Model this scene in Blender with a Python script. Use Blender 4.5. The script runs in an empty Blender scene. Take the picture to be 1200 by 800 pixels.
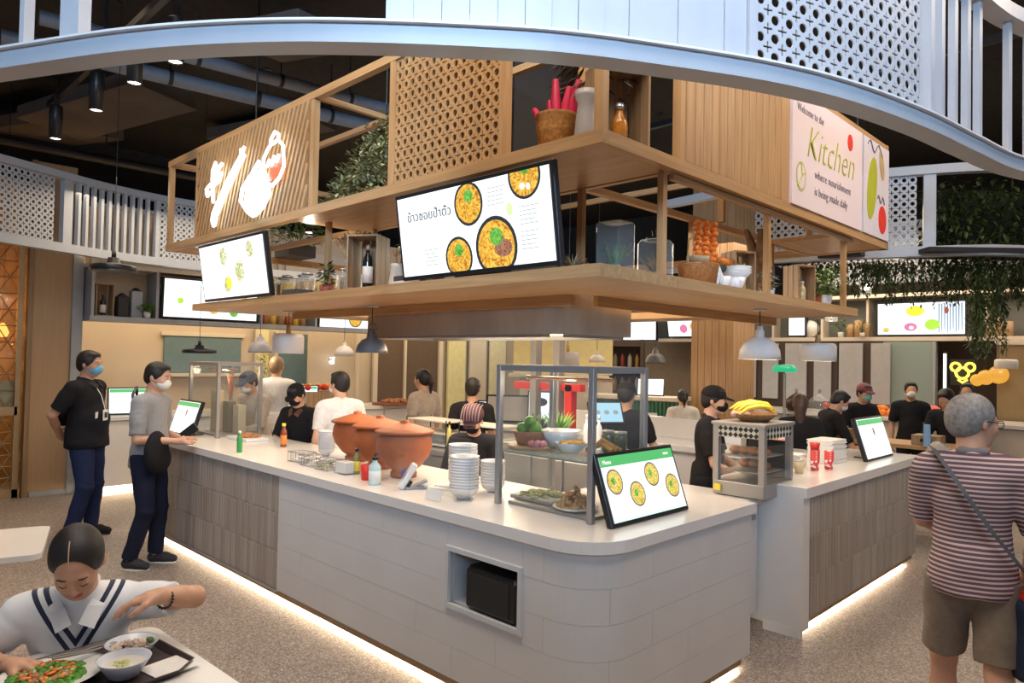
import bpy, math, random
import numpy as np
from mathutils import Vector, Matrix, Euler
S = bpy.context.scene
COL = S.collection
PI = math.pi
random.seed(7)
# ---------------------------------------------------------------- camera
H_EYE = 1.75
cam_d = bpy.data.cameras.new('camera'); cam = bpy.data.objects.new('camera', cam_d); COL.objects.link(cam)
cam_d.sensor_width = 36.0; cam_d.lens = 24.89; cam_d.clip_start = 0.05; cam_d.clip_end = 200
_yaw, _pitch, _roll = -0.778771605, 0.0239572793, 0.0191722543
_f = Vector((math.sin(_yaw)*math.cos(_pitch), math.cos(_yaw)*math.cos(_pitch), math.sin(_pitch)))
_r0 = Vector((math.cos(_yaw), -math.sin(_yaw), 0)); _u0 = _r0.cross(_f)
_r = _r0*math.cos(_roll) + _u0*math.sin(_roll); _u = -_r0*math.sin(_roll) + _u0*math.cos(_roll)
_m = Matrix((( _r.x, _u.x, -_f.x, 0), (_r.y, _u.y, -_f.y, 0), (_r.z, _u.z, -_f.z, H_EYE), (0, 0, 0, 1)))
cam.matrix_world = _m
S.camera = cam
# ---------------------------------------------------------------- world and exposure
w = bpy.data.worlds.new('world'); S.world = w; w.use_nodes = True
bg = w.node_tree.nodes['Background']; bg.inputs[0].default_value = (0.70, 0.76, 0.88, 1); bg.inputs[1].default_value = 0.24
S.view_settings.view_transform = 'Standard'; S.view_settings.look = 'None'
S.view_settings.exposure = 0.22; S.view_settings.gamma = 1.0; S.view_settings.use_curve_mapping = False
S.cycles.max_bounces = 6; S.cycles.diffuse_bounces = 3; S.cycles.glossy_bounces = 3
S.cycles.transmission_bounces = 6; S.cycles.transparent_max_bounces = 12
S.cycles.sample_clamp_indirect = 6.0; S.cycles.caustics_reflective = False; S.cycles.caustics_refractive = False
S.cycles.use_denoising = True
WARM = (1.0, 0.80, 0.58); WARM2 = (1.0, 0.72, 0.45); COOL = (0.46, 0.70, 1.0)
def area(name, loc, rot, sx, sy, power, col, spread=None):
    l = bpy.data.lights.new(name, 'AREA'); l.shape = 'RECTANGLE'; l.size = sx; l.size_y = sy
    l.energy = power; l.color = col
    if spread: l.spread = spread
    o = bpy.data.objects.new(name, l); o.location = loc; o.rotation_euler = rot; COL.objects.link(o); return o
def spot(name, loc, rot, power, col, size=1.2, blend=0.6, r=0.05):
    l = bpy.data.lights.new(name, 'SPOT'); l.energy = power; l.color = col; l.spot_size = size; l.spot_blend = blend
    l.shadow_soft_size = r
    o = bpy.data.objects.new(name, l); o.location = loc; o.rotation_euler = rot; COL.objects.link(o); return o
def point(name, loc, power, col, r=0.05):
    l = bpy.data.lights.new(name, 'POINT'); l.energy = power; l.color = col; l.shadow_soft_size = r
    o = bpy.data.objects.new(name, l); o.location = loc; COL.objects.link(o); return o
# cool daylight from the atrium glazing behind the viewer, warm ceiling lighting over the hall
area('daylight', (2.7, -2.6, 4.5), (math.radians(84), 0, math.radians(45)), 4.0, 1.0, 74, COOL, math.radians(50))
area('hall_light', (-1.0, 1.2, 4.85), (0, 0, 0), 2.5, 2.5, 138, (1.0, 0.88, 0.76))
area('hall_light', (-4.9, 1.1, 4.85), (0, 0, 0), 3.0, 1.2, 36, (1.0, 0.82, 0.64), math.radians(105))
area('hall_light', (0.2, 5.5, 4.85), (0, 0, 0), 1.6, 4.0, 100, (1.0, 0.80, 0.62))
area('kitchen_light', (-4.1, 4.3, 2.62), (0, 0, 0), 3.2, 1.6, 60, WARM)
area('aisle_light', (-7.9, 5.0, 3.4), (0, 0, 0), 1.2, 6.0, 78, WARM)
area('aisle_light', (-5.0, 8.8, 3.4), (0, 0, 0), 6.0, 1.5, 100, WARM)
area('stall_light', (-10.4, 5.4, 2.95), (0, 0, 0), 1.0, 6.0, 75, (1.0, 0.78, 0.5))
area('stall_light', (-2.6, 11.0, 2.9), (0, 0, 0), 5.0, 0.8, 50, WARM)
area('stall_light', (-10.3, 9.9, 3.3), (0, math.radians(-20), 0), 1.2, 3.0, 60, (1.0, 0.86, 0.6))  # added fill without a fixture, brightens the pale cupboards at the back
for _x, _y, _p in ((-6.2, 1.3, 60), (-4.6, 1.2, 50), (-3.1, 1.3, 50)):
    spot('fascia_spot', (_x, _y, 4.7), Euler((math.radians(38), 0, 0)), _p, WARM2, 1.5, 0.8)
for _x, _y, _p in ((-0.35, 4.3, 45), (-0.35, 5.7, 45)):
    spot('fascia_spot', (_x, _y, 4.7), Euler((math.radians(38), 0, math.radians(90))), _p, WARM2, 1.5, 0.8)

# ---------------------------------------------------------------- materials
MATS = {}
def _new(name):
    m = bpy.data.materials.new(name); m.use_nodes = True; MATS[name] = m
    return m, m.node_tree.nodes, m.node_tree.links, m.node_tree.nodes['Principled BSDF']
def mat(name, col, rough=0.5, metal=0.0, var=0.06, scale=9.0, bump=0.0, emit=None, es=0.0, stretch=None, coat=0.0, alpha=None, trans=0.0, sheen=0.0, sub=0.0, rvar=0.0):
    if name in MATS: return MATS[name]
    m, N, L, b = _new(name)
    b.inputs['Roughness'].default_value = rough; b.inputs['Metallic'].default_value = metal
    b.inputs['Base Color'].default_value = (*col, 1)
    if coat: b.inputs['Coat Weight'].default_value = coat; b.inputs['Coat Roughness'].default_value = 0.08
    if trans: b.inputs['Transmission Weight'].default_value = trans
    if sheen: b.inputs['Sheen Weight'].default_value = sheen
    if sub: b.inputs['Subsurface Weight'].default_value = sub; b.inputs['Subsurface Radius'].default_value = (0.02, 0.008, 0.004)
    if alpha is not None: b.inputs['Alpha'].default_value = alpha
    if emit: b.inputs['Emission Color'].default_value = (*emit, 1); b.inputs['Emission Strength'].default_value = es
    if var or bump or rvar:
        tc = N.new('ShaderNodeTexCoord'); mp = N.new('ShaderNodeMapping'); nz = N.new('ShaderNodeTexNoise')
        if stretch: mp.inputs['Scale'].default_value = stretch
        L.new(tc.outputs['Object'], mp.inputs[0]); L.new(mp.outputs[0], nz.inputs['Vector'])
        nz.inputs['Scale'].default_value = scale; nz.inputs['Detail'].default_value = 4
        if var:
            r = N.new('ShaderNodeValToRGB')
            r.color_ramp.elements[0].position = 0.3; r.color_ramp.elements[1].position = 0.7
            r.color_ramp.elements[0].color = (*[max(0, c*(1-var)) for c in col], 1)
            r.color_ramp.elements[1].color = (*[min(1, c*(1+var)) for c in col], 1)
            L.new(nz.outputs['Fac'], r.inputs[0]); L.new(r.outputs[0], b.inputs['Base Color'])
        if rvar:
            mr = N.new('ShaderNodeMapRange'); mr.inputs['To Min'].default_value = max(0.02, rough-rvar); mr.inputs['To Max'].default_value = rough+rvar
            L.new(nz.outputs['Fac'], mr.inputs['Value']); L.new(mr.outputs[0], b.inputs['Roughness'])
        if bump:
            bp = N.new('ShaderNodeBump'); bp.inputs['Strength'].default_value = bump; bp.inputs['Distance'].default_value = 0.01
            L.new(nz.outputs['Fac'], bp.inputs['Height']); L.new(bp.outputs[0], b.inputs['Normal'])
    return m
def glow(name, col, s, tex=None):
    if name in MATS: return MATS[name]
    m, N, L, b = _new(name); b.inputs['Base Color'].default_value = (0, 0, 0, 1); b.inputs['Roughness'].default_value = 0.3
    b.inputs['Emission Color'].default_value = (*col, 1); b.inputs['Emission Strength'].default_value = s
    if tex:   # (second colour, third colour, scale): strands of food printed on a lit menu
        tc = N.new('ShaderNodeTexCoord'); v = N.new('ShaderNodeTexNoise'); v.inputs['Scale'].default_value = tex[2]
        v.inputs['Detail'].default_value = 3; v.inputs['Distortion'].default_value = 2.5
        r = N.new('ShaderNodeValToRGB'); e = r.color_ramp.elements
        e[0].position = 0.36; e[0].color = (*tex[1], 1); e[1].position = 0.62; e[1].color = (*tex[0], 1)
        x = e.new(0.48); x.color = (*col, 1)
        L.new(tc.outputs['Object'], v.inputs['Vector']); L.new(v.outputs['Fac'], r.inputs[0]); L.new(r.outputs[0], b.inputs['Emission Color'])
    return m
def wood(name, col, axis='z', dark=0.72, rough=0.45, scale=1.0):
    if name in MATS: return MATS[name]
    m, N, L, b = _new(name); b.inputs['Roughness'].default_value = rough
    tc = N.new('ShaderNodeTexCoord'); mp = N.new('ShaderNodeMapping')
    s = [26*scale]*3; s['xyz'.index(axis)] = 1.3*scale; mp.inputs['Scale'].default_value = s
    nz = N.new('ShaderNodeTexNoise'); nz.inputs['Scale'].default_value = 1.6; nz.inputs['Detail'].default_value = 6; nz.inputs['Distortion'].default_value = 0.6
    r = N.new('ShaderNodeValToRGB'); e = r.color_ramp.elements
    e[0].position = 0.32; e[1].position = 0.68; e[0].color = (*[c*dark for c in col], 1); e[1].color = (*col, 1)
    bp = N.new('ShaderNodeBump'); bp.inputs['Strength'].default_value = 0.12; bp.inputs['Distance'].default_value = 0.004
    L.new(tc.outputs['Object'], mp.inputs[0]); L.new(mp.outputs[0], nz.inputs['Vector']); L.new(nz.outputs['Fac'], r.inputs[0])
    L.new(r.outputs[0], b.inputs['Base Color']); L.new(nz.outputs['Fac'], bp.inputs['Height']); L.new(bp.outputs[0], b.inputs['Normal'])
    return m
def glass(name, col=(0.9, 0.95, 0.93), alpha=0.12, rough=0.03):
    """thin clear sheet: a little tinted body, clear gloss"""
    if name in MATS: return MATS[name]
    m, N, L, b = _new(name)
    out = N['Material Output']; tr = N.new('ShaderNodeBsdfTransparent'); tr.inputs[0].default_value = (*[c**.5 for c in col], 1)
    b.inputs['Base Color'].default_value = (*col, 1); b.inputs['Roughness'].default_value = 0.4
    fr = N.new('ShaderNodeLayerWeight'); fr.inputs[0].default_value = 0.5; gl = N.new('ShaderNodeBsdfGlossy'); gl.inputs['Roughness'].default_value = rough
    pw_ = N.new('ShaderNodeMath'); pw_.operation = 'POWER'; pw_.inputs[1].default_value = 4.0; L.new(fr.outputs['Facing'], pw_.inputs[0]); hf = N.new('ShaderNodeMath'); hf.operation = 'MULTIPLY_ADD'; hf.inputs[1].default_value = 0.55; hf.inputs[2].default_value = 0.025; L.new(pw_.outputs[0], hf.inputs[0])
    mb_ = N.new('ShaderNodeMixShader'); mb_.inputs[0].default_value = alpha; L.new(tr.outputs[0], mb_.inputs[1]); L.new(b.outputs[0], mb_.inputs[2])
    mx = N.new('ShaderNodeMixShader'); L.new(hf.outputs[0], mx.inputs[0]); L.new(mb_.outputs[0], mx.inputs[1]); L.new(gl.outputs[0], mx.inputs[2])
    L.new(mx.outputs[0], out.inputs['Surface']); return m
def terrazzo():
    m, N, L, b = _new('terrazzo'); b.inputs['Roughness'].default_value = 0.42
    tc = N.new('ShaderNodeTexCoord')
    v = N.new('ShaderNodeTexVoronoi'); v.inputs['Scale'].default_value = 120; v.inputs['Randomness'].default_value = 1
    v2 = N.new('ShaderNodeTexNoise'); v2.inputs['Scale'].default_value = 240; v2.inputs['Detail'].default_value = 3
    L.new(tc.outputs['Object'], v.inputs['Vector']); L.new(tc.outputs['Object'], v2.inputs['Vector'])
    r = N.new('ShaderNodeValToRGB'); e = r.color_ramp.elements; r.color_ramp.interpolation = 'LINEAR'
    e[0].position = 0.0; e[0].color = (0.15, 0.115, 0.10, 1); e[1].position = 1.0; e[1].color = (0.62, 0.56, 0.52, 1)
    x = e.new(0.30); x.color = (0.30, 0.25, 0.22, 1); x = e.new(0.75); x.color = (0.39, 0.335, 0.30, 1)
    sep = N.new('ShaderNodeSeparateColor'); L.new(v.outputs['Color'], sep.inputs[0]); L.new(sep.outputs[0], r.inputs[0])
    r2 = N.new('ShaderNodeValToRGB'); e2 = r2.color_ramp.elements; e2[0].position = 0.35; e2[0].color = (0.75, 0.75, 0.75, 1); e2[1].position = 0.7; e2[1].color = (1.15, 1.15, 1.15, 1)
    L.new(v2.outputs['Fac'], r2.inputs[0])
    mx = N.new('ShaderNodeMix'); mx.data_type = 'RGBA'; mx.blend_type = 'MULTIPLY'; mx.inputs[0].default_value = 1.0
    L.new(r.outputs[0], mx.inputs[6]); L.new(r2.outputs[0], mx.inputs[7]); L.new(mx.outputs[2], b.inputs['Base Color'])
    return m
TERR = terrazzo()
OAK = wood('oak', (0.56, 0.33, 0.15), 'x'); OAKY = wood('oak_y', (0.56, 0.33, 0.15), 'y'); OAKZ = wood('oak_z', (0.56, 0.33, 0.15), 'z')
CRATE = wood('crate_wood', (0.42, 0.28, 0.16), 'z', 0.6); TANW = wood('tan_wood', (0.42, 0.27, 0.15), 'z', 0.9)
WHITE = mat('white_metal', (0.72, 0.72, 0.72), 0.38, var=0.02)
RINGW = mat('ring_white', (0.42, 0.45, 0.50), 0.35, var=0.03)
COUNTER = mat('counter_solid', (0.78, 0.75, 0.72), 0.22, var=0.03, scale=3, coat=0.2)
TILEW = mat('white_tile', (0.66, 0.645, 0.635), 0.30, var=0.03, scale=4, bump=0.05)
GROUT = mat('grout', (0.60, 0.585, 0.57), 0.8)
TILEB = mat('brown_tile', (0.37, 0.315, 0.27), 0.42, var=0.13, scale=3, stretch=(9, 9, 0.8), bump=0.05)
TILEB2 = mat('brown_tile_dark', (0.33, 0.275, 0.23), 0.42, var=0.13, scale=3, stretch=(9, 9, 0.8), bump=0.05)
TILEB3 = mat('brown_tile_grey', (0.41, 0.36, 0.32), 0.42, var=0.13, scale=3, stretch=(9, 9, 0.8), bump=0.05)
STEEL = mat('brushed_steel', (0.40, 0.38, 0.36), 0.42, 0.6, var=0.04, scale=5)
HOODM = mat('hood_steel', (0.66, 0.58, 0.49), 0.30, 0.75, var=0.25, scale=2.2, stretch=(1.3, 1.3, 0.3), rvar=0.08)
DARKM = mat('dark_metal', (0.02, 0.02, 0.022), 0.45, 0.2)
BLACK = mat('black_plastic', (0.012, 0.012, 0.014), 0.35)
BLACKM = mat('matte_black', (0.018, 0.017, 0.017), 0.7)
GREYL = mat('grey_lamp', (0.115, 0.115, 0.12), 0.42)
WLAMP = mat('white_lamp', (0.70, 0.66, 0.62), 0.35)
CEIL = mat('ceiling_dark', (0.030, 0.027, 0.026), 0.9, var=0.2)
SLAB = mat('ceiling_slab', (0.10, 0.085, 0.08), 0.9, var=0.2, scale=2)
DUCT = mat('duct', (0.20, 0.24, 0.30), 0.45, 0.3)
BEIGE = mat('beige_wall', (0.60, 0.50, 0.39), 0.75, var=0.04, scale=2)
BEIGE2 = mat('light_beige', (0.66, 0.58, 0.48), 0.6, var=0.04, scale=2)
GREYW = mat('grey_trim', (0.33, 0.34, 0.36), 0.5)
TEAL = mat('teal_wall', (0.14, 0.22, 0.25), 0.5)
TERRA = mat('terracotta', (0.37, 0.095, 0.025), 0.62, var=0.12, scale=12, bump=0.1)
CERAM = mat('white_ceramic', (0.74, 0.72, 0.70), 0.2, var=0.02, coat=0.3)
PAPER = mat('paper', (0.75, 0.73, 0.70), 0.8, var=0.02)
LEAF = mat('leaf_green', (0.10, 0.20, 0.05), 0.55, var=0.35, scale=14)
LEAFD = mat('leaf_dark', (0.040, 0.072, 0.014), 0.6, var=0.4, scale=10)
LEAFO = mat('leaf_olive', (0.27, 0.29, 0.15), 0.6, var=0.35, scale=14)
LEAFB = mat('leaf_bright', (0.16, 0.34, 0.05), 0.5, var=0.3, scale=14)
STRAW = mat('dried_straw', (0.42, 0.30, 0.16), 0.8, var=0.25)
SOIL = mat('soil', (0.05, 0.035, 0.025), 0.95)
GLASS = glass('clear_glass', (0.95, 0.97, 0.96), 0.02)
GLASSJ = glass('jar_glass', (0.86, 0.90, 0.90), 0.10)
GREENG = glass('green_glass', (0.45, 0.56, 0.52), 0.50, 0.15)
LEDW = glow('lamp_glow', (1.0, 0.86, 0.66), 9.0); LEDS = glow('strip_glow', (1.0, 0.84, 0.6), 7.0)
SCRW = glow('screen_white', (0.90, 0.97, 1.0), 1.25); NEON = glow('neon_white', (0.92, 1.0, 1.0), 3.5)
RED = mat('red_plastic', (0.62, 0.03, 0.02), 0.35); ORANGE = mat('orange', (0.75, 0.22, 0.03), 0.45, var=0.15)
GREENP = mat('green_plastic', (0.05, 0.30, 0.08), 0.35); YELLOW = mat('banana_yellow', (0.78, 0.60, 0.06), 0.45, var=0.12, scale=20)
# ---------------------------------------------------------------- mesh building
def put(name, verts, faces, m=None, parent=None, smooth=False, loc=None, rot=None, mats=None, fmat=None):
    me = bpy.data.meshes.new(name); me.from_pydata([tuple(v) for v in verts], [], faces)
    for x in (mats or [m]):
        if x: me.materials.append(x)
    if fmat is not None: me.polygons.foreach_set('material_index', np.asarray(fmat, np.int32))
    if smooth is True: me.polygons.foreach_set('use_smooth', np.ones(len(faces), bool))
    elif smooth is not False: me.polygons.foreach_set('use_smooth', np.asarray(smooth, bool))
    me.update()
    o = bpy.data.objects.new(name, me); COL.objects.link(o)
    if parent: o.parent = parent
    if loc is not None: o.location = loc
    if rot is not None: o.rotation_euler = rot
    return o
def tag(o, label=None, cat=None, group=None, kind=None):
    if label: o['label'] = label
    if cat: o['category'] = cat
    if group: o['group'] = group
    if kind: o['kind'] = kind
    return o
def thing(name, label, cat, loc=(0, 0, 0), rz=0.0, group=None, rot=None):
    o = bpy.data.objects.new(name, None); o.empty_display_size = 0.1; COL.objects.link(o)
    o.location = loc; o.rotation_euler = rot if rot is not None else (0, 0, rz)
    return tag(o, label, cat, group)
def kids(o): return [c for c in bpy.data.objects if c.parent is o]
def dup(root, loc, rz=None, label=None, group=None):
    def cp(o, par):
        c = o.copy(); COL.objects.link(c)
        if par is not None: c.parent = par
        for k in KIDS(o): cp(k, c)
        return c
    r = cp(root, None); r.location = loc
    if rz is not None: r.rotation_euler = (0, 0, rz)
    if label: r['label'] = label
    if group: r['group'] = group
    return r
def KIDS(o): return list(o.children)
class MB:
    def __init__(s): s.v = []; s.f = []; s.sm = []
    def add(s, vs, fs, sm=False):
        n = len(s.v); s.v += [tuple(v) for v in vs]; s.f += [tuple(i+n for i in f) for f in fs]; s.sm += [sm]*len(fs); return s
    def box(s, c, d, rz=0.0, bev=0.0, R=None):
        x, y, z = d[0]/2, d[1]/2, d[2]/2
        if bev <= 0:
            vs = [(sx*x, sy*y, sz*z) for sz in (-1, 1) for sx, sy in ((-1, -1), (1, -1), (1, 1), (-1, 1))]
            fs = [(3, 2, 1, 0), (4, 5, 6, 7), (0, 1, 5, 4), (1, 2, 6, 5), (2, 3, 7, 6), (3, 0, 4, 7)]
        else:
            b = min(bev, x*.9, y*.9, z*.9); vs = []
            for sz in (-1, 1):
                for (ax, ay, az) in ((b, b, 0), (0, 0, b)):
                    pass
            # rings: bottom inset, lower outer, upper outer, top inset; 8 corners each
            def ring(ix, zz):
                X, Y = x-ix, y-ix
                return [(-X+b, -Y, zz), (X-b, -Y, zz), (X, -Y+b, zz), (X, Y-b, zz), (X-b, Y, zz), (-X+b, Y, zz), (-X, Y-b, zz), (-X, -Y+b, zz)]
            vs = ring(b*.6, -z)+ring(0, -z+b)+ring(0, z-b)+ring(b*.6, z)
            fs = [tuple(range(7, -1, -1)), tuple(range(24, 32))]
            for k in range(3):
                for i in range(8):
                    j = (i+1) % 8; fs.append((k*8+i, k*8+j, k*8+8+j, k*8+8+i))
        M_ = R if R is not None else Matrix.Rotation(rz, 3, 'Z')
        return s.add([M_ @ Vector(v) + Vector(c) for v in vs], fs)
    def lathe(s, prof, c=(0, 0, 0), n=24, R=None, sm=True, sx=1.0, sy=1.0):
        vs = []; fs = []; k = len(prof)
        for (r, z) in prof:
            for i in range(n):
                a = 2*PI*i/n; v = Vector((max(r, 1e-4)*math.cos(a)*sx, max(r, 1e-4)*math.sin(a)*sy, z))
                if R is not None: v = R @ v
                vs.append(v+Vector(c))
        for j in range(k-1):
            for i in range(n):
                fs.append((j*n+i, j*n+(i+1) % n, (j+1)*n+(i+1) % n, (j+1)*n+i))
        return s.add(vs, fs, sm)
    def cyl(s, p0, p1, r0, r1=None, n=12, caps=True, sm=True):
        r1 = r0 if r1 is None else r1; p0 = Vector(p0); p1 = Vector(p1); d = p1-p0; L_ = d.length
        if L_ < 1e-6: return s
        q = Vector((0, 0, 1)).rotation_difference(d).to_matrix()
        s.lathe([(r0, 0), (r1, L_)], p0, n, q, sm)
        if caps:
            for (r, z, rev) in ((r0, 0, True), (r1, L_, False)):
                vs = [q @ Vector((r*math.cos(2*PI*i/n), r*math.sin(2*PI*i/n), z)) + p0 for i in range(n)]
                s.add(vs, [tuple(range(n-1, -1, -1)) if rev else tuple(range(n))])
        return s
    def tube(s, pts, r, n=8, closed=False):
        P = [Vector(p) for p in pts]; k = len(P); vs = []; fs = []
        up = Vector((0, 0, 1)); prev = None
        for i, p in enumerate(P):
            if closed: t = P[(i+1) % k]-P[i-1]
            else: t = P[min(i+1, k-1)]-P[max(i-1, 0)]
            t.normalize()
            if prev is None:
                a = t.cross(up)
                if a.length < 1e-3: a = t.cross(Vector((1, 0, 0)))
            else: a = prev-t*prev.dot(t)
            a.normalize(); prev = a; b = t.cross(a)
            rr = r[i] if isinstance(r, (list, tuple)) else r
            for j in range(n):
                q = 2*PI*j/n; vs.append(p+(a*math.cos(q)+b*math.sin(q))*rr)
        m_ = k if closed else k-1
        for i in range(m_):
            for j in range(n):
                i2 = (i+1) % k; fs.append((i*n+j, i*n+(j+1) % n, i2*n+(j+1) % n, i2*n+j))
        s.add(vs, fs, True)
        if not closed:
            s.add(vs[:n], [tuple(range(n-1, -1, -1))]); s.add(vs[-n:], [tuple(range(n))])
        return s
    def sph(s, c, r, n=10, m_=6, R=None):
        r = (r, r, r) if not hasattr(r, '__len__') else r; vs = []; fs = []
        for j in range(m_+1):
            t = PI*j/m_
            for i in range(n):
                a = 2*PI*i/n; v = Vector((r[0]*math.sin(t)*math.cos(a), r[1]*math.sin(t)*math.sin(a), -r[2]*math.cos(t)))
                if R is not None: v = R @ v
                vs.append(v+Vector(c))
        for j in range(m_):
            for i in range(n): fs.append((j*n+i, j*n+(i+1) % n, (j+1)*n+(i+1) % n, (j+1)*n+i))
        return s.add(vs, fs, True)
    def prism(s, poly, z0, z1):
        n = len(poly); vs = [(*p, z0) for p in poly]+[(*p, z1) for p in poly]
        fs = [tuple(range(n-1, -1, -1)), tuple(range(n, 2*n))]+[(i, (i+1) % n, n+(i+1) % n, n+i) for i in range(n)]
        return s.add(vs, fs)
    def leaf(s, p, d, L_, w_, up=Vector((0, 0, 1)), bend=0.25):
        d = Vector(d).normalized(); sd = d.cross(up)
        if sd.length < 1e-3: sd = Vector((1, 0, 0))
        sd.normalize(); nn = sd.cross(d); p = Vector(p)
        a = p; b1 = p+d*L_*.45+sd*w_/2-nn*L_*bend*.2; b2 = p+d*L_*.45-sd*w_/2-nn*L_*bend*.2; c = p+d*L_*.45+nn*L_*.02; e = p+d*L_-nn*L_*bend
        return s.add([a, b1, e, b2, c], [(0, 1, 4), (1, 2, 4), (4, 2, 3), (0, 4, 3)], True)
    def build(s, name, m=None, parent=None, loc=None, rot=None, kind=None, label=None):
        o = put(name, s.v, s.f, m, parent, s.sm, loc, rot)
        if kind: o['kind'] = kind
        if label: o['label'] = label
        return o
def lettering(text, size, m, parent, loc, rot, align='LEFT', ext=0.001, shear=0.0, name='lettering', sx=1.0, thin=0.0):
    c = bpy.data.curves.new('t', 'FONT'); c.body = text; c.size = size; c.align_x = align; c.extrude = ext; c.shear = shear; c.resolution_u = 2; c.offset = -thin
    o = bpy.data.objects.new('t', c); COL.objects.link(o)
    dg = bpy.context.evaluated_depsgraph_get(); me = bpy.data.meshes.new_from_object(o.evaluated_get(dg)); me.name = name
    bpy.data.objects.remove(o); bpy.data.curves.remove(c)
    me.materials.clear(); me.materials.append(m)
    r = bpy.data.objects.new(name, me); COL.objects.link(r); r.parent = parent; r.location = loc; r.rotation_euler = rot; r.scale = (sx, 1, 1)
    return r
def struct(name, mb, m, loc=None):
    o = mb.build(name, m, loc=loc); o['kind'] = 'structure'; return o
# ---------------------------------------------------------------- bodies: smooth distance fields meshed as one surface
def rot_to(d):
    return np.array(Vector((0, 0, 1)).rotation_difference(Vector(d)).to_matrix())
def RXYZ(x=0, y=0, z=0): return np.array(Euler((x, y, z)).to_matrix())
def sdf(prims, h, pad=0.03, wob=0.0):
    lo = np.full(3, 1e9); hi = -lo; bb = []
    for p in prims:
        t = p[0]
        if t in ('rc', 'cc'):
            a, b, ra, rb = np.array(p[1], float), np.array(p[2], float), p[3], p[4]; r = max(ra, rb)
            l, u = np.minimum(a, b)-r, np.maximum(a, b)+r
        else:
            c = np.array(p[1], float); r = max(p[2]); l, u = c-r, c+r
        bb.append((l, u))
        if p[-1][0] == 'u': lo = np.minimum(lo, l); hi = np.maximum(hi, u)
    lo = lo-pad; hi = hi+pad; n = np.ceil((hi-lo)/h).astype(int)+1
    F = np.full(n, 1.0, np.float32)
    ax = [lo[i]+h*np.arange(n[i]) for i in range(3)]
    for p, (l, u) in zip(prims, bb):
        op, k = p[-1]; m = k+3*h
        i0 = np.maximum(0, np.floor((l-m-lo)/h).astype(int)); i1 = np.minimum(n, np.ceil((u+m-lo)/h).astype(int)+1)
        if (i1 <= i0).any(): continue
        X = ax[0][i0[0]:i1[0], None, None]; Y = ax[1][None, i0[1]:i1[1], None]; Z = ax[2][None, None, i0[2]:i1[2]]
        t = p[0]
        if t in ('rc', 'cc'):
            a, b, ra, rb = np.array(p[1], float), np.array(p[2], float), p[3], p[4]; d = b-a; L2 = max(d @ d, 1e-9)
            px, py, pz = X-a[0], Y-a[1], Z-a[2]; q = (px*d[0]+py*d[1]+pz*d[2])/L2; qc = np.clip(q, 0, 1)
            rr = ra+(rb-ra)*qc
            D = np.sqrt((px-qc*d[0])**2+(py-qc*d[1])**2+(pz-qc*d[2])**2)-rr
            if t == 'cc': D = np.maximum(D, np.abs(q-0.5)*math.sqrt(L2)-0.5*math.sqrt(L2))
        else:
            c, r = p[1], p[2]; R = p[3] if len(p) > 4 else None
            px, py, pz = X-c[0], Y-c[1], Z-c[2]
            if R is not None:
                px, py, pz = (R[0, 0]*px+R[1, 0]*py+R[2, 0]*pz), (R[0, 1]*px+R[1, 1]*py+R[2, 1]*pz), (R[0, 2]*px+R[1, 2]*py+R[2, 2]*pz)
            if t == 'el':
                k0 = np.sqrt((px/r[0])**2+(py/r[1])**2+(pz/r[2])**2); k1 = np.sqrt((px/r[0]**2)**2+(py/r[1]**2)**2+(pz/r[2]**2)**2)
                D = k0*(k0-1)/np.maximum(k1, 1e-6)
            else:   # rounded box
                e = min(r)*0.3
                qx, qy, qz = np.abs(px)-r[0]+e, np.abs(py)-r[1]+e, np.abs(pz)-r[2]+e
                D = np.sqrt(np.maximum(qx, 0)**2+np.maximum(qy, 0)**2+np.maximum(qz, 0)**2)+np.minimum(np.maximum(qx, np.maximum(qy, qz)), 0)-e
        sl = tuple(slice(i0[i], i1[i]) for i in range(3)); G = F[sl]
        if op == 'u':
            hh = np.clip(0.5+0.5*(G-D)/max(k, 1e-5), 0, 1); F[sl] = G*(1-hh)+D*hh-k*hh*(1-hh)
        elif op == 's':
            D = -D; hh = np.clip(0.5-0.5*(G-D)/max(k, 1e-5), 0, 1); F[sl] = G*(1-hh)+D*hh+k*hh*(1-hh)
        elif op == 'i':
            F2 = np.full_like(F, 1.0); F2[sl] = np.maximum(G, D); F = F2
    if wob:
        X = ax[0][:, None, None]; Y = ax[1][None, :, None]; Z = ax[2][None, None, :]
        F = F+wob*(np.sin(17*X+9*Z+3*np.sin(11*Y))*np.sin(14*Y-12*Z+1.7)+0.6*np.sin(38*Z+20*X-9*Y)*np.sin(16*X+21*Y)).astype(np.float32)
    return F, lo
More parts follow.
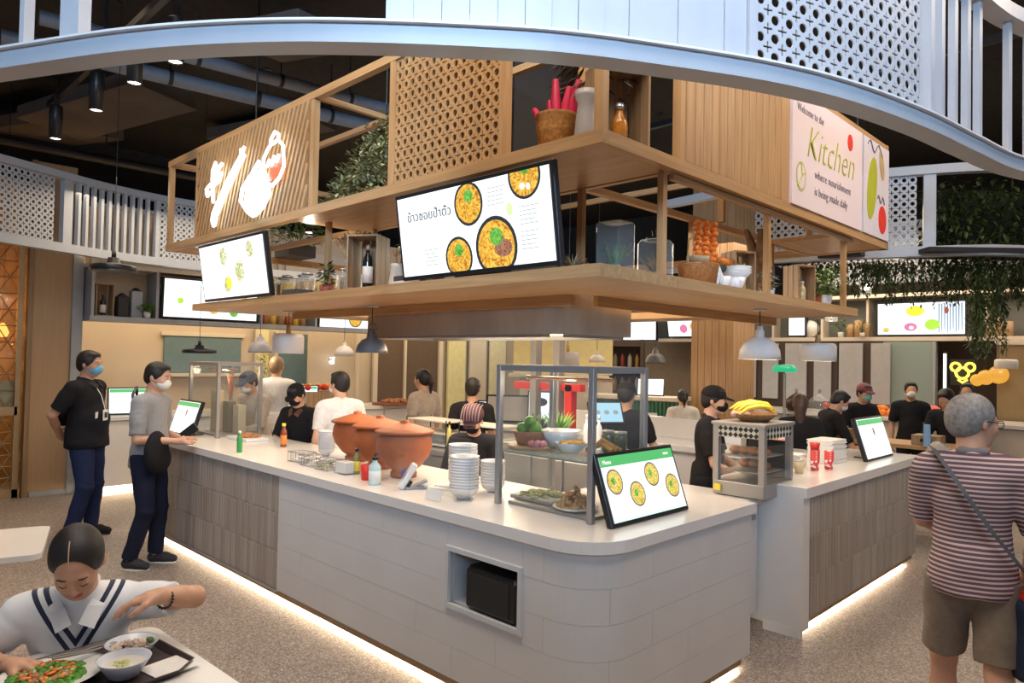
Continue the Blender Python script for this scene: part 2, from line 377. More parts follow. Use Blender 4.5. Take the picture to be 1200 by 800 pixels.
def nets(F, lo, h):
    I = F < 0; n = F.shape
    c = np.zeros(tuple(x-1 for x in n), np.int8)
    for dx in (0, 1):
        for dy in (0, 1):
            for dz in (0, 1): c += I[dx:n[0]-1+dx, dy:n[1]-1+dy, dz:n[2]-1+dz]
    act = np.argwhere((c > 0) & (c < 8)); idx = np.full(c.shape, -1, np.int32); idx[tuple(act.T)] = np.arange(len(act))
    P = np.zeros((len(act), 3)); C = np.zeros(len(act)); cor = [(x, y, z) for x in (0, 1) for y in (0, 1) for z in (0, 1)]
    for i, a in enumerate(cor):
        for b in cor[i+1:]:
            if sum(abs(a[k]-b[k]) for k in range(3)) != 1: continue
            fa = F[tuple((act+a).T)]; fb = F[tuple((act+b).T)]; m = (fa < 0) != (fb < 0)
            t = np.where(m, fa/np.where(m, fa-fb, 1), 0)
            P += np.where(m[:, None], np.array(a)+(np.array(b)-np.array(a))*t[:, None], 0); C += m
    V = lo+h*(act+P/C[:, None]); Q = []
    for d in range(3):
        u, v = (d+1) % 3, (d+2) % 3
        s0 = [slice(None)]*3; s1 = [slice(None)]*3; s0[d] = slice(0, n[d]-1); s1[d] = slice(1, n[d])
        A = I[tuple(s0)]; B = I[tuple(s1)]; e = np.argwhere(A != B)
        e = e[(e[:, u] > 0) & (e[:, v] > 0) & (e[:, u] < n[u]-1) & (e[:, v] < n[v]-1)]
        if not len(e): continue
        fl = A[tuple(e.T)]; U = np.zeros(3, int); U[u] = 1; W = np.zeros(3, int); W[v] = 1
        q = np.stack([idx[tuple((e-U-W).T)], idx[tuple((e-W).T)], idx[tuple(e.T)], idx[tuple((e-U).T)]], 1)
        q[~fl] = q[~fl][:, ::-1]; Q.append(q)
    Q = np.concatenate(Q); Q = Q[(Q >= 0).all(1)]
    return V, Q
def fmesh(name, prims, h, m, parent=None, wob=0.0, smooth_it=1):
    F, lo = sdf(prims, h, wob=wob); V, Q = nets(F, lo, h)
    me = bpy.data.meshes.new(name); me.vertices.add(len(V)); me.vertices.foreach_set('co', V.astype(np.float32).ravel())
    me.loops.add(len(Q)*4); me.loops.foreach_set('vertex_index', Q.astype(np.int32).ravel())
    me.polygons.add(len(Q)); me.polygons.foreach_set('loop_start', np.arange(0, len(Q)*4, 4, dtype=np.int32))
    try: me.polygons.foreach_set('loop_total', np.full(len(Q), 4, np.int32))
    except Exception: pass
    me.polygons.foreach_set('use_smooth', np.ones(len(Q), bool)); me.update(calc_edges=True); me.validate()
    me.materials.append(m); o = bpy.data.objects.new(name, me); COL.objects.link(o)
    if parent: o.parent = parent
    return o
def skin(tone): return mat('skin_%d' % int(tone*100), (0.62*tone, 0.34*tone, 0.22*tone), 0.5, var=0.05, scale=20, sub=0.08)
def cloth(name, col, rough=0.85):
    m = mat(name, col, rough, var=0.10, scale=30, bump=0.06, sheen=0.12 if max(col) > .1 else 0.0); m.node_tree.nodes['Principled BSDF'].inputs['Specular IOR Level'].default_value = 0.15 if max(col) < .1 else 0.3; return m
HAIR = mat('black_hair', (0.010, 0.007, 0.006), 0.52, var=0.3, scale=60, stretch=(6, 6, 1), bump=0.2)
def hand_prims(wr, d, nrm, side, s=1.0, curl=0.5, fr=0.0085, spread=0.0):
    """wr wrist, d finger direction, nrm palm normal (the side the fingers curl to), side +1 when the thumb is on cross(d,nrm)"""
    wr = np.array(wr, float); d = np.array(d, float); d /= np.linalg.norm(d)
    nrm = np.array(nrm, float); nrm = nrm-d*(nrm @ d); nrm /= np.linalg.norm(nrm); t = np.cross(d, nrm)*side
    P = [('rc', wr, wr+d*0.035*s, 0.024*s, 0.026*s, ('u', 0.02)),
         ('rc', wr+d*0.04*s+t*0.018*s, wr+d*0.078*s+t*0.024*s, 0.019*s, 0.014*s, ('u', 0.015)),
         ('rc', wr+d*0.04*s-t*0.014*s, wr+d*0.074*s-t*0.024*s, 0.018*s, 0.013*s, ('u', 0.015))]
    for i, (off, ln) in enumerate(((0.031, 0.068), (0.011, 0.077), (-0.010, 0.071), (-0.029, 0.056))):
        b = wr+d*(0.082-0.004*abs(i-1))*s+t*off*s; c = curl*(0.9+0.1*i); dd = d+t*spread*(1.5-i); p = b; a = 0.0
        for j, q in enumerate((0.42, 0.32, 0.26)):
            a += c*(0.7 if j == 0 else 0.9); v = dd*math.cos(a)+nrm*math.sin(a); v /= np.linalg.norm(v); e = p+v*ln*q*s*1.02
            P.append(('rc', p, e, fr*s*(1.08-0.1*j), fr*s*(1.0-0.1*j), ('u', 0.003 if j else 0.006))); p = e
    tb = wr+d*0.022*s+t*0.024*s; t1 = tb+(d*0.6+t*0.65+nrm*0.35)*0.036*s; t2 = t1+(d*0.9+t*0.25+nrm*(0.3+0.4*curl))*0.028*s; t3 = t2+(d*0.95-t*0.1+nrm*(0.4+0.3*curl))*0.022*s
    P += [('rc', tb, t1, 0.016*s, 0.0115*s, ('u', 0.012)), ('rc', t1, t2, 0.0112*s, 0.0098*s, ('u', 0.004)), ('rc', t2, t3, 0.0098*s, 0.0082*s, ('u', 0.003))]
    return P
def person(label, xy, heading, height=1.70, z0=0.0, h=0.009, tone=1.0, lean=0.0, head_yaw=0.0, head_pitch=0.0, head_roll=0.0,
           armL=None, armR=None, sitting=False, step=0.0, fat=1.0, shirt=None, sleeve=0.62, trousers=None, shorts=False, shoes=None,
           hair='short', hair_mat=None, mask=None, cap=None, collar=None, apron=None, curlL=0.5, curlR=0.5, dL=None, dR=None, nL=None, nR=None,
           face=False, wob=0.003, group=None, legs=True, shirt_mat=None, untucked=True, twist=0.0, lids=False, glasses=False, top=None):
    if top:
        q_ = Vector((-0.03, 0, 0)); Rt = RXYZ(0, lean, twist); u_ = np.array((0, 0, 0.50 if sitting else 0.92))+Rt @ np.array((0.028, 0, 0.68)); height = 1.72*top[2]/(u_[2]+0.125)
    s = height/1.72; f = fat; A = lambda *p: np.array(p, float)*s
    hipz = 0.50 if sitting else 0.92
    Rl = RXYZ(0, lean, twist)
    def up(x, y, z):   # a torso point given upright (standing heights), leaned about the hips
        return A(0, 0, hipz)+Rl @ (A(x, y, z-0.92))
    sk = skin(tone); P = []; T = []
    U = lambda k=0.03: ('u', k*s)
    def el(c, r, R=None, k=0.03, o='u'): return ('el', c, tuple(q*s for q in r), R if R is not None else np.eye(3), (o, k*s))
    torso = [el(up(-0.01, 0, 1.27), (0.105*f, 0.150*min(f, 1.15), 0.17), Rl, 0.05), el(up(0.015*f, 0, 1.08), (0.108*f*f, 0.142*f, 0.15), Rl, 0.06),
             el(up(-0.005, 0, 0.95), (0.118*f, 0.158*f, 0.13), Rl, 0.05), ('rc', up(-0.012, -0.115, 1.385), up(-0.012, 0.115, 1.385), 0.066*s, 0.066*s, U(0.05)),
             ('rc', up(-0.02, 0, 1.36), up(0.0, 0, 1.50), 0.075*s, 0.048*s, U(0.03))]
    P += torso
    hc = up(0.028, 0, 1.60); nb = up(-0.01, 0, 1.43)
    Rh = Rl @ RXYZ(head_roll, head_pitch, head_yaw); hc = hc+Rh @ (A(0.012, 0, 0.0)) - Rl @ A(0.012, 0, 0)
    Hp = lambda x, y, z: hc+Rh @ A(x, y, z)
    P += [('rc', nb, Hp(-0.022, 0, -0.055), 0.053*s, 0.050*s, U(0.03)),
          el(Hp(-0.014, 0, 0.028), (0.097, 0.077, 0.092), Rh, 0.02), el(Hp(0.026, 0, -0.030), (0.066, 0.060, 0.078), Rh, 0.03),
          el(Hp(0.040, 0, -0.078), (0.042, 0.042, 0.034), Rh, 0.025), el(Hp(0.068, 0, -0.095), (0.016, 0.018, 0.013), Rh, 0.015),
          ('rc', Hp(0.078, -0.030, 0.024), Hp(0.078, 0.030, 0.024), 0.0115*s, 0.0115*s, U(0.016)),
          el(Hp(0.098, 0.031, 0.006), (0.017, 0.019, 0.010), Rh, 0.012, 's'), el(Hp(0.098, -0.031, 0.006), (0.017, 0.019, 0.010), Rh, 0.012, 's'),
          ('rc', Hp(0.088, 0, 0.010), Hp(0.106, 0, -0.026), 0.007*s, 0.0125*s, U(0.010)),
          el(Hp(0.096, 0.012, -0.031), (0.010, 0.009, 0.007), Rh, 0.006), el(Hp(0.096, -0.012, -0.031), (0.010, 0.009, 0.007), Rh, 0.006),
          el(Hp(0.090, 0, -0.0575), (0.009, 0.023, 0.0055), Rh, 0.006), el(Hp(0.088, 0, -0.069), (0.009, 0.019, 0.0065), Rh, 0.006),
          el(Hp(0.060, 0.036, -0.028), (0.030, 0.024, 0.028), Rh, 0.02), el(Hp(0.060, -0.036, -0.028), (0.030, 0.024, 0.028), Rh, 0.02)]
    for q in (-1, 1):
        P.append(el(Hp(-0.008, q*0.079, -0.006), (0.019, 0.009, 0.031), Rh @ RXYZ(0, 0, -q*0.35), 0.006))
        P.append(el(Hp(0.081, q*0.031, 0.004), (0.0125, 0.0145, 0.0105), Rh, 0.003))
    # arms
    G = []; hands = []
    for q, arm, cu, dd, nn in ((1, armL, curlL, dL, nL), (-1, armR, curlR, dR, nR)):
        sh = up(-0.012, q*0.178*min(f, 1.1), 1.375)
        if arm is None: e = up(-0.03, q*0.235*f**.5, 1.10); w_ = up(0.05, q*0.245*f**.5, 0.87)
        else: e, w_ = A(*arm[0]), A(*arm[1])
        P += [('rc', sh, e, 0.050*s*f**.5, 0.037*s, U(0.02)), ('rc', e, e+(w_-e)*0.4, 0.037*s, 0.037*s, U(0.015)), ('rc', e+(w_-e)*0.4, w_, 0.036*s, 0.0235*s, U(0.01))]
        d = np.array(dd, float) if dd is not None else (w_-e); n_ = np.array(nn, float) if nn is not None else np.array((0, -q, -0.2))
        # thumb side chosen so that the thumb points up / forward
        dn = d/np.linalg.norm(d); nv = n_-dn*(n_ @ dn); t = np.cross(dn, nv); sd = 1 if (t @ np.array((0.7, 0, 0.8))) > 0 else -1
        P += hand_prims(w_, d, n_, sd, s, cu, max(0.0085, h*0.95))
        L_ = sleeve; c = sh+(e-sh)*min(L_/0.62*0.78, 1.0); G.append((sh, e, w_, c, q))
    # legs
    LG = []
    for q in (-1, 1):
        hp = A(0, q*0.09, hipz-0.02)
        if sitting: kn = A(0.42, q*0.12, 0.47); an = A(0.40, q*0.12, 0.09)
        else: kn = A(0.02+q*step*0.5, q*0.10, 0.49); an = A(-0.03+q*step, q*0.105, 0.09)
        if not sitting and q*step < 0: kn = kn+A(0.05, 0, 0)
        LG.append((hp, kn, an)); ft = an+A(0.0, 0, -0.045)
        P += [('rc', hp, kn, 0.082*s*f**.5, 0.055*s, U(0.03)), ('rc', kn, kn+(an-kn)*0.35, 0.053*s, 0.054*s, U(0.02)), ('rc', kn+(an-kn)*0.35, an, 0.053*s, 0.036*s, U(0.02)),
              ('rc', ft, ft+A(0.13, q*0.015, -0.012), 0.036*s, 0.026*s, U(0.02))]
    body = fmesh('person', P, h, sk); tag(body, label, 'person', group)
    if top: c_, n_ = math.cos(heading), math.sin(heading); xy = (top[0]-(hc[0]*c_-hc[1]*n_), top[1]-(hc[0]*n_+hc[1]*c_))
    body.location = (xy[0], xy[1], z0); body.rotation_euler = (0, 0, heading)
    hs = max(h, 0.007)
    if shirt_mat or shirt:
        sm_ = shirt_mat or cloth(*shirt); o = 0.013
        Q = []
        for p in torso[:4]:
            if p[0] == 'el': Q.append(('el', p[1], tuple(r+o*s for r in p[2]), p[3], p[4]))
            else: Q.append(('rc', p[1], p[2], p[3]+o*s, p[4]+o*s, p[5]))
        Q.append(('rc', up(-0.02, 0, 1.36), up(-0.01, 0, 1.445), 0.082*s, 0.064*s, U(0.02)))
        if untucked: Q.append(('cc', up(0.0, 0, 1.05), up(0.0, 0, 0.84), 0.128*s*f, 0.150*s*f, U(0.03))); Q.append(el(up(0.0, 0, 0.88), (0.135*f, 0.178*f, 0.10), Rl, 0.03))
        for (sh, e, w_, c, q) in G:
            Q.append(('rc', sh+(sh-e)*0.02, sh+(c-sh)*0.6, 0.070*s*f**.5, 0.062*s*f**.5, U(0.03))); Q.append(('cc', sh+(c-sh)*0.3, c, 0.064*s*f**.5, 0.059*s*f**.5, U(0.02)))
            if sleeve > 0.9: Q.append(('cc', c, e+(w_-e)*0.9, 0.052*s, 0.036*s, U(0.02)))
        if not sitting:
            Q.append(('bx', up(0, 0, 0.74), (0.4*s, 0.4*s, 0.085*s), Rl, ('s', 0.001)))
        fmesh('shirt', Q, hs, sm_, body, wob)
        if collar is not None:
            fmesh('collar', [('rc', up(-0.050, -0.040, 1.470), up(-0.050, 0.040, 1.470), 0.020*s, 0.020*s, U(0.015))]+[('rc', up(-0.045, q*0.046, 1.468), up(0.045, q*0.052, 1.430), 0.020*s, 0.016*s, U(0.015)) for q in (-1, 1)], min(hs, .008), collar, body)
            for q in (-1, 1):
                F_ = [up(-0.02, q*0.075, 1.462), up(0.055, q*0.088, 1.425), up(0.110, q*0.058, 1.372), up(0.108, q*0.010, 1.400), up(0.066, q*0.034, 1.440)]; G_ = [p+Rl @ A(0.010, 0, 0.006) for p in F_]
                MB().add(F_+G_, [(0, 1, 2, 3, 4)[::-1], (5, 6, 7, 8, 9)]+[(i, (i+1) % 5, 5+(i+1) % 5, 5+i) for i in range(5)]).build('collar_flap', collar, body)
    if apron is not None:
        Q = [el(up(0.035, 0, 1.10), (0.105*f, 0.125, 0.22), Rl, 0.02), el(up(0.03, 0, 0.86), (0.125*f, 0.150, 0.20), Rl, 0.04)]
        fmesh('apron', Q, hs, apron, body, wob)
    if trousers and legs:
        tm = cloth(*trousers); Q = [el(A(-0.005, 0, hipz+0.01), (0.120*f, 0.160*f, 0.12), None, 0.03)]
        for hp, kn, an in LG:
            Q.append(('rc' if not shorts else 'cc', hp, kn if not shorts else kn+(hp-kn)*0.13, 0.098*s*f**.5, (0.070 if not shorts else 0.090)*s, U(0.03)))
            if not shorts: Q.append(('cc', kn, an+(kn-an)*0.02+A(0, 0, -0.01), 0.070*s, 0.062*s, U(0.03)))
        fmesh('trousers' if not shorts else 'shorts', Q, hs, tm, body, wob)
    if shoes and legs:
        for (hp, kn, an), q in zip(LG, (-1, 1)):
            ft = an+A(-0.02, 0, -0.042)
            sh_ = fmesh('shoe', [('rc', ft, ft+A(0.10, q*0.012, 0.0), 0.044*s, 0.040*s, U(0.02)), ('rc', ft+A(0.10, q*0.012, 0.0), ft+A(0.175, q*0.02, -0.012), 0.040*s, 0.032*s, U(0.02)),
                           ('bx', ft+A(0.07, 0, -0.098), (0.3*s, 0.2*s, 0.052*s), np.eye(3), ('s', 0.002))], hs, cloth(*shoes), body)
            mb = MB(); c = ft+A(0.075, q*0.01, -0.045); mb.lathe([(0.001, -0.006), (0.060*s, -0.006), (0.062*s, 0.007), (0.001, 0.007)], c, 16, sx=2.1, sy=0.72)
            mb.build('sole', WHITE if shoes[0] != 'dark_shoe' else BLACKM, sh_)
    hm = hair_mat or HAIR; hh = max(h, 0.006)
    if hair and not (cap and cap[0] == 'net'):
        if hair in ('short', 'grey', 'tail', 'bun', 'long'):
            Q = [el(Hp(-0.020, 0, 0.036), (0.103, 0.086, 0.098), Rh, 0.02), el(Hp(-0.062, 0, -0.022), (0.050, 0.068, 0.058), Rh, 0.03)]
            for q in (-1, 1): Q.append(el(Hp(0.000, q*0.068, 0.022), (0.036, 0.016, 0.040), Rh, 0.01))
            if hair == 'short': Q.append(el(Hp(0.034, 0, 0.094), (0.050, 0.062, 0.024), Rh, 0.02))
            if hair == 'grey': Q.append(el(Hp(-0.05, 0, 0.02), (0.072, 0.088, 0.09), Rh, 0.02))
            if hair == 'bun': Q += [el(Hp(-0.115, 0, -0.005), (0.030, 0.034, 0.034), Rh, 0.01)]
            if hair == 'tail': Q += [('rc', Hp(-0.115, 0, 0.06), Hp(-0.15, 0, -0.03), 0.026*s, 0.032*s, U(0.02)), ('rc', Hp(-0.15, 0, -0.03), Hp(-0.145, 0, -0.16), 0.032*s, 0.012*s, U(0.02))]
            if hair == 'long': Q += [('rc', Hp(-0.08, 0, -0.02), Hp(-0.09, 0, -0.2), 0.07*s, 0.05*s, U(0.03))]
            Q.append(el(Hp(0.096, 0, -0.012 if face else -0.022), (0.068, 0.078, 0.132) if face else (0.062, 0.074, 0.108), Rh, 0.010, 's'))
            Q.append(el(Hp(0.02, 0, -0.13), (0.075, 0.10, 0.085), Rh, 0.01, 's'))
            ho = fmesh('hair', Q, hh, hm, body)
            if face: mp_ = MB(); mp_.tube([Hp(-0.020+0.1035*math.cos(a), -0.006, 0.036+0.0985*math.sin(a)) for a in [0.55+i*0.14 for i in range(7)]], 0.0022*s, 6); mp_.build('hair_parting', sk, ho)
    if cap:
        cm = cloth(*cap[1])
        if cap[0] == 'cap':
            Q = [el(Hp(-0.014, 0, 0.052), (0.108, 0.090, 0.085), Rh, 0.01), ('bx', Hp(0, 0, -0.075), (0.2*s, 0.2*s, 0.095*s), Rh, ('s', 0.006)),
                 el(Hp(0.105, 0, 0.034), (0.075, 0.070, 0.009), Rh @ RXYZ(0, 0.25, 0), 0.008)]
            fmesh('cap', Q, hh, cm, body)
        elif cap[0] == 'net':
            Q = [el(Hp(-0.022, 0, 0.045), (0.118, 0.102, 0.092), Rh, 0.01), ('bx', Hp(0, 0, -0.085), (0.2*s, 0.2*s, 0.09*s), Rh @ RXYZ(0, 0.12, 0), ('s', 0.008)),
                 el(Hp(0.095, 0, 0.022), (0.055, 0.074, 0.008), Rh @ RXYZ(0, 0.4, 0), 0.008)]
            c_ = fmesh('cap', Q, hh, cm, body)
            mb = MB()
            for k in range(-3, 4):
                y0 = k*0.026; mb.tube([Hp(-0.022+0.119*math.cos(a), y0, 0.045+0.094*math.sin(a)*(1-(y0/0.12)**2)**.5) for a in [0.15+i*0.28 for i in range(9)]], 0.0045*s, 5)
            mb.build('seam', cloth('cap_seam', (0.20, 0.12, 0.12)), c_)
    if mask:
        cm = cloth(*mask)
        Q = [el(Hp(0.047, 0, -0.046), (0.068, 0.064, 0.050), Rh, 0.01), el(Hp(0.075, 0, -0.028), (0.042, 0.034, 0.030), Rh, 0.02), ('bx', Hp(-0.055, 0, -0.04), (0.085*s, 0.2*s, 0.2*s), Rh, ('s', 0.004))]
        o = fmesh('face_mask', Q, hh, cm, body)
        for q in (-1, 1):
            mb = MB()
            for z_ in (-0.015, -0.07): mb.cyl(Hp(0.035, q*0.060, z_), Hp(-0.012, q*0.086, -0.006 if z_ > -0.05 else -0.03), 0.0018*s, n=5)
            mb.build('ear_loop', cm, o)
    # face details
    if h < 0.011:
        for q in (-1, 1): MB().tube([Hp(0.0885, q*0.016, 0.029), Hp(0.091, q*0.030, 0.0345), Hp(0.080, q*0.047, 0.030)], [0.002*s, 0.0030*s, 0.0015*s], 6).build('eyebrow', HAIR, body)
    if lids:
        for q in (-1, 1): MB().tube([Hp(0.0925, q*0.019, -0.0005), Hp(0.0955, q*0.030, -0.0035), Hp(0.0885, q*0.044, -0.0005)], [0.0008*s, 0.0018*s, 0.0012*s], 6).build('eyelash', HAIR, body)
        mb = MB(); mb.sph(Hp(0.0925, 0, -0.0575), (0.0085*s, 0.0235*s, 0.0052*s), 14, 8, Matrix(Rh.tolist())); mb.sph(Hp(0.0905, 0, -0.0675), (0.0085*s, 0.019*s, 0.0065*s), 14, 8, Matrix(Rh.tolist()))
        mb.build('lips', mat('lips', (0.50, 0.14, 0.12), 0.4), body)
    elif h < 0.011:
        for q in (-1, 1):
            mb = MB(); mb.sph(Hp(0.0855, q*0.031, 0.004), (0.0092*s, 0.0115*s, 0.0058*s), 10, 6, Matrix(Rh.tolist())); e_ = mb.build('eye', mat('eye_white', (0.7, 0.66, 0.62), 0.2), body)
            mb = MB(); mb.sph(Hp(0.0905, q*0.031, 0.004), 0.0052*s, 8, 6); mb.build('iris', BLACK, e_)
    if glasses:
        mb = MB()
        for q in (-1, 1):
            mb.tube([Hp(0.104, q*0.033+0.024*math.cos(a), 0.004+0.017*math.sin(a)) for a in [i*PI/6 for i in range(12)]], 0.0022*s, 5, True)
            mb.tube([Hp(0.103, q*0.056, 0.008), Hp(0.05, q*0.084, 0.008), Hp(-0.02, q*0.087, 0.005)], 0.0022*s, 5)
        mb.cyl(Hp(0.105, -0.010, 0.008), Hp(0.105, 0.010, 0.008), 0.002*s, n=5)
        mb.build('eyeglasses', BLACK, body)
    body['_s'] = s
    del body['_s']
    return body
# ================================================================ setting
struct('floor', MB().box((-4.0, 4.0, -0.05), (18.0, 20.0, 0.1)), TERR)
struct('ceiling', MB().box((-4.0, 4.5, 5.15), (18.0, 19.0, 0.1)), CEIL)
struct('wall_left', MB().box((-12.85, 4.0, 2.55), (0.1, 20.0, 5.1)), CEIL)
struct('wall_back', MB().box((-4.0, 13.85, 2.55), (17.8, 0.1, 5.1)), CEIL)
# ceiling baffles, ducts and pipes
for i, (x, y, sx, sy, z, tl) in enumerate(((-6.0, 3.1, .9, .7, 4.65, .10), (-9.3, 2.5, 2.2, .8, 4.62, -.06), (-9.4, 4.6, 2.0, 0.5, 4.9, 0), (-5.1, 2.5, 1.0, .9, 4.85, .06), (-11.2, 2.4, 1.2, 1.2, 4.75, .1))):
    o = MB().box((0, 0, 0), (sx, sy, 0.16), bev=0.01).build('acoustic_baffle', SLAB, loc=(x, y, z), rot=(tl, tl*.6, 0.3))
    tag(o, ['grey blue ceiling baffle above the neon sign panel', 'brown grey ceiling panel behind the track lights at far left', 'long ceiling beam above the left aisle', 'grey ceiling panel seen over the ring rim at the top', 'dark ceiling panel over the gold lattice screen'][i], 'ceiling panel')
def pipe(p0, p1, r, lab, m=DUCT):
    o = thing('ceiling_duct', lab, 'duct', p0); d = Vector(p1)-Vector(p0)
    MB().cyl((0, 0, 0), d, r, n=20).build('pipe', m, o); b = MB()
    for t in (0.15, 0.38, 0.62, 0.85):
        c = d*t; MB().cyl(c-d.normalized()*0.02, c+d.normalized()*0.02, r*1.1, n=20).cyl(c+Vector((0, 0, r)), c+Vector((0, 0, 5.1-p0[2]-c.z)), 0.008, n=6).build('hanger', DARKM, o)
pipe((-7.6, 1.2, 4.5), (-7.15, 4.8, 4.5), 0.075, 'thick blue grey duct crossing behind the neon sign panel, lower of two')
pipe((-7.2, 1.4, 4.62), (-6.8, 4.8, 4.62), 0.065, 'blue grey duct crossing the ceiling, upper of two')
pipe((-10.5, 0.0, 4.3), (-10.5, 7.5, 4.3), 0.06, 'thin pipe running along the ceiling over the left stall', DARKM)
for i, (x0, y0, x1, y1) in enumerate(((-8.8, 1.83, -5.0, 1.83), (-7.2, 6.6, -1.0, 6.6))):
    t = thing('light_track', ['black ceiling track above the left of the ring carrying two lit spotlights', 'black ceiling track above the kitchen roof'][i], 'track', (x0, y0, 4.35))
    MB().box(((x1-x0)/2, (y1-y0)/2, 0), (math.hypot(x1-x0, y1-y0), 0.05, 0.06), math.atan2(y1-y0, x1-x0)).build('rail', BLACK, t)
    for f in (0.1, 0.5, 0.9): MB().cyl(((x1-x0)*f, (y1-y0)*f, 0.02), ((x1-x0)*f, (y1-y0)*f, 0.75), 0.01, n=6).build('hanger', BLACK, t)
def track_spot(x, y, z, lab, power=20, grp=None):
    t = thing('track_spotlight', lab, 'spotlight', (x, y, z), group=grp)
    MB().lathe([(0.001, 0.34), (0.058, 0.34), (0.06, 0.33), (0.06, 0.0), (0.052, 0.0), (0.05, 0.02)], n=18).build('housing', BLACK, t)
    MB().box((0, 0, 0.40), (0.03, 0.05, 0.14)).build('bracket', BLACK, t)
    MB().lathe([(0.001, 0.012), (0.05, 0.012), (0.05, 0.016), (0.001, 0.016)], n=18).build('lens', LEDW, t)
    spot('track_lamp', (x, y, z-0.01), (0, 0, 0), power, WARM, 1.0, 0.5); return t
track_spot(-8.4, 1.81, 3.9, 'lit black track spotlight nearest the left edge, the lower of the two')
track_spot(-7.12, 1.84, 3.9, 'lit black track spotlight hanging to the right of the lower one')
for i, (x, y) in enumerate(((-6.3, 1.9), (-5.6, 1.97))):
    b = track_spot(x, y, 3.95, ['black track spotlight tilted beside the blue duct', 'unlit looking black track spotlight above the ring rim'][i], 10)
# ---------------------------------------------------------------- suspended ring fascia
def crom(P, n=14):
    P = [Vector(p) for p in P]; out = []
    for i in range(len(P)-1):
        a = P[max(i-1, 0)]; b = P[i]; c = P[i+1]; d = P[min(i+2, len(P)-1)]
        for k in range(n):
            t = k/n; out.append(0.5*((2*b)+(c-a)*t+(2*a-5*b+4*c-d)*t*t+(3*b-a-3*c+d)*t**3))
    return out+[P[-1]]
class Path:
    def __init__(s, P, n=14):
        s.p = crom([(x, y, 0) for x, y in P], n); s.d = [0.0]
        for a, b in zip(s.p, s.p[1:]): s.d.append(s.d[-1]+(b-a).length)
        s.L = s.d[-1]
    def at(s, u):
        u = min(max(u, 0), s.L-1e-6); i = int(np.searchsorted(s.d, u, side='right'))-1; i = min(i, len(s.p)-2)
        t = (u-s.d[i])/(s.d[i+1]-s.d[i]); q = s.p[i].lerp(s.p[i+1], t); a = s.p[i+1]-s.p[max(i-1, 0)]; a.normalize()
        return q, Vector((a.y, -a.x, 0)), a
    def near(s, x, y):
        b = min(range(len(s.p)), key=lambda i: (s.p[i].x-x)**2+(s.p[i].y-y)**2); return s.d[b]
def band(path, u0, u1, z0, z1, o0, o1, step=0.06):
    """closed section swept along the path; o0..o1 offset to the outer side"""
    mb = MB(); n = max(2, int((u1-u0)/step)); vs = []; fs = []
    for i in range(n+1):
        q, nn, _ = path.at(u0+(u1-u0)*i/n)
        for (o, z) in ((o0, z0), (o1, z0), (o1, z1), (o0, z1)): vs.append((q.x+nn.x*o, q.y+nn.y*o, z))
    for i in range(n):
        for j in range(4):
            k = (j+1) % 4; fs.append((i*4+j, i*4+k, i*4+4+k, i*4+4+j))
    fs += [(3, 2, 1, 0), (n*4, n*4+1, n*4+2, n*4+3)]
    mb.add(vs, fs); return mb
def perf_mesh(fn, nu, nv, r=0.27, L_=0.30, t=0.055, seg=4):
    """sheet of nu x nv cells, each with a round hole and a plus slot; fn(u, v) in cells gives the point"""
    V = []; F = []
    q = [(r, 0), (.5, 0), (.5, .5-L_), (.5-t, .5-L_), (.5-t, .5-t), (.5-L_, .5-t), (.5-L_, .5), (0, .5)]
    q += [(r*math.sin(a), r*math.cos(a)) for a in [i*PI/2/seg for i in range(seg)]]
    for i in range(nu):
        for j in range(nv):
            for sx in (1, -1):
                for sy in (1, -1):
                    n0 = len(V); ring = q if sx*sy > 0 else q[::-1]
                    V += [fn(i+.5+sx*x, j+.5+sy*y) for x, y in ring]
                    F.append(tuple(range(n0, len(V))))
    return V, F
def perf(name, fn, nu, nv, m, parent=None, th=0.006, **k):
    V, F = perf_mesh(fn, nu, nv, **k); o = put(name, V, F, m, parent); md = o.modifiers.new('thickness', 'SOLIDIFY'); md.thickness = th; md.offset = 0; return o
ringP = Path([(-5.6, -0.75), (-4.3, -0.12), (-3.10, 0.47), (-2.55, 0.755), (-2.17, 1.02), (-1.88, 1.29), (-1.60, 1.60), (-1.47, 1.77), (-1.34, 1.98), (-1.11, 2.40), (-0.96, 2.80), (-0.84, 3.32), (-0.77, 3.80), (-0.67, 4.37), (-0.40, 5.0), (0.1, 5.7)])
ZB, ZT = 2.75, 3.52
ring = thing('ring_canopy', 'large white curved ring canopy sweeping across the top in front of the kitchen', 'canopy', (0, 0, 0))
band(ringP, 0, ringP.L, ZB, ZB+0.062, -0.10, 0.0).build('lower_rim', RINGW, ring)
band(ringP, 0, ringP.L, ZB+0.062, ZB+0.070, -0.10, 0.018).build('rim_lip', WHITE, ring)
band(ringP, 0, ringP.L, ZT, ZT+0.07, -0.10, 0.0).build('upper_rim', RINGW, ring)
u = ringP.near
def slat_run(path, u0, u1, n, par, m, z0, z1, w=0.028, d=0.05, off=-0.05, name='slat'):
    for i in range(n):
        q, nn, a = path.at(u0+(u1-u0)*(i+.5)/n); c = q+nn*off
        MB().box((c.x, c.y, (z0+z1)/2), (w, d, z1-z0), math.atan2(a.y, a.x)).build(name, m, par)
za = ZB+0.07
slat_run(ringP, u(-4.6, -0.25), u(-2.93, 0.54), 10, ring, RINGW, za, ZT, w=.022, d=.04)
uA = u(-2.86, 0.585); band(ringP, uA, uA+0.085, za, ZT, -0.075, -0.025).build('solid_panel', RINGW, ring)
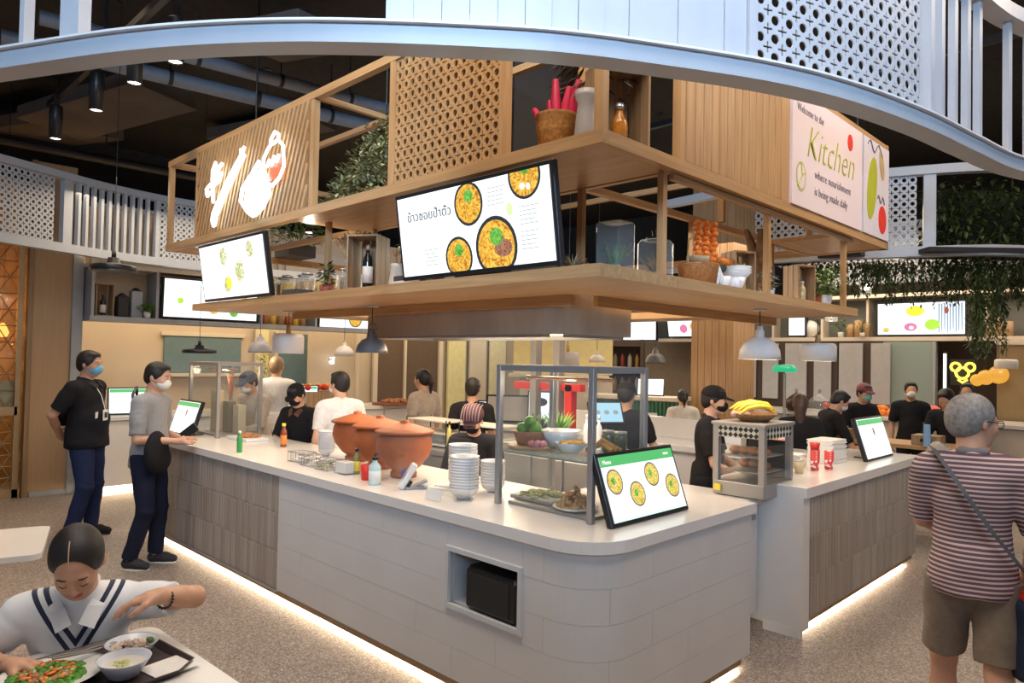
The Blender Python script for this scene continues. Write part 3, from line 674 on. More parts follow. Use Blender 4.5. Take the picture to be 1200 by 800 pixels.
# boarded panel in the middle: separate curved boards
uB0, uB1 = u(-1.88, 1.29), u(-1.145, 2.33)-.002
nb = 14
for i in range(nb):
    a0 = uB0+(uB1-uB0)*i/nb; a1 = uB0+(uB1-uB0)*(i+1)/nb
    band(ringP, a0+0.0008, a1-0.0008, za, ZT, -0.075+0.004*(i % 2), -0.045+0.004*(i % 2), 0.05).build('board', RINGW, ring)
# perforated panel with its frame stiles
uP0, uP1 = u(-1.145, 2.33), u(-0.83, 3.37)+.07
cell = 0.068; nu = int((uP1-uP0-0.06)/cell); nv = int((ZT-za)/cell)
def rfn(a, b):
    q, nn, _ = ringP.at(uP0+0.03+a*cell); return (q.x-nn.x*0.05, q.y-nn.y*0.05, za+0.01+b*((ZT-za-0.02)/nv))
perf('perforated_panel', rfn, nu, nv, RINGW, ring)
for a in (uP0, uP1-0.03): band(ringP, a, a+0.035, za, ZT, -0.075, -0.025).build('stile', RINGW, ring)
slat_run(ringP, uP1+0.05, uP1+0.62, 4, ring, RINGW, za, ZT, w=0.035, d=.03)
slat_run(ringP, uP1+0.80, uP1+0.80+1.7, 9, ring, RINGW, za, ZT, w=0.035, d=.03)
b = MB()
for (x, y) in ((-2.6, .72), (-1.5, 1.72), (-0.9, 3.0), (-4.0, .02)):
    q, nn, _ = ringP.at(u(x, y)); c = q-nn*0.05; b.cyl((c.x, c.y, ZT), (c.x, c.y, 5.1), 0.006, n=6)
b.build('suspension_rod', DARKM, ring)
# far left ring
ringL = Path([(-6.6, -1.4), (-7.5, 0.0), (-8.02, 1.25), (-8.28, 1.79), (-8.52, 2.33), (-8.66, 2.90), (-8.68, 3.5), (-8.6, 4.4), (-8.3, 5.6)])
rl = thing('ring_canopy', 'grey white curved ring canopy behind the men at the left, with slats and pierced panels', 'canopy', (0, 0, 0)); v = ringL.near
band(ringL, 0, ringL.L, ZB, ZB+0.09, -0.10, 0.0).build('lower_rim', RINGW, rl); band(ringL, 0, ringL.L, ZT-0.02, ZT+0.05, -0.10, 0.0).build('upper_rim', RINGW, rl)
def pl(path, u0, u1, cell, par, z0, z1, m=RINGW, **k):
    nu = max(1, int((u1-u0)/cell)); nv = int((z1-z0)/cell)
    perf('perforated_panel', lambda a, b: (lambda r: (r[0].x-r[1].x*.05, r[0].y-r[1].y*.05, z0+b*(z1-z0)/nv))(path.at(u0+a*(u1-u0)/nu)), nu, nv, m, par, seg=2, **k)
pl(ringL, v(-7.5, 0.0), v(-8.30, 1.84), 0.062, rl, ZB+.09, ZT-.02); band(ringL, v(-8.32, 1.90), v(-8.32, 1.90)+.10, ZB+.09, ZT-.02, -.08, -.02).build('stile', RINGW, rl)
slat_run(ringL, v(-8.32, 1.90)+.14, v(-8.66, 2.86), 10, rl, RINGW, ZB+.09, ZT-.02, w=0.03)
uu = v(-8.66, 2.90); band(ringL, uu, uu+.04, ZB+.09, ZT-.02, -.08, -.02).build('stile', RINGW, rl); pl(ringL, uu+.05, uu+1.3, 0.062, rl, ZB+.09, ZT-.02)
# far right ring
ringR = Path([(-4.4, 6.9), (-3.4, 6.78), (-2.83, 6.86), (-2.50, 6.97), (-2.11, 7.07), (-1.5, 7.33), (-1.18, 7.62), (-0.6, 8.4), (-0.2, 9.4)])
rr = thing('ring_canopy', 'white curved ring canopy behind the kitchen sign at right, holding trailing plants', 'canopy', (0, 0, 0)); v = ringR.near
band(ringR, 0, ringR.L, ZB, ZB+0.09, -0.10, 0.0).build('lower_rim', RINGW, rr); band(ringR, 0, ringR.L, ZT-0.02, ZT+0.06, -0.10, 0.0).build('upper_rim', RINGW, rr)
pl(ringR, v(-3.3, 6.78), v(-1.88, 7.15), 0.068, rr, ZB+.09, ZT-.02)
uu = v(-1.86, 7.16); band(ringR, uu, uu+.10, ZB+.09, ZT-.02, -.08, -.02).build('stile', RINGW, rr)
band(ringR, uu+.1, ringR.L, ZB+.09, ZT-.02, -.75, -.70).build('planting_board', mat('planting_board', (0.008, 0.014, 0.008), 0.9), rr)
ring2 = thing('ring_canopy', 'pierced white canopy segment glimpsed far behind the hanging plants', 'canopy', (0, 0, 0))
rp2 = Path([(-4.6, 9.9), (-3.2, 9.7), (-1.8, 9.8), (-0.6, 10.3)])
band(rp2, 0, rp2.L, 2.80, 2.87, -0.1, 0).build('lower_rim', RINGW, ring2); band(rp2, 0, rp2.L, 3.5, 3.56, -0.1, 0).build('upper_rim', RINGW, ring2); pl(rp2, 0.1, rp2.L-.1, 0.09, ring2, 2.87, 3.5)
# ================================================================ kitchen kiosk: counters
X0, Y0 = -1.85, 2.40          # outer faces
def arc_corner(cx, cy, r, n=8, a0=-90, a1=0): return [(cx+r*math.cos(math.radians(a0+(a1-a0)*i/n)), cy+r*math.sin(math.radians(a0+(a1-a0)*i/n))) for i in range(n+1)]
ctr = thing('counter', 'long white L-shaped kitchen counter with rounded near corner, white and brown tiled front', 'counter', (0, 0, 0))
R_ = 0.26; o_ = 0.02
outer = [(-7.42, Y0-o_)]+arc_corner(X0+o_-R_, Y0-o_+R_, R_)+[(X0+o_, 3.85), (-2.10, 3.85), (-2.75, 3.85), (-2.75, 3.25), (-7.42, 3.25)]
MB().prism(outer, 0.905, 0.96).build('worktop', COUNTER, ctr)
core = [(-7.38, Y0+.03)]+arc_corner(X0-.03-R_+.03, Y0+R_, R_-.03)+[(X0-.03, 3.83), (-2.73, 3.83), (-2.73, 3.23), (-7.38, 3.23)]
MB().prism(core, 0.10, 0.905).build('carcass', GROUT, ctr)
kick = [(-7.3, Y0+.16)]+arc_corner(X0-.16-R_+.1, Y0+.06+R_, R_-.1)+[(X0-.16, 3.70), (-2.6, 3.70), (-2.6, 3.1), (-7.3, 3.1)]
MB().prism(kick, 0.0, 0.10).build('plinth', BEIGE, ctr)
MB().box((-5.99, Y0+.005, 0.107), (2.74, 0.05, 0.014)).build('edge_trim', STEEL, ctr)
# white long tiles in staggered rows, wrapped round the corner; the niche is left free
XW = -4.62; rows = [0.115, 0.273, 0.431, 0.589, 0.747, 0.903]
frontP = Path([(XW, Y0), (-3.2, Y0), (X0-R_-.4, Y0)]+[(X0-R_, Y0)]+arc_corner(X0-R_, Y0+R_, R_)[1:]+[(X0, Y0+R_+.4), (X0, 3.83)], 6)
def lin_path(P):
    p = Path.__new__(Path); p.p = [Vector((x, y, 0)) for x, y in P]; p.d = [0.0]
    for a, b in zip(p.p, p.p[1:]): p.d.append(p.d[-1]+(b-a).length)
    p.L = p.d[-1]; return p
fp = lin_path([(XW, Y0)]+arc_corner(X0-R_, Y0+R_, R_, 12)+[(X0, 3.83)])
NX0, NX1, NZ0, NZ1 = -2.785, -2.29, 0.495, 0.760       # niche
nu0, nu1 = NX0-XW, NX1-XW
for k in range(5):
    z0, z1 = rows[k]+.0006, rows[k+1]-.0006; a = -0.30*(k % 2); tl = 0.62
    while a < fp.L-0.01:
        b0, b1 = max(a, 0)+.0006, min(a+tl, fp.L)-.0006
        segs = [(b0, b1, z0, z1)]
        if z1 > NZ0-.02 and z0 < NZ1+.02:
            segs = []
            if b0 < nu0-.02: segs.append((b0, min(b1, nu0-.022), z0, z1))
            if b1 > nu1+.02: segs.append((max(b0, nu1+.022), b1, z0, z1))
            m0, m1 = max(b0, nu0-.02), min(b1, nu1+.02)
            if m1 > m0:
                if z0 < NZ0-.03: segs.append((m0, m1, z0, NZ0-.022))
                if z1 > NZ1+.03: segs.append((m0, m1, NZ1+.022, z1))
        for (s0, s1, q0, q1) in segs:
            if s1-s0 < .02: continue
            st = 0.04 if s1 > fp.L-1.95 and s0 < 3.1 else 2.0
            band(fp, s0, s1, q0, q1, -0.032, random.uniform(-.0008, .0008), st).build('tile', TILEW, ctr)
        a += tl
# niche lining and frame
b = MB(); xm = (NX0+NX1)/2; zm = (NZ0+NZ1)/2
for (c, d) in (((xm, Y0-.004, NZ1+.012), (NX1-NX0+.048, .02, .024)), ((xm, Y0-.004, NZ0-.012), (NX1-NX0+.048, .02, .024)), ((NX0-.012, Y0-.004, zm), (.024, .02, NZ1-NZ0)), ((NX1+.012, Y0-.004, zm), (.024, .02, NZ1-NZ0))): b.box(c, d)
b.build('niche_frame', GREYW if False else mat('niche_white', (0.60, 0.61, 0.62), 0.4), ctr)
# vertical brown finger tiles on the left half
bw = 0.0515; n = int((XW-.006-(-7.38))/bw); tm = [TILEB, TILEB2, TILEB3]
tv, tf = MB().box((0, 0, 0), (bw-.002, .034, .2605), bev=.004).v, MB().box((0, 0, 0), (bw-.002, .034, .2605), bev=.004).f
tme = []
for m_ in tm:
    me = bpy.data.meshes.new('tile'); me.from_pydata(tv, [], tf); me.materials.append(m_); tme.append(me)
for k in range(3):
    for i in range(n):
        o = bpy.data.objects.new('brown_tile', tme[random.choice((0, 0, 1, 2))]); COL.objects.link(o); o.parent = ctr
        o.location = (XW-.008-bw*(i+.5), Y0+.018+random.uniform(-.001, .001), 0.115+.1315+k*.263)
MB().box((-7.40, 2.82, 0.50), (.03, .80, .80)).build('end_panel', COUNTER, ctr)
MB().box((-4.75, Y0+.05, .080), (5.2, .03, .05)).build('skirting', TANW, ctr); MB().box((X0-.05, 3.22, .080), (.03, 1.15, .05)).build('skirting', TANW, ctr)
MB().box((-4.75, Y0+.085, .055), (5.2, .012, .012)).build('strip_light', LEDS, ctr); MB().box((X0-.085, 3.2, .055), (.012, 1.1, .012)).build('strip_light', LEDS, ctr)
area('plinth_glow', (-4.65, Y0+.075, 0.056), Euler((math.radians(52), 0, 0)), 5.2, .04, 70, (1.0, .84, .62))
area('plinth_glow', (X0-.075, 3.15, 0.056), Euler((math.radians(52), 0, math.radians(90))), 1.3, .04, 19, (1.0, .84, .62))
# the box standing in the niche
nb_ = thing('black_box', 'rounded black speaker box standing in the square niche of the white tiled front', 'speaker', (-2.49, 2.52, NZ0+.002))
MB().box((0, 0, .105), (.37, .24, .21), bev=.02).build('housing', mat('speaker_black', (.010, .009, .010), .4), nb_)
MB().box((0, -.122, .105), (.27, .006, .16), bev=.002).build('grille', BLACKM, nb_)
# recessed niche walls: thin liners in front of the carcass are real depth, so cut the carcass with a box
cut = MB().box((xm, Y0+.10, zm), (NX1-NX0, .40, NZ1-NZ0)).build('cutter', GROUT); cut.hide_render = True
car = [o for o in ctr.children if o.name.startswith('carcass')][0]
car.data.materials.clear(); car.data.materials.append(mat('niche_white', (0.60, 0.61, 0.62), 0.4))
md = car.modifiers.new('niche', 'BOOLEAN'); md.object = cut; md.operation = 'DIFFERENCE'; md.solver = 'EXACT'
dg = bpy.context.evaluated_depsgraph_get(); me = bpy.data.meshes.new_from_object(car.evaluated_get(dg)); car.modifiers.clear(); car.data = me
bpy.data.objects.remove(cut)
# narrow lower gate section between the two counters
lc = thing('low_cabinet', 'lower white cabinet set back between the two counters, under the oven', 'cabinet', (0, 0, 0))
MB().box((-2.52, 4.20, .845), (.82, .68, .05), bev=.005).build('worktop', COUNTER, lc)
MB().box((-2.54, 4.20, .46), (.76, .64, .72)).build('carcass', TILEW, lc)
MB().box((-2.148, 4.20, .46), (.02, .62, .70), bev=.004).build('door', TILEW, lc); MB().box((-2.134, 4.44, .74), (.015, .05, .03)).build('latch', STEEL, lc)
MB().box((-2.6, 4.20, .05), (.55, .55, .10)).build('plinth', GROUT, lc)
# right counter
rc = thing('counter', 'white waterfall counter at right with brown tiled front and light under it', 'counter', (0, 0, 0))
b = MB(); b.box((-2.14, 5.80, .925), (.62, 2.50, .07), bev=.004); b.build('worktop', COUNTER, rc)
MB().box((-2.10, 4.60, .475), (.50, .10, .85)).build('end_panel', COUNTER, rc); MB().box((-1.985, 4.56, .03), (.25, .03, .06)).build('foot', COUNTER, rc)
MB().box((-2.17, 5.85, .50), (.58, 2.38, .78)).build('carcass', GROUT, rc); MB().box((-2.25, 5.85, .05), (.5, 2.3, .10)).build('plinth', BEIGE, rc)
n = int(2.36/bw); random.seed(3)
for k in range(3):
    for i in range(n):
        o = bpy.data.objects.new('brown_tile', tme[random.choice((0, 0, 1, 2))]); COL.objects.link(o); o.parent = rc
        o.location = (-1.866+random.uniform(-.001, .001), 4.665+bw*(i+.5), 0.115+.1265+k*.258); o.rotation_euler = (0, 0, PI/2); o.scale = (1, 1, .985)
MB().box((-1.90, 5.85, .080), (.03, 2.3, .05)).build('skirting', TANW, rc); MB().box((-1.94, 5.85, .055), (.012, 2.2, .012)).build('strip_light', LEDS, rc)
area('plinth_glow', (-1.93, 5.8, 0.056), Euler((math.radians(52), 0, math.radians(90))), 2.2, .04, 50, (1.0, .86, .66))
# ================================================================ kiosk: shelves and upper fascia
ZM0, ZM1 = 2.11, 2.165; ZU0, ZU1 = 2.685, 2.745; ZTOP = 3.525
XLm, YRm, XLu, YRu = -6.25, 5.50, -6.93, 6.18
sh = thing('hanging_shelf', 'lower oak shelf frame running round the kitchen above the counter', 'shelf', (0, 0, 0))
b = MB(); W_ = .62
MB().box(((XLm+X0)/2, Y0+W_/2, (ZM0+ZM1)/2), (X0-XLm, W_, ZM1-ZM0)).build('front_board', OAK, sh)
MB().box((X0-W_/2, (Y0+W_+YRm)/2, (ZM0+ZM1)/2-.0003), (W_, YRm-Y0-W_-.002, ZM1-ZM0)).build('side_board', OAKY, sh)
MB().box((XLm+W_/2, (Y0+W_+YRm)/2, (ZM0+ZM1)/2-.0003), (W_, YRm-Y0-W_-.002, ZM1-ZM0)).build('side_board', OAKY, sh)
MB().box(((XLm+X0)/2, YRm-.2, (ZM0+ZM1)/2), (X0-XLm-2*W_-.004, .4, ZM1-ZM0)).build('back_board', OAK, sh)
for (c, d, m_) in (((-4.05, Y0+W_-.015, ZM0-.03), (3.1, .03, .06), OAK), ((X0-W_+.015, 4.3, ZM0-.03), (.03, 2.3, .06), OAKY)): MB().box(c, d).build('apron', m_, sh)
up_ = thing('upper_fascia', 'upper oak frame of the kitchen roof, holding panels, plants and signs', 'frame', (0, 0, 0))
def beam(p0, p1, w_, h_, m_, par=up_, name='beam'):
    p0 = Vector(p0); p1 = Vector(p1); d = p1-p0; a = math.atan2(d.y, d.x)
    return MB().box((p0+p1)/2, (d.length, w_, h_), a).build(name, m_, par)
yc = Y0+.03; xc = X0-.03
beam((XLu, yc, (ZU0+ZU1)/2), (X0, yc, (ZU0+ZU1)/2), .06, ZU1-ZU0, OAK); beam((xc, Y0+.06, (ZU0+ZU1)/2), (xc, YRu, (ZU0+ZU1)/2), .06, ZU1-ZU0, OAKY)
beam((XLu, yc, ZTOP-.025), (X0, yc, ZTOP-.025), .05, .05, OAK); beam((xc, Y0+.06, ZTOP-.025), (xc, YRu, ZTOP-.025), .05, .05, OAKY)
beam((XLu+.03, Y0+.06, (ZU0+ZU1)/2), (XLu+.03, YRu, (ZU0+ZU1)/2), .06, ZU1-ZU0, OAKY); beam((XLu+.03, Y0+.06, ZTOP-.025), (XLu+.03, YRu, ZTOP-.025), .05, .05, OAKY)
beam((XLu, YRu-.03, (ZU0+ZU1)/2), (X0, YRu-.03, (ZU0+ZU1)/2), .06, ZU1-ZU0, OAK); beam((XLu, YRu-.03, ZTOP-.025), (X0, YRu-.03, ZTOP-.025), .05, .05, OAK)
for yy in (3.03,): beam((-6.25, yy, ZU0+.02), (X0-.06, yy, ZU0+.02), .04, .04, OAK); beam((-6.25, yy, ZTOP-.03), (X0-.06, yy, ZTOP-.03), .04, .04, OAK)
for xx in (-2.47, -3.40, -4.30, -5.6): beam((xx, Y0+.06, ZTOP-.03), (xx, 3.01, ZTOP-.03), .035, .035, OAKY)
for yy in (3.06, 4.28, 5.56): beam((X0-.62, yy, ZTOP-.03), (X0-.06, yy, ZTOP-.03), .035, .035, OAK)
beam((X0-.62, 3.03, ZU0+.02), (X0-.62, YRu-.06, ZU0+.02), .04, .04, OAKY); beam((X0-.05, 3.03, ZU0-.02), (X0-.05, YRm, ZU0-.02), .03, .03, OAKY)
MB().box((-3.25, Y0+.06+.29, ZU0+.02), (2.72, .56, .03)).build('soffit_board', OAK, up_)
MB().box((X0-.34, 5.75, ZU0+.02), (.54, .8, .03)).build('soffit_board', OAKY, up_)
def post(x, y, z0=ZU1, z1=ZTOP-.05, w_=.045, par=up_): return MB().box((x, y, (z0+z1)/2), (w_, w_, z1-z0)).build('post', OAKZ, par)
for x in (XLu+.03, -6.25, -4.31, -3.40, -2.475): post(x, yc)
post(xc, yc); 
for y in (3.06, 4.28, YRu-.03): post(xc, y)
post(-2.47, 3.03); post(-4.3, 3.03); post(-2.47, 6.15); post(XLu+.03, 6.15); post(-2.47, 4.6)
# posts joining the two levels
for (x, y) in ((-2.47, 3.03), (-4.42, 2.62), (-4.42, 3.0), (-6.2, 3.0)): post(x, y, ZM1, ZU0, .035, sh)
for y in (2.98, 4.14, 5.40): post(X0-.07, y, ZM1, ZU0, .035, sh)
for (x, y) in ((-2.47, 4.2), (-2.47, 5.4), (-6.2, 5.4), (-4.3, 5.4)): post(x, y, ZM1, ZU0, .035, sh)
b = MB()
for (x, y) in ((-6.2, 2.9), (-4.3, 3.0), (-2.0, 3.2), (-2.0, 5.9), (-6.6, 5.9), (-3.4, 6.1)): b.cyl((x, y, ZTOP), (x, y, 5.1), .008, n=6)
b.build('suspension_rod', DARKM, up_)
dl = thing('downlight', 'tiny lit spotlight under the upper oak beam above the salad screen', 'spotlight', (-4.75, Y0+.25, ZU0-.03)); MB().lathe([(.001, .03), (.03, .03), (.03, 0), (.001, .004)], n=14).build('housing', BLACK, dl); MB().lathe([(.001, -.002), (.024, -.002)], n=14).build('lens', LEDW, dl); point('downlight_lamp', (-4.75, Y0+.25, ZU0-.07), 3, WARM, .02)
# neon sign panel: diagonal slats on a board
pn = thing('slatted_sign_panel', 'oak panel of slanting slats at the left of the kitchen roof', 'panel', (-6.225, Y0-.002, ZU1))
PW, PH = 1.89, ZTOP-.05-ZU1
MB().box((PW/2, .045, PH/2), (PW, .012, PH)).build('backboard', wood('panel_oak_dark', (.26, .16, .08), 'z'), pn)
sp = .062; dx = .42
k = -int(PH*dx/sp)-2
sl_me = None
while k*sp < PW:
    x_0 = k*sp; x_1 = x_0+PH*dx      # lower and upper end of the slat
    t0 = 0.0 if x_0 >= 0 else -x_0/(PH*dx); t1 = 1.0 if x_1+.028 <= PW else (PW-.028-x_0)/(PH*dx)
    if t1 > t0+.02:
        a0 = (x_0+(x_1-x_0)*t0, PH*t0); a1 = (x_0+(x_1-x_0)*t1, PH*t1); w2 = .030
        vs = [(p[0]+q, yq, p[1]) for p in (a0, a1) for q, yq in ((0, .0), (w2, .0), (w2, .04), (0, .04))]
        MB().add(vs, [(0, 1, 5, 4), (1, 2, 6, 5), (2, 3, 7, 6), (3, 0, 4, 7), (3, 2, 1, 0), (4, 5, 6, 7)]).build('slat', OAKZ, pn)
    k += 1
# neon herbs, onion and jar: bent glass tubes standing off the slats
ns = thing('neon_sign', 'white neon sign of a herb sprig, spring onion, onion bulb and jar with red liquid', 'sign', (-6.225, Y0-.05, ZU1))
def tubes(name, polys, m_, r, par): 
    b = MB(); ax_, bx_, cx_, az, bz, cz = {'spring_onion': (.26, .46, .73, .06, .03, .74), 'herb_sprig': (.22, .33, 1.05, .20, .22, .73), 'onion_outline': (.84, .98, 1.19, .04, .02, .78), 'jar_outline': (1.22, 1.34, .9, .24, .20, .68)}[name]
    for p in polys: b.tube([(bx_+(x-ax_)*cx_, 0, bz+(z-az)*cz) for x, z in p], r, 6)
    return b.build(name, m_, par)
leek = [(.30, .06), (.26, .12), (.28, .20), (.62, .50), (.98, .74), (1.04, .70), (.70, .44), (.38, .16), (.34, .06), (.30, .06)]
tubes('spring_onion', [leek, [(.40, .24), (.74, .50), (.96, .66)], [(.34, .20), (.66, .46), (.92, .70)], [(.98, .74), (1.02, .79)], [(.96, .71), (.94, .78)]], NEON, .013, ns)
sprig = [(.36, .20), (.34, .32), (.36, .46), (.40, .56), (.38, .64), (.33, .56), (.33, .44)]
tubes('herb_sprig', [sprig, [(.34, .34), (.24, .30), (.22, .38), (.30, .42), (.34, .36)], [(.36, .40), (.46, .42), (.50, .50), (.42, .50), (.36, .44)], [(.36, .46), (.44, .56), (.50, .60)], [(.35, .40), (.37, .52)]], NEON, .014, ns)
onion = [(1.02, .04), (.94, .10), (.84, .22), (.86, .34), (.98, .44), (1.08, .54), (1.12, .46), (1.20, .32), (1.20, .20), (1.12, .10), (1.02, .04)]
tubes('onion_outline', [onion, [(1.03, .08), (.94, .20), (.96, .32), (1.06, .44)], [(1.04, .08), (1.12, .20), (1.12, .32), (1.08, .44)], [(1.03, .08), (1.03, .42)]], NEON, .015, ns)
MB().prism([(.98+(p[0]-.84)*1.19, .02+(p[1]-.04)*.78) for p in onion[:-1]], 0, .006).build('onion_body', glow('neon_fill', (.9, 1, 1), 2.2), ns, rot=(PI/2, 0, 0), loc=(0, .03, 0))
jar = [(1.28, .26), (1.22, .36), (1.22, .56), (1.28, .64), (1.34, .68), (1.34, .74), (1.40, .80), (1.46, .76), (1.46, .70), (1.54, .62), (1.56, .40), (1.50, .30), (1.38, .24), (1.28, .26)]
tubes('jar_outline', [jar, [(1.34, .68), (1.46, .70)], [(1.28, .46), (1.32, .52), (1.36, .46), (1.40, .54), (1.44, .48), (1.48, .54)]], NEON, .012, ns)
MB().prism([(1.41, .25), (1.57, .25), (1.575, .40), (1.41, .39)], 0, .006).build('red_liquid', glow('neon_red', (1.0, .12, .05), 1.6), ns, rot=(PI/2, 0, 0), loc=(0, .02, 0))
b = MB()
for (x, z) in ((.55, .15), (.9, .48), (1.17, .1), (1.25, .36), (1.42, .24), (1.6, .42), (.48, .5)): b.cyl((x, 0, z), (x, .05, z), .006, n=6)
b.build('stand_off', STEEL, ns)
point('neon_light', (-5.0, Y0-.45, 3.0), 3, (.85, .95, 1.0), .25)
# wooden pierced panel
pp = thing('pierced_panel', 'oak panel pierced with round and cross shaped holes, beside the trailing plant', 'panel', (-3.375, Y0+.004, ZU1))
PW2 = .875; c2 = .0615; nu, nv = int(PW2/c2), int(PH/c2)
perf('pierced_board', lambda a, b_: (a*PW2/nu, .02, b_*PH/nv), nu, nv, OAKZ, pp, .012)
MB().box((PW2/2, .06, PH/2), (PW2, .01, PH)).build('backing', wood('panel_oak_dark', (.26, .16, .08), 'z'), pp)
# slat panel on the side
sp_ = thing('slat_panel', 'oak panel of upright boards on the right side of the kitchen roof', 'panel', (X0+.004, 3.085, ZU1))
n = 14; ww = 1.17/n
for i in range(n): MB().box((-.02, ww*(i+.5), PH/2), (.03, ww-.008, PH), bev=.003).build('slat', OAKZ, sp_)
MB().box((-.045, .585, PH/2), (.01, 1.17, PH)).build('backing', BLACKM, sp_)
# kitchen sign
SIGNP = mat('sign_pink', (.80, .68, .70), .5, var=.03, scale=2); TXT = mat('sign_text', (.20, .17, .20), .6); LIME = mat('sign_lime', (.42, .45, .03), .6); SRED = mat('sign_red', (.75, .05, .03), .5)
sg = thing('kitchen_sign', 'pale pink wall sign reading Kitchen in lime script on the side of the roof', 'sign', (X0+.006, 4.305, ZU1))
MB().box((-.01, .615, PH/2), (.03, 1.23, PH)).build('board', SIGNP, sg)
RT = (PI/2, 0, PI/2)
lettering('Welcome to the', .075, TXT, sg, (.008, .06, .60), RT, sx=.85, thin=.0012); lettering('Kitchen', .31, LIME, sg, (.008, .20, .335), RT, shear=.35, sx=.88, thin=.006)
lettering('where nourishment', .082, TXT, sg, (.008, .34, .22), RT, sx=1.0, thin=.0012); lettering('is being made daily', .082, TXT, sg, (.008, .34, .11), RT, sx=.95, thin=.0012)
def disc(par, y, z, ry, rz, m_, name, x=.008, rot=0.0):
    pts = [(y+ry*math.cos(a)*math.cos(rot)-rz*math.sin(a)*math.sin(rot), z+ry*math.cos(a)*math.sin(rot)+rz*math.sin(a)*math.cos(rot)) for a in [i*PI/12 for i in range(24)]]
    return MB().add([(x, p[0], p[1]) for p in pts]+[(x-.004, p[0], p[1]) for p in pts], [tuple(range(24))]+[(i, (i+1) % 24, 24+(i+1) % 24, 24+i)[::-1] for i in range(24)]).build(name, m_, par)
disc(sg, .98, .60, .05, .06, SRED, 'tomato'); disc(sg, .13, .19, .075, .095, mat('sign_olive', (.45, .45, .2), .6), 'herb_drawing', .007); disc(sg, .13, .19, .06, .078, SIGNP, 'herb_drawing')
b = MB(); b.tube([(.009, .08, .12), (.009, .14, .20), (.009, .12, .28)], .005, 5); b.tube([(.009, .14, .2), (.009, .18, .22)], .005, 5); b.build('herb_drawing', LIME, sg)
sg2 = thing('vegetable_sign', 'narrow pale sign with drawn pea pod, tomato and ginger at the far end', 'sign', (X0+.006, 5.57, ZU1))
MB().box((-.01, .29, PH/2), (.03, .58, PH)).build('board', mat('sign_lilac', (.72, .66, .72), .5, var=.03), sg2)
disc(sg2, .18, .36, .10, .25, LIME, 'pea_pod', rot=-.2); disc(sg2, .42, .15, .09, .11, SRED, 'tomato'); disc(sg2, .40, .58, .05, .12, mat('ginger', (.50, .36, .18), .6), 'ginger', rot=.3)
b = MB(); b.tube([(.009, .08+.03*i, .68+.04*math.sin(i)) for i in range(12)], .004, 5); b.tube([(.009, .3+.02*i, .30+.03*math.sin(i*1.3)) for i in range(9)], .004, 5); b.build('line_drawing', TXT, sg2)
# extraction hood
hd = thing('extraction_hood', 'large brushed steel extraction hood hanging under the oak shelf', 'hood', (0, 0, 0))
hb = [(-4.72, 3.06), (-3.0, 3.06), (-2.60, 3.25), (-2.60, 4.3), (-4.72, 4.3)]
hb = [(-4.55, 3.05)]+arc_corner(-2.75, 3.20, .15, 6)[:]+[(-2.60, 3.70), (-4.55, 3.70)]
n_ = len(hb); hbm = MB(); zt, zb = 2.16, 1.895
hbm.add([(*p, zb) for p in hb]+[(*p, zt) for p in hb], [(i, (i+1) % n_, n_+(i+1) % n_, n_+i) for i in range(n_)]+[tuple(range(n_, 2*n_))]); hbm.build('canopy', HOODM, hd)
b = MB(); b.box((-3.65, 3.10, zb), (1.75, .06, .03)); b.box((-3.6, 3.66, zb), (1.9, .06, .03)); b.box((-2.66, 3.4, zb), (.06, .5, .03)); b.box((-4.5, 3.4, zb), (.06, .5, .03)); b.build('gutter', STEEL, hd)
for i in range(9): MB().box((-4.4+.20*i, 3.4, zb+.12), (.18, .5, .02), R=Matrix.Rotation(.25, 3, 'X')).build('filter', STEEL, hd)
MB().box((-3.65, 3.4, zb+.05), (1.2, .06, .03)).build('hood_lamp', LEDW, hd); area('hood_light', (-3.65, 3.40, 1.88), (0, 0, 0), 1.7, .4, 28, WARM)
MB().box((-3.45, 3.42, 3.6), (.55, .45, 2.9)).build('duct_riser', mat('riser_dark', (.012, .012, .013), .5, .2), hd)
# ================================================================ screens
GREENB = glow('menu_green', (.10, .50, .16), 1.0); GREYT = glow('menu_text', (.50, .55, .58), .7); DARKT = glow('menu_heading', (.16, .17, .19), .6); RIMK = glow('bowl_rim', (.06, .07, .08), .5)
NOOD = glow('noodle_picture', (.80, .42, .04), 1.0, ((.95, .62, .10), (.45, .16, .03), 26)); NOODS = glow('noodle_picture_small', (.75, .55, .08), 1.0, ((.92, .82, .30), (.45, .28, .05), 60))
HERB = glow('herb_picture', (.14, .50, .06), .9, ((.30, .70, .15), (.05, .25, .02), 50)); MEAT = glow('meat_picture', (.38, .16, .09), .9, ((.50, .25, .16), (.22, .08, .04), 30)); EGG = glow('egg_picture', (.95, .9, .85), 1.0)
LEMON = glow('lemon_picture', (.95, .85, .05), 1.0); PINKP = glow('onion_picture', (.75, .20, .40), 1.0); LIMEP = glow('lettuce_picture', (.45, .80, .05), 1.0); BLUEP = glow('ice_picture', (.25, .38, .55), .8); BLUES = glow('screen_blue', (.45, .75, .92), 1.0); PALEG = glow('menu_pale_green', (.72, .90, .80), 1.1)
CL = None
def ell(x, z, rx, rz, y, n=26):
    P = [(x+rx*math.cos(2*PI*i/n), y, z+rz*math.sin(2*PI*i/n)) for i in range(n)]
    if CL: P = [(min(max(p[0], CL[0]), CL[1]), y, min(max(p[2], CL[2]), CL[3])) for p in P]
    return P
def patch(par, name, x, z, rx, rz, m_, y, n=26):
    return MB().add(ell(x, z, rx, rz, y, n), [tuple(range(n))]).build(name, m_, par)
def rect(par, name, x0, z0, x1, z1, m_, y=-.0032):
    return MB().add([(x0, y, z0), (x1, y, z0), (x1, y, z1), (x0, y, z1)], [(0, 1, 2, 3)]).build(name, m_, par)
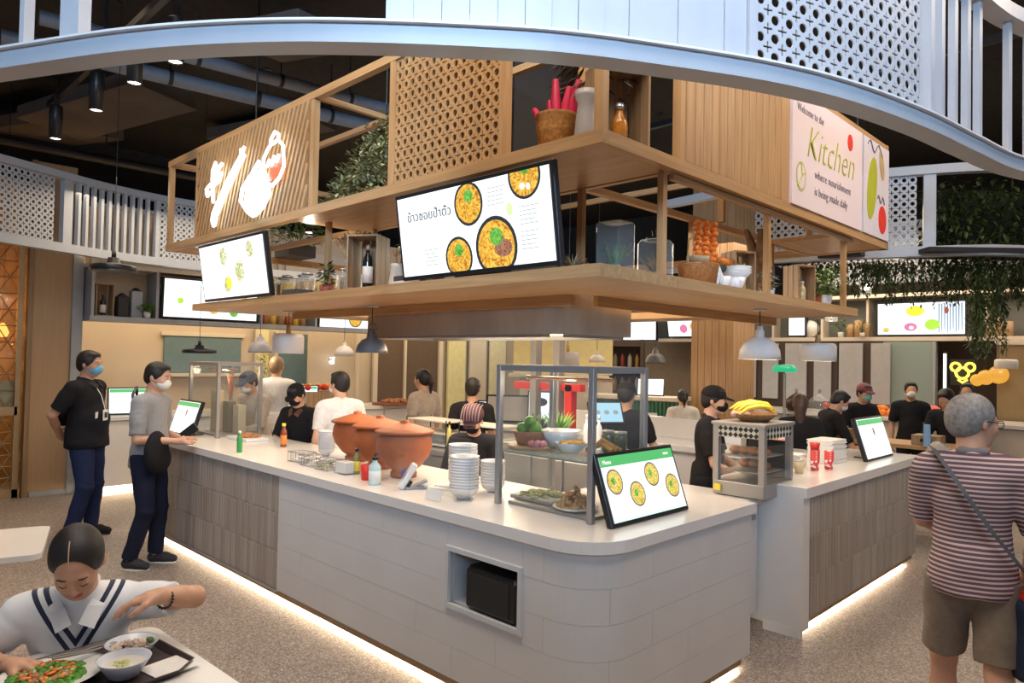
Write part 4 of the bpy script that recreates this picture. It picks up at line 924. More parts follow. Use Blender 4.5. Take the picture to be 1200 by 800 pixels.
def bowl_pic(par, x, z, r, small=False, meat=True, egg=False, rim=RIMK):
    a = 1.04 if not small else 1.0
    p = patch(par, 'menu_picture', x, z, r, r*a, rim, -.0034); patch(p, 'food_picture', x, z, r*.87, r*.87*a, NOODS if small else NOOD, -.0040)
    if not small:
        if meat: patch(p, 'food_picture', x+r*.35, z-r*.05, r*.42, r*.30, MEAT, -.0044, 14)
        patch(p, 'food_picture', x+r*.05, z+r*.35, r*.32, r*.30, HERB, -.0047, 12)
        if egg: patch(p, 'food_picture', x-r*.15, z-r*.45, r*.18, r*.16, EGG, -.0047, 10); patch(p, 'food_picture', x+r*.2, z-r*.5, r*.14, r*.16, EGG, -.0047, 10)
    else: patch(p, 'food_picture', x-r*.2, z+r*.1, r*.25, r*.3, HERB, -.0044, 10)
def lines(par, x, z, w_, n, dz, m_=GREYT, h_=.0035):
    b = MB()
    for i in range(n):
        l_ = w_*(1, .9, .97, .8, .93)[i % 5]; b.add([(x, -.0033, z-i*dz), (x+l_, -.0033, z-i*dz), (x+l_, -.0033, z-i*dz+h_), (x, -.0033, z-i*dz+h_)], [(0, 1, 2, 3)])
    return b.build('text_lines', m_, par, kind='stuff')
def display(name, lab, loc, W, Hh, rz, tilt, kind, grp=None, bz=.022, mt=SCRW, stand=False, cat=None, dep=.035):
    t = thing(name, lab, cat or ('monitor' if stand else 'screen'), loc, group=grp, rot=Euler((tilt, 0, rz), 'XYZ'))
    MB().box((0, dep/2+.001, Hh/2), (W, dep, Hh), bev=.004).build('housing', BLACK, t)
    s = rect(t, 'screen', -W/2+bz, bz, W/2-bz, Hh-bz, mt, -.0022)
    if stand: MB().box((0, .10, .03), (.22, .16, .012), R=Matrix.Rotation(-tilt, 3, 'X')).build('stand', BLACK, t); MB().cyl((0, .03, .05), (0, .12, .03), .014, n=8).build('stand_arm', BLACK, t)
    else: MB().box((0, dep+.03, Hh*.6), (.3, .06, .18)).build('bracket', DARKM, t)
    return t, s
def menu_order(s, W, Hh, bz=.022, pics=True):
    iw, ih = W-2*bz, Hh-2*bz
    rect(s, 'menu_banner', -iw/2, bz+ih*.84, iw/2, bz+ih, GREENB); rect(s, 'menu_footer', -iw/2, bz, iw/2, bz+ih*.05, PALEG)
    lettering('Khao Soi' if False else 'Menu', Hh*.085, EGG, s, (-iw/2+.02, -.0042, bz+ih*.88), (PI/2, 0, 0)); lettering('MENU', Hh*.05, EGG, s, (iw/2-.09, -.0042, bz+ih*.90), (PI/2, 0, 0))
    for i in range(1, 4): rect(s, 'menu_divider', -iw/2+iw*i/4-.001, bz+ih*.08, -iw/2+iw*i/4+.001, bz+ih*.80, GREYT)
    if pics:
        for i, z in enumerate((.60, .36, .62, .38)): bowl_pic(s, -iw/2+iw*(i+.5)/4, bz+ih*z, iw*.098, True, rim=glow('bowl_rim_brown', (.30, .24, .20), .7))
def menu_plain(s, W, Hh, bz=.022, c=1):
    iw, ih = W-2*bz, Hh-2*bz
    rect(s, 'menu_banner', -iw/2, bz+ih*.86, iw/2, bz+ih, GREENB); rect(s, 'menu_footer', -iw/2, bz, iw/2, bz+ih*.05, PALEG); b = MB()
    patch(s, 'menu_picture', iw*.02, bz+ih*.66, iw*.035, ih*.12, MEAT, -.0035, 10); patch(s, 'menu_picture', iw*.25, bz+ih*.4, iw*.05, iw*.04, LIMEP, -.0035, 10) if c > 1 else None
    lines(s, -iw*.1, bz+ih*.46, iw*.45, 1, .02); lines(s, -iw*.3, bz+ih*.3, iw*.3, 2, ih*.07)
TL = .15
tv, s = display('menu_screen', 'large lit menu screen with four noodle bowls and Thai heading, hung at the near corner', (-2.65, Y0-.005, 2.172), 1.17, .47, 0, TL, 0)
CL = (-.563, .563, .022, .448)
bowl_pic(s, .015, .350, .106, meat=False); bowl_pic(s, .187, .118, .145, meat=True); bowl_pic(s, -.090, .090, .104, meat=False); bowl_pic(s, .408, .425, .104, meat=False, egg=True)
CL = None
lettering('ข้าวซอยป้าตั๋ว', .066, DARKT, s, (-.485, -.0036, .315), (PI/2, 0, 0), sx=1.05)
lines(s, .15, .40, .13, 5, .02); lines(s, .36, .285, .12, 5, .02); lines(s, .36, .17, .11, 5, .02); lines(s, -.36, .15, .11, 5, .02)
patch(s, 'menu_picture', .298, .285, .022, .032, glow('pale_leaf', (.75, .9, .45), 1.0), -.0034, 12)
tv, s = display('menu_screen', 'lit menu screen showing plates of salad, hung below the neon sign', (-5.38, Y0-.01, 2.168), 1.17, .465, 0, TL, 0)
for x, z, r in ((-.12, .34, .095), (-.10, .12, .085), (.14, .21, .115), (.34, .36, .085)):
    p = patch(s, 'menu_picture', x, z, r*.85, r, EGG, -.0034); patch(p, 'food_picture', x, z, r*.62, r*.72, glow('salad_picture', (.60, .62, .25), 1.0, ((.95, .93, .85), (.22, .38, .06), 20)), -.0040, 16)
patch(s, 'food_picture', -.06, .13, .045, .05, LEMON, -.0048, 12); lines(s, -.52, .38, .25, 2, .03, PALEG, .012); lines(s, -.5, .2, .2, 6, .035, PALEG)
tv, s = display('menu_screen', 'wide lit menu screen on the left stall, half hidden behind the oak shelf', (-9.68, 3.98, 2.19), 1.30, .54, PI/2, .04, 0)
for x, z, r, m_ in ((-.42, .24, .04, LIMEP), (.03, .36, .025, PINKP), (.06, .32, .02, PINKP), (.10, .22, .05, HERB), (.02, .15, .065, NOOD), (.30, .12, .06, HERB), (-.12, .21, .02, HERB), (-.19, .18, .015, HERB), (.45, .3, .05, NOODS)): patch(s, 'menu_picture', x, z, r, r, m_, -.0034, 14)
lines(s, -.30, .44, .2, 2, .02); lines(s, -.35, .2, .3, 5, .03, PALEG)
tv, s = display('menu_screen', 'lit screen low behind the near shelf, showing two bowls, above the glowing wall character', (-9.68, 6.25, 2.16), 1.30, .54, PI/2, .04, 0); bowl_pic(s, .0, .16, .12, meat=False); bowl_pic(s, .38, .16, .10)
tv, s = display('menu_screen', 'wide lit screen with lemon, red onion and lettuce behind the hanging plants', (-2.99, 11.42, 2.19), 1.17, .50, 0, .02, 0)
patch(s, 'menu_picture', -.06, .36, .12, .075, LEMON, -.0034); patch(s, 'menu_picture', -.12, .13, .085, .06, PINKP, -.0034); patch(s, 'menu_picture', -.11, .12, .035, .028, EGG, -.0044, 12); patch(s, 'menu_picture', .16, .16, .10, .08, LIMEP, -.0034, 9); patch(s, 'menu_picture', -.45, .09, .045, .035, NOODS, -.0034)
b = MB()
for i in range(9): x = .24+.035*i; b.add([(x, -.0033, .05+.03*(i % 3)), (x+.012, -.0033, .05), (x+.016, -.0033, .46-.03*(i % 2)), (x-.004, -.0033, .46)], [(0, 1, 2, 3)])
b.build('menu_picture', BLUEP, s); patch(s, 'menu_picture', .34, .36, .03, .05, glow('chilli_picture', (.4, .08, .05), .8), -.0036, 10); lines(s, -.48, .38, .25, 2, .03)
tv, s = display('menu_screen', 'lit screen showing salads, right of the hood, tilted down at the far stall', (-6.62, 11.3, 2.19), .98, .56, 0, .22, 0)
for x, z, r, m_ in ((-.12, .38, .08, NOODS), (-.15, .16, .08, PINKP), (.05, .2, .07, NOOD), (.2, .4, .07, LIMEP)): patch(s, 'menu_picture', x, z, r, r, m_, -.0034, 12)
tv, s = display('menu_screen', 'lit screen cut off by the right edge of the steel hood', (-7.9, 11.3, 2.13), 1.1, .50, 0, .05, 0); lines(s, -.4, .3, .6, 4, .05)
tv, s = display('menu_screen', 'small plain lit screen seen under the shelf between white and oak, left of the plants', (-4.75, 11.35, 2.19), .30, .46, 0, .02, 0); lines(s, -.10, .38, .18, 5, .05, PALEG)
# ordering monitors on the counters
mo = dict(stand=True, bz=.016)
m1, s = display('order_monitor', 'black ordering monitor with green banner and four bowls on the near corner of the counter', (-1.985, 3.045, .965), .68, .355, PI/2, -.34, 0, bz=.020, stand=True); menu_order(s, .68, .355, .020)
MB().box((-.36, .06, .006), (.16, .16, .006), R=Matrix.Rotation(.34, 3, 'X')).build('base_plate', BLACK, m1)
m2, s = display('order_monitor', 'ordering monitor with green banner at the far end of the right counter', (-1.99, 6.50, .965), .66, .36, PI/2, -.30, 0, **mo); menu_plain(s, .66, .36)
m3, s = display('order_monitor', 'ordering monitor in front of the man in the grey shirt', (-7.00, 2.60, .965), .54, .34, 0, -.30, 0, **mo); menu_plain(s, .54, .34)
m4, s = display('order_monitor', 'ordering monitor on the white stall counter behind the man in black', (-9.70, 3.02, .955), .54, .34, PI/2-.15, -.15, 0, **mo); menu_plain(s, .54, .34, c=2)
m5, s = display('order_monitor', 'ordering monitor on the stall counter between the two white shirts', (-9.70, 5.33, .955), .54, .34, PI/2-.5, -.12, 0, **mo); menu_plain(s, .54, .34, c=2)
m6, s = display('order_monitor', 'blue lit monitor seen through the glass case beside the staff member in black', (-3.51, 4.70, 1.23), .30, .20, 1.05, -.45, 0, mt=BLUES, **mo); [patch(s, 'menu_picture', x, .10, .025, .02, GREYT, -.0034, 8) for x in (-.08, 0, .08)]; MB().cyl((0, .06, -1.1), (0, .06, .02), .02, n=8).build('floor_pole', BLACK, m6)
m7, s = display('order_monitor', 'small lit monitor on the green tiled counter', (-5.55, 8.38, 1.268), .38, .26, .5, -.35, 0, **mo); lines(s, -.1, .18, .2, 3, .04, PALEG)
m8, s = display('order_monitor', 'lit monitor standing behind the steel uprights, left of the red frame', (-5.95, 6.25, 1.12), .34, .40, .6, -.05, 0, **mo); patch(s, 'menu_picture', 0, .27, .07, .05, TEAL if False else RIMK, -.0034, 12)
m9, s = display('order_monitor', 'wide lit monitor behind the person in the striped cap', (-6.45, 5.95, 1.22), .50, .26, .6, -.05, 0, **mo); [patch(s, 'menu_picture', x, .13, .03, .05, RIMK, -.0034, 8) for x in (-.12, .1)]
big = thing('monitor_back', 'rear of a large pale monitor with black frame beyond the clay pots', 'monitor', (-6.2, 4.44, .98), .75)
MB().box((0, 0, .17), (.56, .03, .34), bev=.006).build('housing', BLACK, big); MB().box((0, -.018, .175), (.51, .01, .29)).build('back_cover', mat('monitor_grey', (.55, .50, .47), .5), big); MB().box((0, 0, .0), (.2, .16, .02)).build('stand', BLACK, big)
# ================================================================ left stall
sa = thing('stall_counter', 'white counter of the left stall glowing at its foot, behind the man in black', 'counter', (0, 0, 0))
MB().box((-9.85, 4.9, .925), (.74, 4.9, .05), bev=.005).build('worktop', COUNTER, sa); MB().box((-9.87, 4.9, .50), (.66, 4.84, .80)).build('carcass', BEIGE2, sa); MB().box((-9.95, 4.9, .05), (.5, 4.7, .10)).build('plinth', BEIGE, sa)
for i in range(8): MB().box((-9.53, 2.8+.605*i, .50), (.02, .59, .78), bev=.003).build('front_panel', COUNTER, sa)
MB().box((-9.60, 4.9, .09), (.012, 4.7, .012)).build('strip_light', LEDS, sa); area('plinth_glow', (-9.56, 4.9, .085), Euler((math.radians(45), 0, math.radians(90))), 4.7, .05, 40, (1.0, .82, .55))
tag(MB().box((-10.0, 2.44, 1.8), (.12, .12, 3.6), bev=.004).build('steel_post', GREYW), 'grey square post at the left end of the left stall', 'post')
st = thing('food_stall', 'beige fascia and shelf frame of the left stall carrying screens and jars', 'stall', (0, 0, 0))
MB().box((-9.86, 5.8, 2.145), (.42, 6.6, .06)).build('shelf_board', GREYW, st); MB().box((-9.86, 5.8, 2.80), (.42, 6.6, .05)).build('top_board', BEIGE2, st)
MB().box((-9.70, 5.8, 3.05), (.05, 6.6, .46)).build('fascia', BEIGE2, st); MB().box((-10.05, 5.8, 2.47), (.03, 6.6, .60)).build('back_panel', BEIGE, st)
for y in (2.53, 3.27, 4.68, 5.55): MB().box((-9.84, y, 2.47), (.36, .035, .60)).build('divider', GREYW, st)
MB().box((-9.63, 5.8, 3.52), (.06, 6.6, .05)).build('top_rail', BEIGE2, st)
for i in range(22): MB().box((-9.63, 2.62+.115*i, 3.18), (.03, .045, .66)).build('slat', BEIGE2, st)
struct('wall_stall', MB().box((-11.4, 6.9, 1.9), (.08, 10.8, 3.8)), BEIGE); struct('trim_1', MB().box((-11.0, 2.30, 1.9), (.8, .08, 3.8)), BEIGE2)
def wpanel(name, lab, cat, c, d, m_, rz=0.0): return tag(MB().box(c, d, rz, bev=.004).build(name, m_), lab, cat)
def two(name, lab, cat, parts):
    t = thing(name, lab, cat, (0, 0, 0))
    for (pn_, c, d, m_) in parts: MB().box(c, d, bev=.003).build(pn_, m_, t)
    return t
two('kitchen_hatch', 'dark teal serving hatch in the beige wall behind the left glass case', 'hatch', [('frame', (-11.33, 4.55, 2.03), (.06, 1.3, .06), BEIGE2), ('opening', (-11.34, 4.55, 1.72), (.04, 1.2, .58), TEAL), ('sill', (-11.30, 4.55, 1.40), (.12, 1.3, .05), BEIGE2)])
two('kitchen_door', 'teal blue door leaf beyond the white shirt at the back of the left stall', 'door', [('leaf', (-11.32, 6.15, 1.05), (.05, .70, 2.1), TEAL), ('frame', (-11.33, 5.76, 1.05), (.08, .06, 2.16), BEIGE2), ('frame', (-11.33, 6.54, 1.05), (.08, .06, 2.16), GREYW), ('handle', (-11.27, 5.9, 1.05), (.03, .03, .2), STEEL)])
two('sliding_door', 'dark opening with pale upright frames at the back, beyond the clay pots', 'door', [('opening', (-11.33, 8.55, 1.1), (.04, 1.5, 2.2), mat('opening_brown', (.13, .085, .06), .8)), ('frame', (-11.29, 7.75, 1.1), (.06, .10, 2.2), BEIGE2), ('frame', (-11.29, 8.45, 1.1), (.06, .05, 2.2), BEIGE2), ('frame', (-11.29, 9.35, 1.1), (.06, .10, 2.2), BEIGE2), ('header', (-11.29, 8.55, 2.25), (.06, 1.8, .12), BEIGE2)])
YLW = mat('yellow_board', (.74, .68, .38), .6)
two('yellow_partition', 'yellow green lit board behind the white shirt by the left glass case', 'partition', [('board', (-11.30, 5.5, 1.6), (.04, .22, 1.2), YLW), ('edge', (-11.28, 5.38, 1.6), (.05, .03, 1.2), BEIGE2)])
for i, (y, w_) in enumerate(((9.75, .5), (10.35, .5), (10.95, .5))): two('tall_cabinet', ['pale yellow tall cabinet beside the dark opening, behind the ponytail', 'pale tall cupboard with a grey edge, second behind the steel uprights', 'cream tall cupboard furthest from the dark opening'][i], 'cabinet', [('door', (-11.25, y, 1.3), (.06, w_-.03, 2.6), (YLW, BEIGE2, mat('cream', (.74, .68, .48), .6))[i]), ('side', (-11.28, y+w_/2, 1.3), (.10, .04, 2.6), GREYW)])
wc = thing('wall_character', 'small glowing white character sign on the beige wall above the white shirt', 'sign', (-10.6, 6.42, 1.60), PI/2)
lettering('中' if False else 'ส', .20, NEON, wc, (-.07, 0, 0), (PI/2, 0, 0), ext=.006)
MB().cyl((0, .01, .08), (0, .12, .08), .01).build('bracket', STEEL, wc)
two('wall_fin', 'beige wall fin standing forward behind the glowing character', 'wall panel', [('panel', (-10.75, 6.5, 1.3), (.08, .9, 2.6), BEIGE), ('edge', (-10.70, 6.96, 1.3), (.12, .04, 2.6), BEIGE2)])
# far back stall (faces the viewer)
struct('wall_far', MB().box((-4.5, 12.4, 1.6), (13.6, .08, 3.2)), mat('far_wall', (.22, .17, .13), .8))
sb = thing('food_stall', 'shelf and pale fascia of the far back stall under the hanging plants', 'stall', (0, 0, 0))
MB().box((-3.4, 11.55, 2.145), (9.6, .40, .06)).build('shelf_board', BEIGE2, sb); MB().box((-3.4, 11.55, 2.79), (9.6, .40, .05)).build('top_board', BEIGE2, sb); MB().box((-3.4, 11.74, 2.47), (9.6, .03, .62)).build('back_panel', mat('stall_grey', (.17, .18, .17), .7), sb)
for x in (-7.15, -5.95, -5.2, -4.4, -3.72, -2.2, -1.1): MB().box((x, 11.6, 2.47), (.035, .26, .60)).build('divider', BEIGE2, sb)
sc = thing('stall_counter', 'long pale counter of the far back stall with panelled front, carrying the fruit', 'counter', (0, 0, 0))
MB().box((-2.9, 10.75, 1.035), (5.6, .85, .05), bev=.004).build('worktop', COUNTER, sc); MB().box((-2.9, 10.78, .55), (5.5, .75, .92)).build('carcass', BEIGE2, sc)
for i in range(9): MB().box((-5.38+.62*i, 10.39, .56), (.60, .02, .88), bev=.003).build('front_panel', BEIGE2, sc)
two('glass_wall', 'tall grey green frosted glass wall under the shelf, behind the fruit', 'glass panel', [('pane', (-3.75, 11.33, 1.55), (.62, .02, 1.10), GREENG), ('pane', (-3.10, 11.33, 1.55), (.62, .02, 1.10), GREENG), ('frame', (-3.43, 11.33, 1.55), (.03, .04, 1.10), GREYW), ('frame', (-4.08, 11.33, 1.55), (.03, .04, 1.10), GREYW), ('frame', (-2.78, 11.33, 1.55), (.04, .05, 1.10), GREYW), ('backing', (-3.43, 11.5, 1.55), (1.3, .03, 1.1), mat('greenish_wall', (.30, .36, .33), .5))])
two('tan_column', 'tan column at the right of the far stall holding a small white lamp', 'column', [('shaft', (-1.72, 11.35, 1.06), (.60, .26, 2.10), mat('tan_column', (.26, .18, .09), .6)), ('cap', (-1.72, 11.34, 2.08), (.64, .28, .05), BEIGE2)])
tb = thing('light_tube', 'short upright white light tube beside the dark doorway', 'lamp', (-2.62, 11.2, 1.45)); MB().cyl((0, 0, 0), (0, 0, .48), .018).build('tube', NEON, tb); MB().box((0, .03, -.47), (.05, .03, 1.95)).build('mount', DARKM, tb)
yn = thing('neon_sign', 'yellow neon of three joined rings in the dark doorway at the back', 'sign', (-2.40, 11.15, 1.62)); b = MB()
for (x, z, r) in ((-.08, .13, .055), (.09, .13, .055), (0, .05, .075)): b.tube([(x+r*math.cos(a), 0, z+r*math.sin(a)) for a in [i*PI/7 for i in range(14)]], .016, 6, True)
b.tube([(-.05, 0, -.04), (0, 0, -.08), (.06, 0, -.04)], .014, 6); b.build('neon_tube', glow('neon_yellow', (1.0, .72, .05), 4.0), yn); MB().box((0, .03, .06), (.3, .012, .35)).build('backboard', DARKM, yn)
for i, (x, z, r) in enumerate(((-2.12, 1.62, .10), (-1.98, 1.66, .12), (-2.22, 1.58, .08))):
    t = thing('paper_lantern', ['amber lantern nearest the yellow neon', 'largest amber lantern right of the yellow neon', 'small amber lantern just under the yellow neon'][i], 'lantern', (x, 11.1, z)); MB().sph((0, 0, 0), r, 12, 8).build('shade', glow('lantern_amber', (.9, .42, .05), .8), t); MB().cyl((0, 0, r), (0, 0, 2.11-z), .004, n=5).build('cord', BLACK, t)
# wooden column in the middle distance
wd = thing('wood_column', 'square oak clad column in the middle distance behind the staff cap', 'column', (-4.95, 9.3, 0)); MB().box((0, 0, 2.5), (.60, .60, 5.0)).build('core', BLACKM, wd)
OAKC = wood('column_oak', (.46, .27, .13), 'z')
for i in range(6):
    MB().box((-.27+.108*i, -.31, 2.5), (.103, .02, 5.0), bev=.003).build('plank', OAKC, wd); MB().box((.31, -.27+.108*i, 2.5), (.02, .103, 5.0), bev=.003).build('plank', OAKC, wd)
# left wooden wall and gold lattice door
wl = thing('wood_panel', 'tall plain tan wood panel between the gold lattice and the grey post', 'wall panel', (-10.02, 2.17, 0)); MB().box((0, .02, 2.0), (.10, .42, 4.0), bev=.004).build('panel', TANW, wl); MB().box((.03, -.22, 2.0), (.12, .05, 4.0)).build('edge', wood('tan_edge', (.30, .19, .10), 'z'), wl); MB().box((0, .05, .03), (.14, .44, .06)).build('base_strip', GREYW, wl)
la = thing('lattice_door', 'gold lattice door with triangle pattern and lit glass at the far left', 'door', (-10.06, 1.90, 0)); GOLD = mat('gold_paint', (.42, .30, .17), .4, .3)
for (c, d) in (((0, -.03, 1.85), (.08, .06, 3.7)), ((0, -1.27, 1.85), (.08, .06, 3.7)), ((0, -.65, .05), (.08, 1.3, .10)), ((0, -.65, 1.02), (.08, 1.24, .10)), ((0, -.65, 3.65), (.08, 1.3, .10))): MB().box(c, d).build('rail', GOLD, la)
def trilat(y0, y1, z0, z1, a):
    h_ = a*math.sqrt(3)/2; b = MB(); z = z0; k = 0; r = .006
    def seg(p, q):
        t0, t1 = 0., 1.
        for (v0, dv, lo_, hi_) in ((p[0], q[0]-p[0], y0, y1), (p[1], q[1]-p[1], z0, z1)):
            if abs(dv) < 1e-9:
                if v0 < lo_ or v0 > hi_: return
                continue
            a_, b_ = (lo_-v0)/dv, (hi_-v0)/dv
            if a_ > b_: a_, b_ = b_, a_
            t0, t1 = max(t0, a_), min(t1, b_)
        if t1-t0 < 1e-3: return
        P = [(0, p[0]+(q[0]-p[0])*t, p[1]+(q[1]-p[1])*t) for t in (t0, t1)]; b.cyl(P[0], P[1], r, n=4, caps=False, sm=False)
    while z <= z1: seg((y0, z), (y1, z)); z += h_
    for s_ in (1, -1):
        c0 = -int((z1-z0)/h_)-2
        for i in range(c0, int((y1-y0)/a)-c0+2):
            seg((y0+i*a, z0), (y0+i*a+s_*(z1-z0)/h_*a/2, z1))
    return b
trilat(-1.24, -.06, .10, .97, .155).build('lattice', GOLD, la, kind='stuff'); trilat(-1.24, -.06, 1.07, 3.6, .22).build('lattice', GOLD, la, kind='stuff')
MB().box((-.04, -.65, 2.3), (.012, 1.2, 2.5)).build('glass_pane', glass('amber_glass', (.9, .7, .4), .15, .1), la); MB().box((-.04, -.65, 1.22), (.014, 1.2, .32)).build('frosted_band', mat('frosted', (.35, .33, .22), .5), la)
for i, (y, z) in enumerate(((-.30, 2.72), (-.55, 2.95), (-.28, 2.30), (-.62, 2.42), (-.32, 1.72), (-.55, 1.70), (-.85, 2.0), (-.9, 2.75), (-.12, 1.95))):
    t = thing('hanging_lamp', ['topmost amber lamp right behind the gold lattice', 'amber lamp hanging highest behind the lattice', 'amber lamp in the middle of the lattice, right', 'amber lamp in the middle of the lattice, left', 'lowest right amber lamp behind the lattice', 'lowest amber lamp behind the lattice, second from right', 'amber lamp near the left frame edge, low', 'amber lamp near the left frame edge, high', 'amber lamp closest to the wood panel'][i], 'lamp', (-10.5, 1.9+y, z), group='amber lamps behind the lattice')
    MB().lathe([(.001, .12), (.03, .10), (.07, 0), (.05, -.05), (.001, -.06)], n=12).build('shade', glow('amber_glow', (1.0, .55, .18), 2.5), t); MB().cyl((0, 0, .12), (0, 0, 5.1-z), .004, n=5).build('cord', BLACK, t)
point('lattice_light', (-10.6, 1.2, 2.2), 28, (1.0, .58, .24), .3)
struct('wall_gold', MB().box((-11.3, .9, 2.0), (.08, 2.7, 4.0)), mat('gold_wall', (.42, .24, .08), .5, var=.4, scale=6)); struct('trim_2', MB().box((-10.7, -.45, 2.0), (1.2, .08, 4.0)), TANW)
# ================================================================ pendants
def pend_dome(r=.115, h_=.15, m_=WLAMP, top=2.11, lab='', loc=(0, 0, 0), power=6, woodcap=False, grp=None, ring=False, glowr=.6, shape='dome'):
    t = thing('pendant_lamp', lab, 'lamp', loc, group=grp)
    if shape == 'dome': pr = [(r*.20, h_+.045), (r*.22, h_+.0), (r*.45, h_*.93), (r*.75, h_*.72), (r*.94, h_*.42), (r, 0), (r*.975, 0), (r*.91, h_*.40), (r*.72, h_*.68), (r*.2, h_*.88)]
    elif shape == 'drum': pr = [(.001, h_), (r*.82, h_), (r*.93, h_*.95), (r, h_*.82), (r, 0), (r*.975, 0), (r*.97, h_*.80), (.001, h_*.93)]
    elif shape == 'bell': pr = [(r*.22, h_*1.25), (r*.30, h_*1.2), (r*.34, h_*.92), (r*.62, h_*.80), (r*.86, h_*.5), (r*.98, .02), (r, 0), (r*.96, 0), (r*.82, h_*.48), (r*.5, h_*.75), (.001, h_*.8)]
    else: pr = [(.001, h_), (r*.25, h_), (r*.3, h_*.6), (r*.95, h_*.45), (r, h_*.35), (r, 0), (r*.97, 0), (r*.9, h_*.3), (.001, h_*.35)]
    MB().lathe(pr, n=28).build('lamp_shade', m_, t)
    if shape != 'drum' or woodcap: MB().lathe([(.001, h_*1.35+.02), (.018, h_*1.35+.02), (.022, h_), (.001, h_)], n=12).build('cap', OAKZ if woodcap else m_, t)
    MB().lathe([(.001, h_*.3), (r*.5, h_*.32), (r*.55, h_*.30), (.001, h_*.22)], n=16).build('bulb', LEDW, t)
    MB().cyl((0, 0, h_*1.3), (0, 0, top-loc[2]), .0035, n=5).build('cord', BLACK, t)
    MB().lathe([(.001, -.012), (.045, -.010), (.047, 0), (.001, 0)], (0, 0, top-loc[2]), 16).build('ceiling_rose', WLAMP if top < 2.5 else BLACK, t)
    if ring:
        b = MB(); b.tube([(.05*math.cos(a), 0, h_*1.45+.05*math.sin(a)) for a in [i*PI/7 for i in range(14)]], .004, 6, True); b.build('hanging_ring', m_, t)
    if power: point('pendant_light', (loc[0], loc[1], loc[2]+.01), power, WARM, .04)
    return t
PT = 2.108; CT = 5.098
pend_dome(.135, .150, WLAMP, PT, 'white dome pendant lamp over the oven, left of the drum lamp', (-2.13, 4.50, 1.775), 7)
pend_dome(.135, .135, WLAMP, PT, 'white drum pendant lamp with wooden cap over the right counter', (-2.14, 5.50, 1.775), 7, True, shape='drum')
pend_dome(.125, .165, WLAMP, PT, 'white drum pendant lamp over the left counter, beside the grey one', (-5.45, 2.88, 1.755), 6, True, shape='drum')
pend_dome(.115, .115, GREYL, PT, 'grey bell pendant lamp with a ring on top, over the clay pots', (-4.27, 2.90, 1.77), 6, ring=True, shape='bell')
pend_dome(.135, .15, mat('lamp_bluegrey', (.34, .33, .37), .4), CT, 'grey blue bell pendant lamp behind the left white drum lamp', (-7.9, 3.82, 1.76), 5, shape='bell', ring=False)
pend_dome(.13, .14, WLAMP, CT, 'small white pendant lamp far behind, under the grey bell lamp', (-8.3, 5.20, 1.74), 5, True)
pend_dome(.20, .10, BLACK, CT, 'flat black pendant lamp with stepped top over the left glass case', (-8.9, 3.52, 1.74), 0, shape='flat')
pend_dome(.20, .13, BLACK, CT, 'lit black pendant lamp hanging just under the far left ring', (-7.39, 2.10, 2.50), 8, shape='flat')
pend_dome(.13, .155, WLAMP, CT, 'white drum pendant lamp seen below the hood', (-5.17, 6.14, 1.68), 5, True, shape='drum')
pend_dome(.11, .10, WLAMP, CT, 'small white pendant lamp right of the drum lamp below the hood', (-5.86, 7.57, 1.72), 4)
pend_dome(.14, .15, GREYL, CT, 'grey bell pendant lamp in front of the far salad screen', (-5.30, 8.12, 1.72), 4, ring=True, shape='bell')
pend_dome(.13, .12, WLAMP, 2.12, 'white drum lamp hanging against the tan column', (-1.86, 10.9, 1.74), 0, shape='drum')
pend_dome(.17, .16, WLAMP, 2.12, 'white bell pendant lamp at the right edge, behind the bent glass case', (-1.05, 10.6, 1.74), 4, shape='bell')
for i, (x, y, z) in enumerate(((-3.35, 9.0, 2.72), (-2.95, 9.05, 2.62), (-3.30, 8.9, 2.30))):
    t = thing('glass_pendant', ['lit glass jar pendant among the plants, topmost', 'lit glass jar pendant among the plants, right', 'lit glass jar pendant hanging lowest, in front of the lemon screen'][i], 'lamp', (x, y, z)); MB().lathe([(.001, -.02), (.07, -.02), (.075, .10), (.05, .17), (.03, .18)], n=14).build('shade', GLASSJ, t); MB().sph((0, 0, .07), .04, 8, 6).build('bulb', LEDW, t); MB().cyl((0, 0, .18), (0, 0, 5.1-z), .004, n=5).build('cord', BLACK, t); point('pendant_light', (x, y, z-.05), 5, WARM, .04)
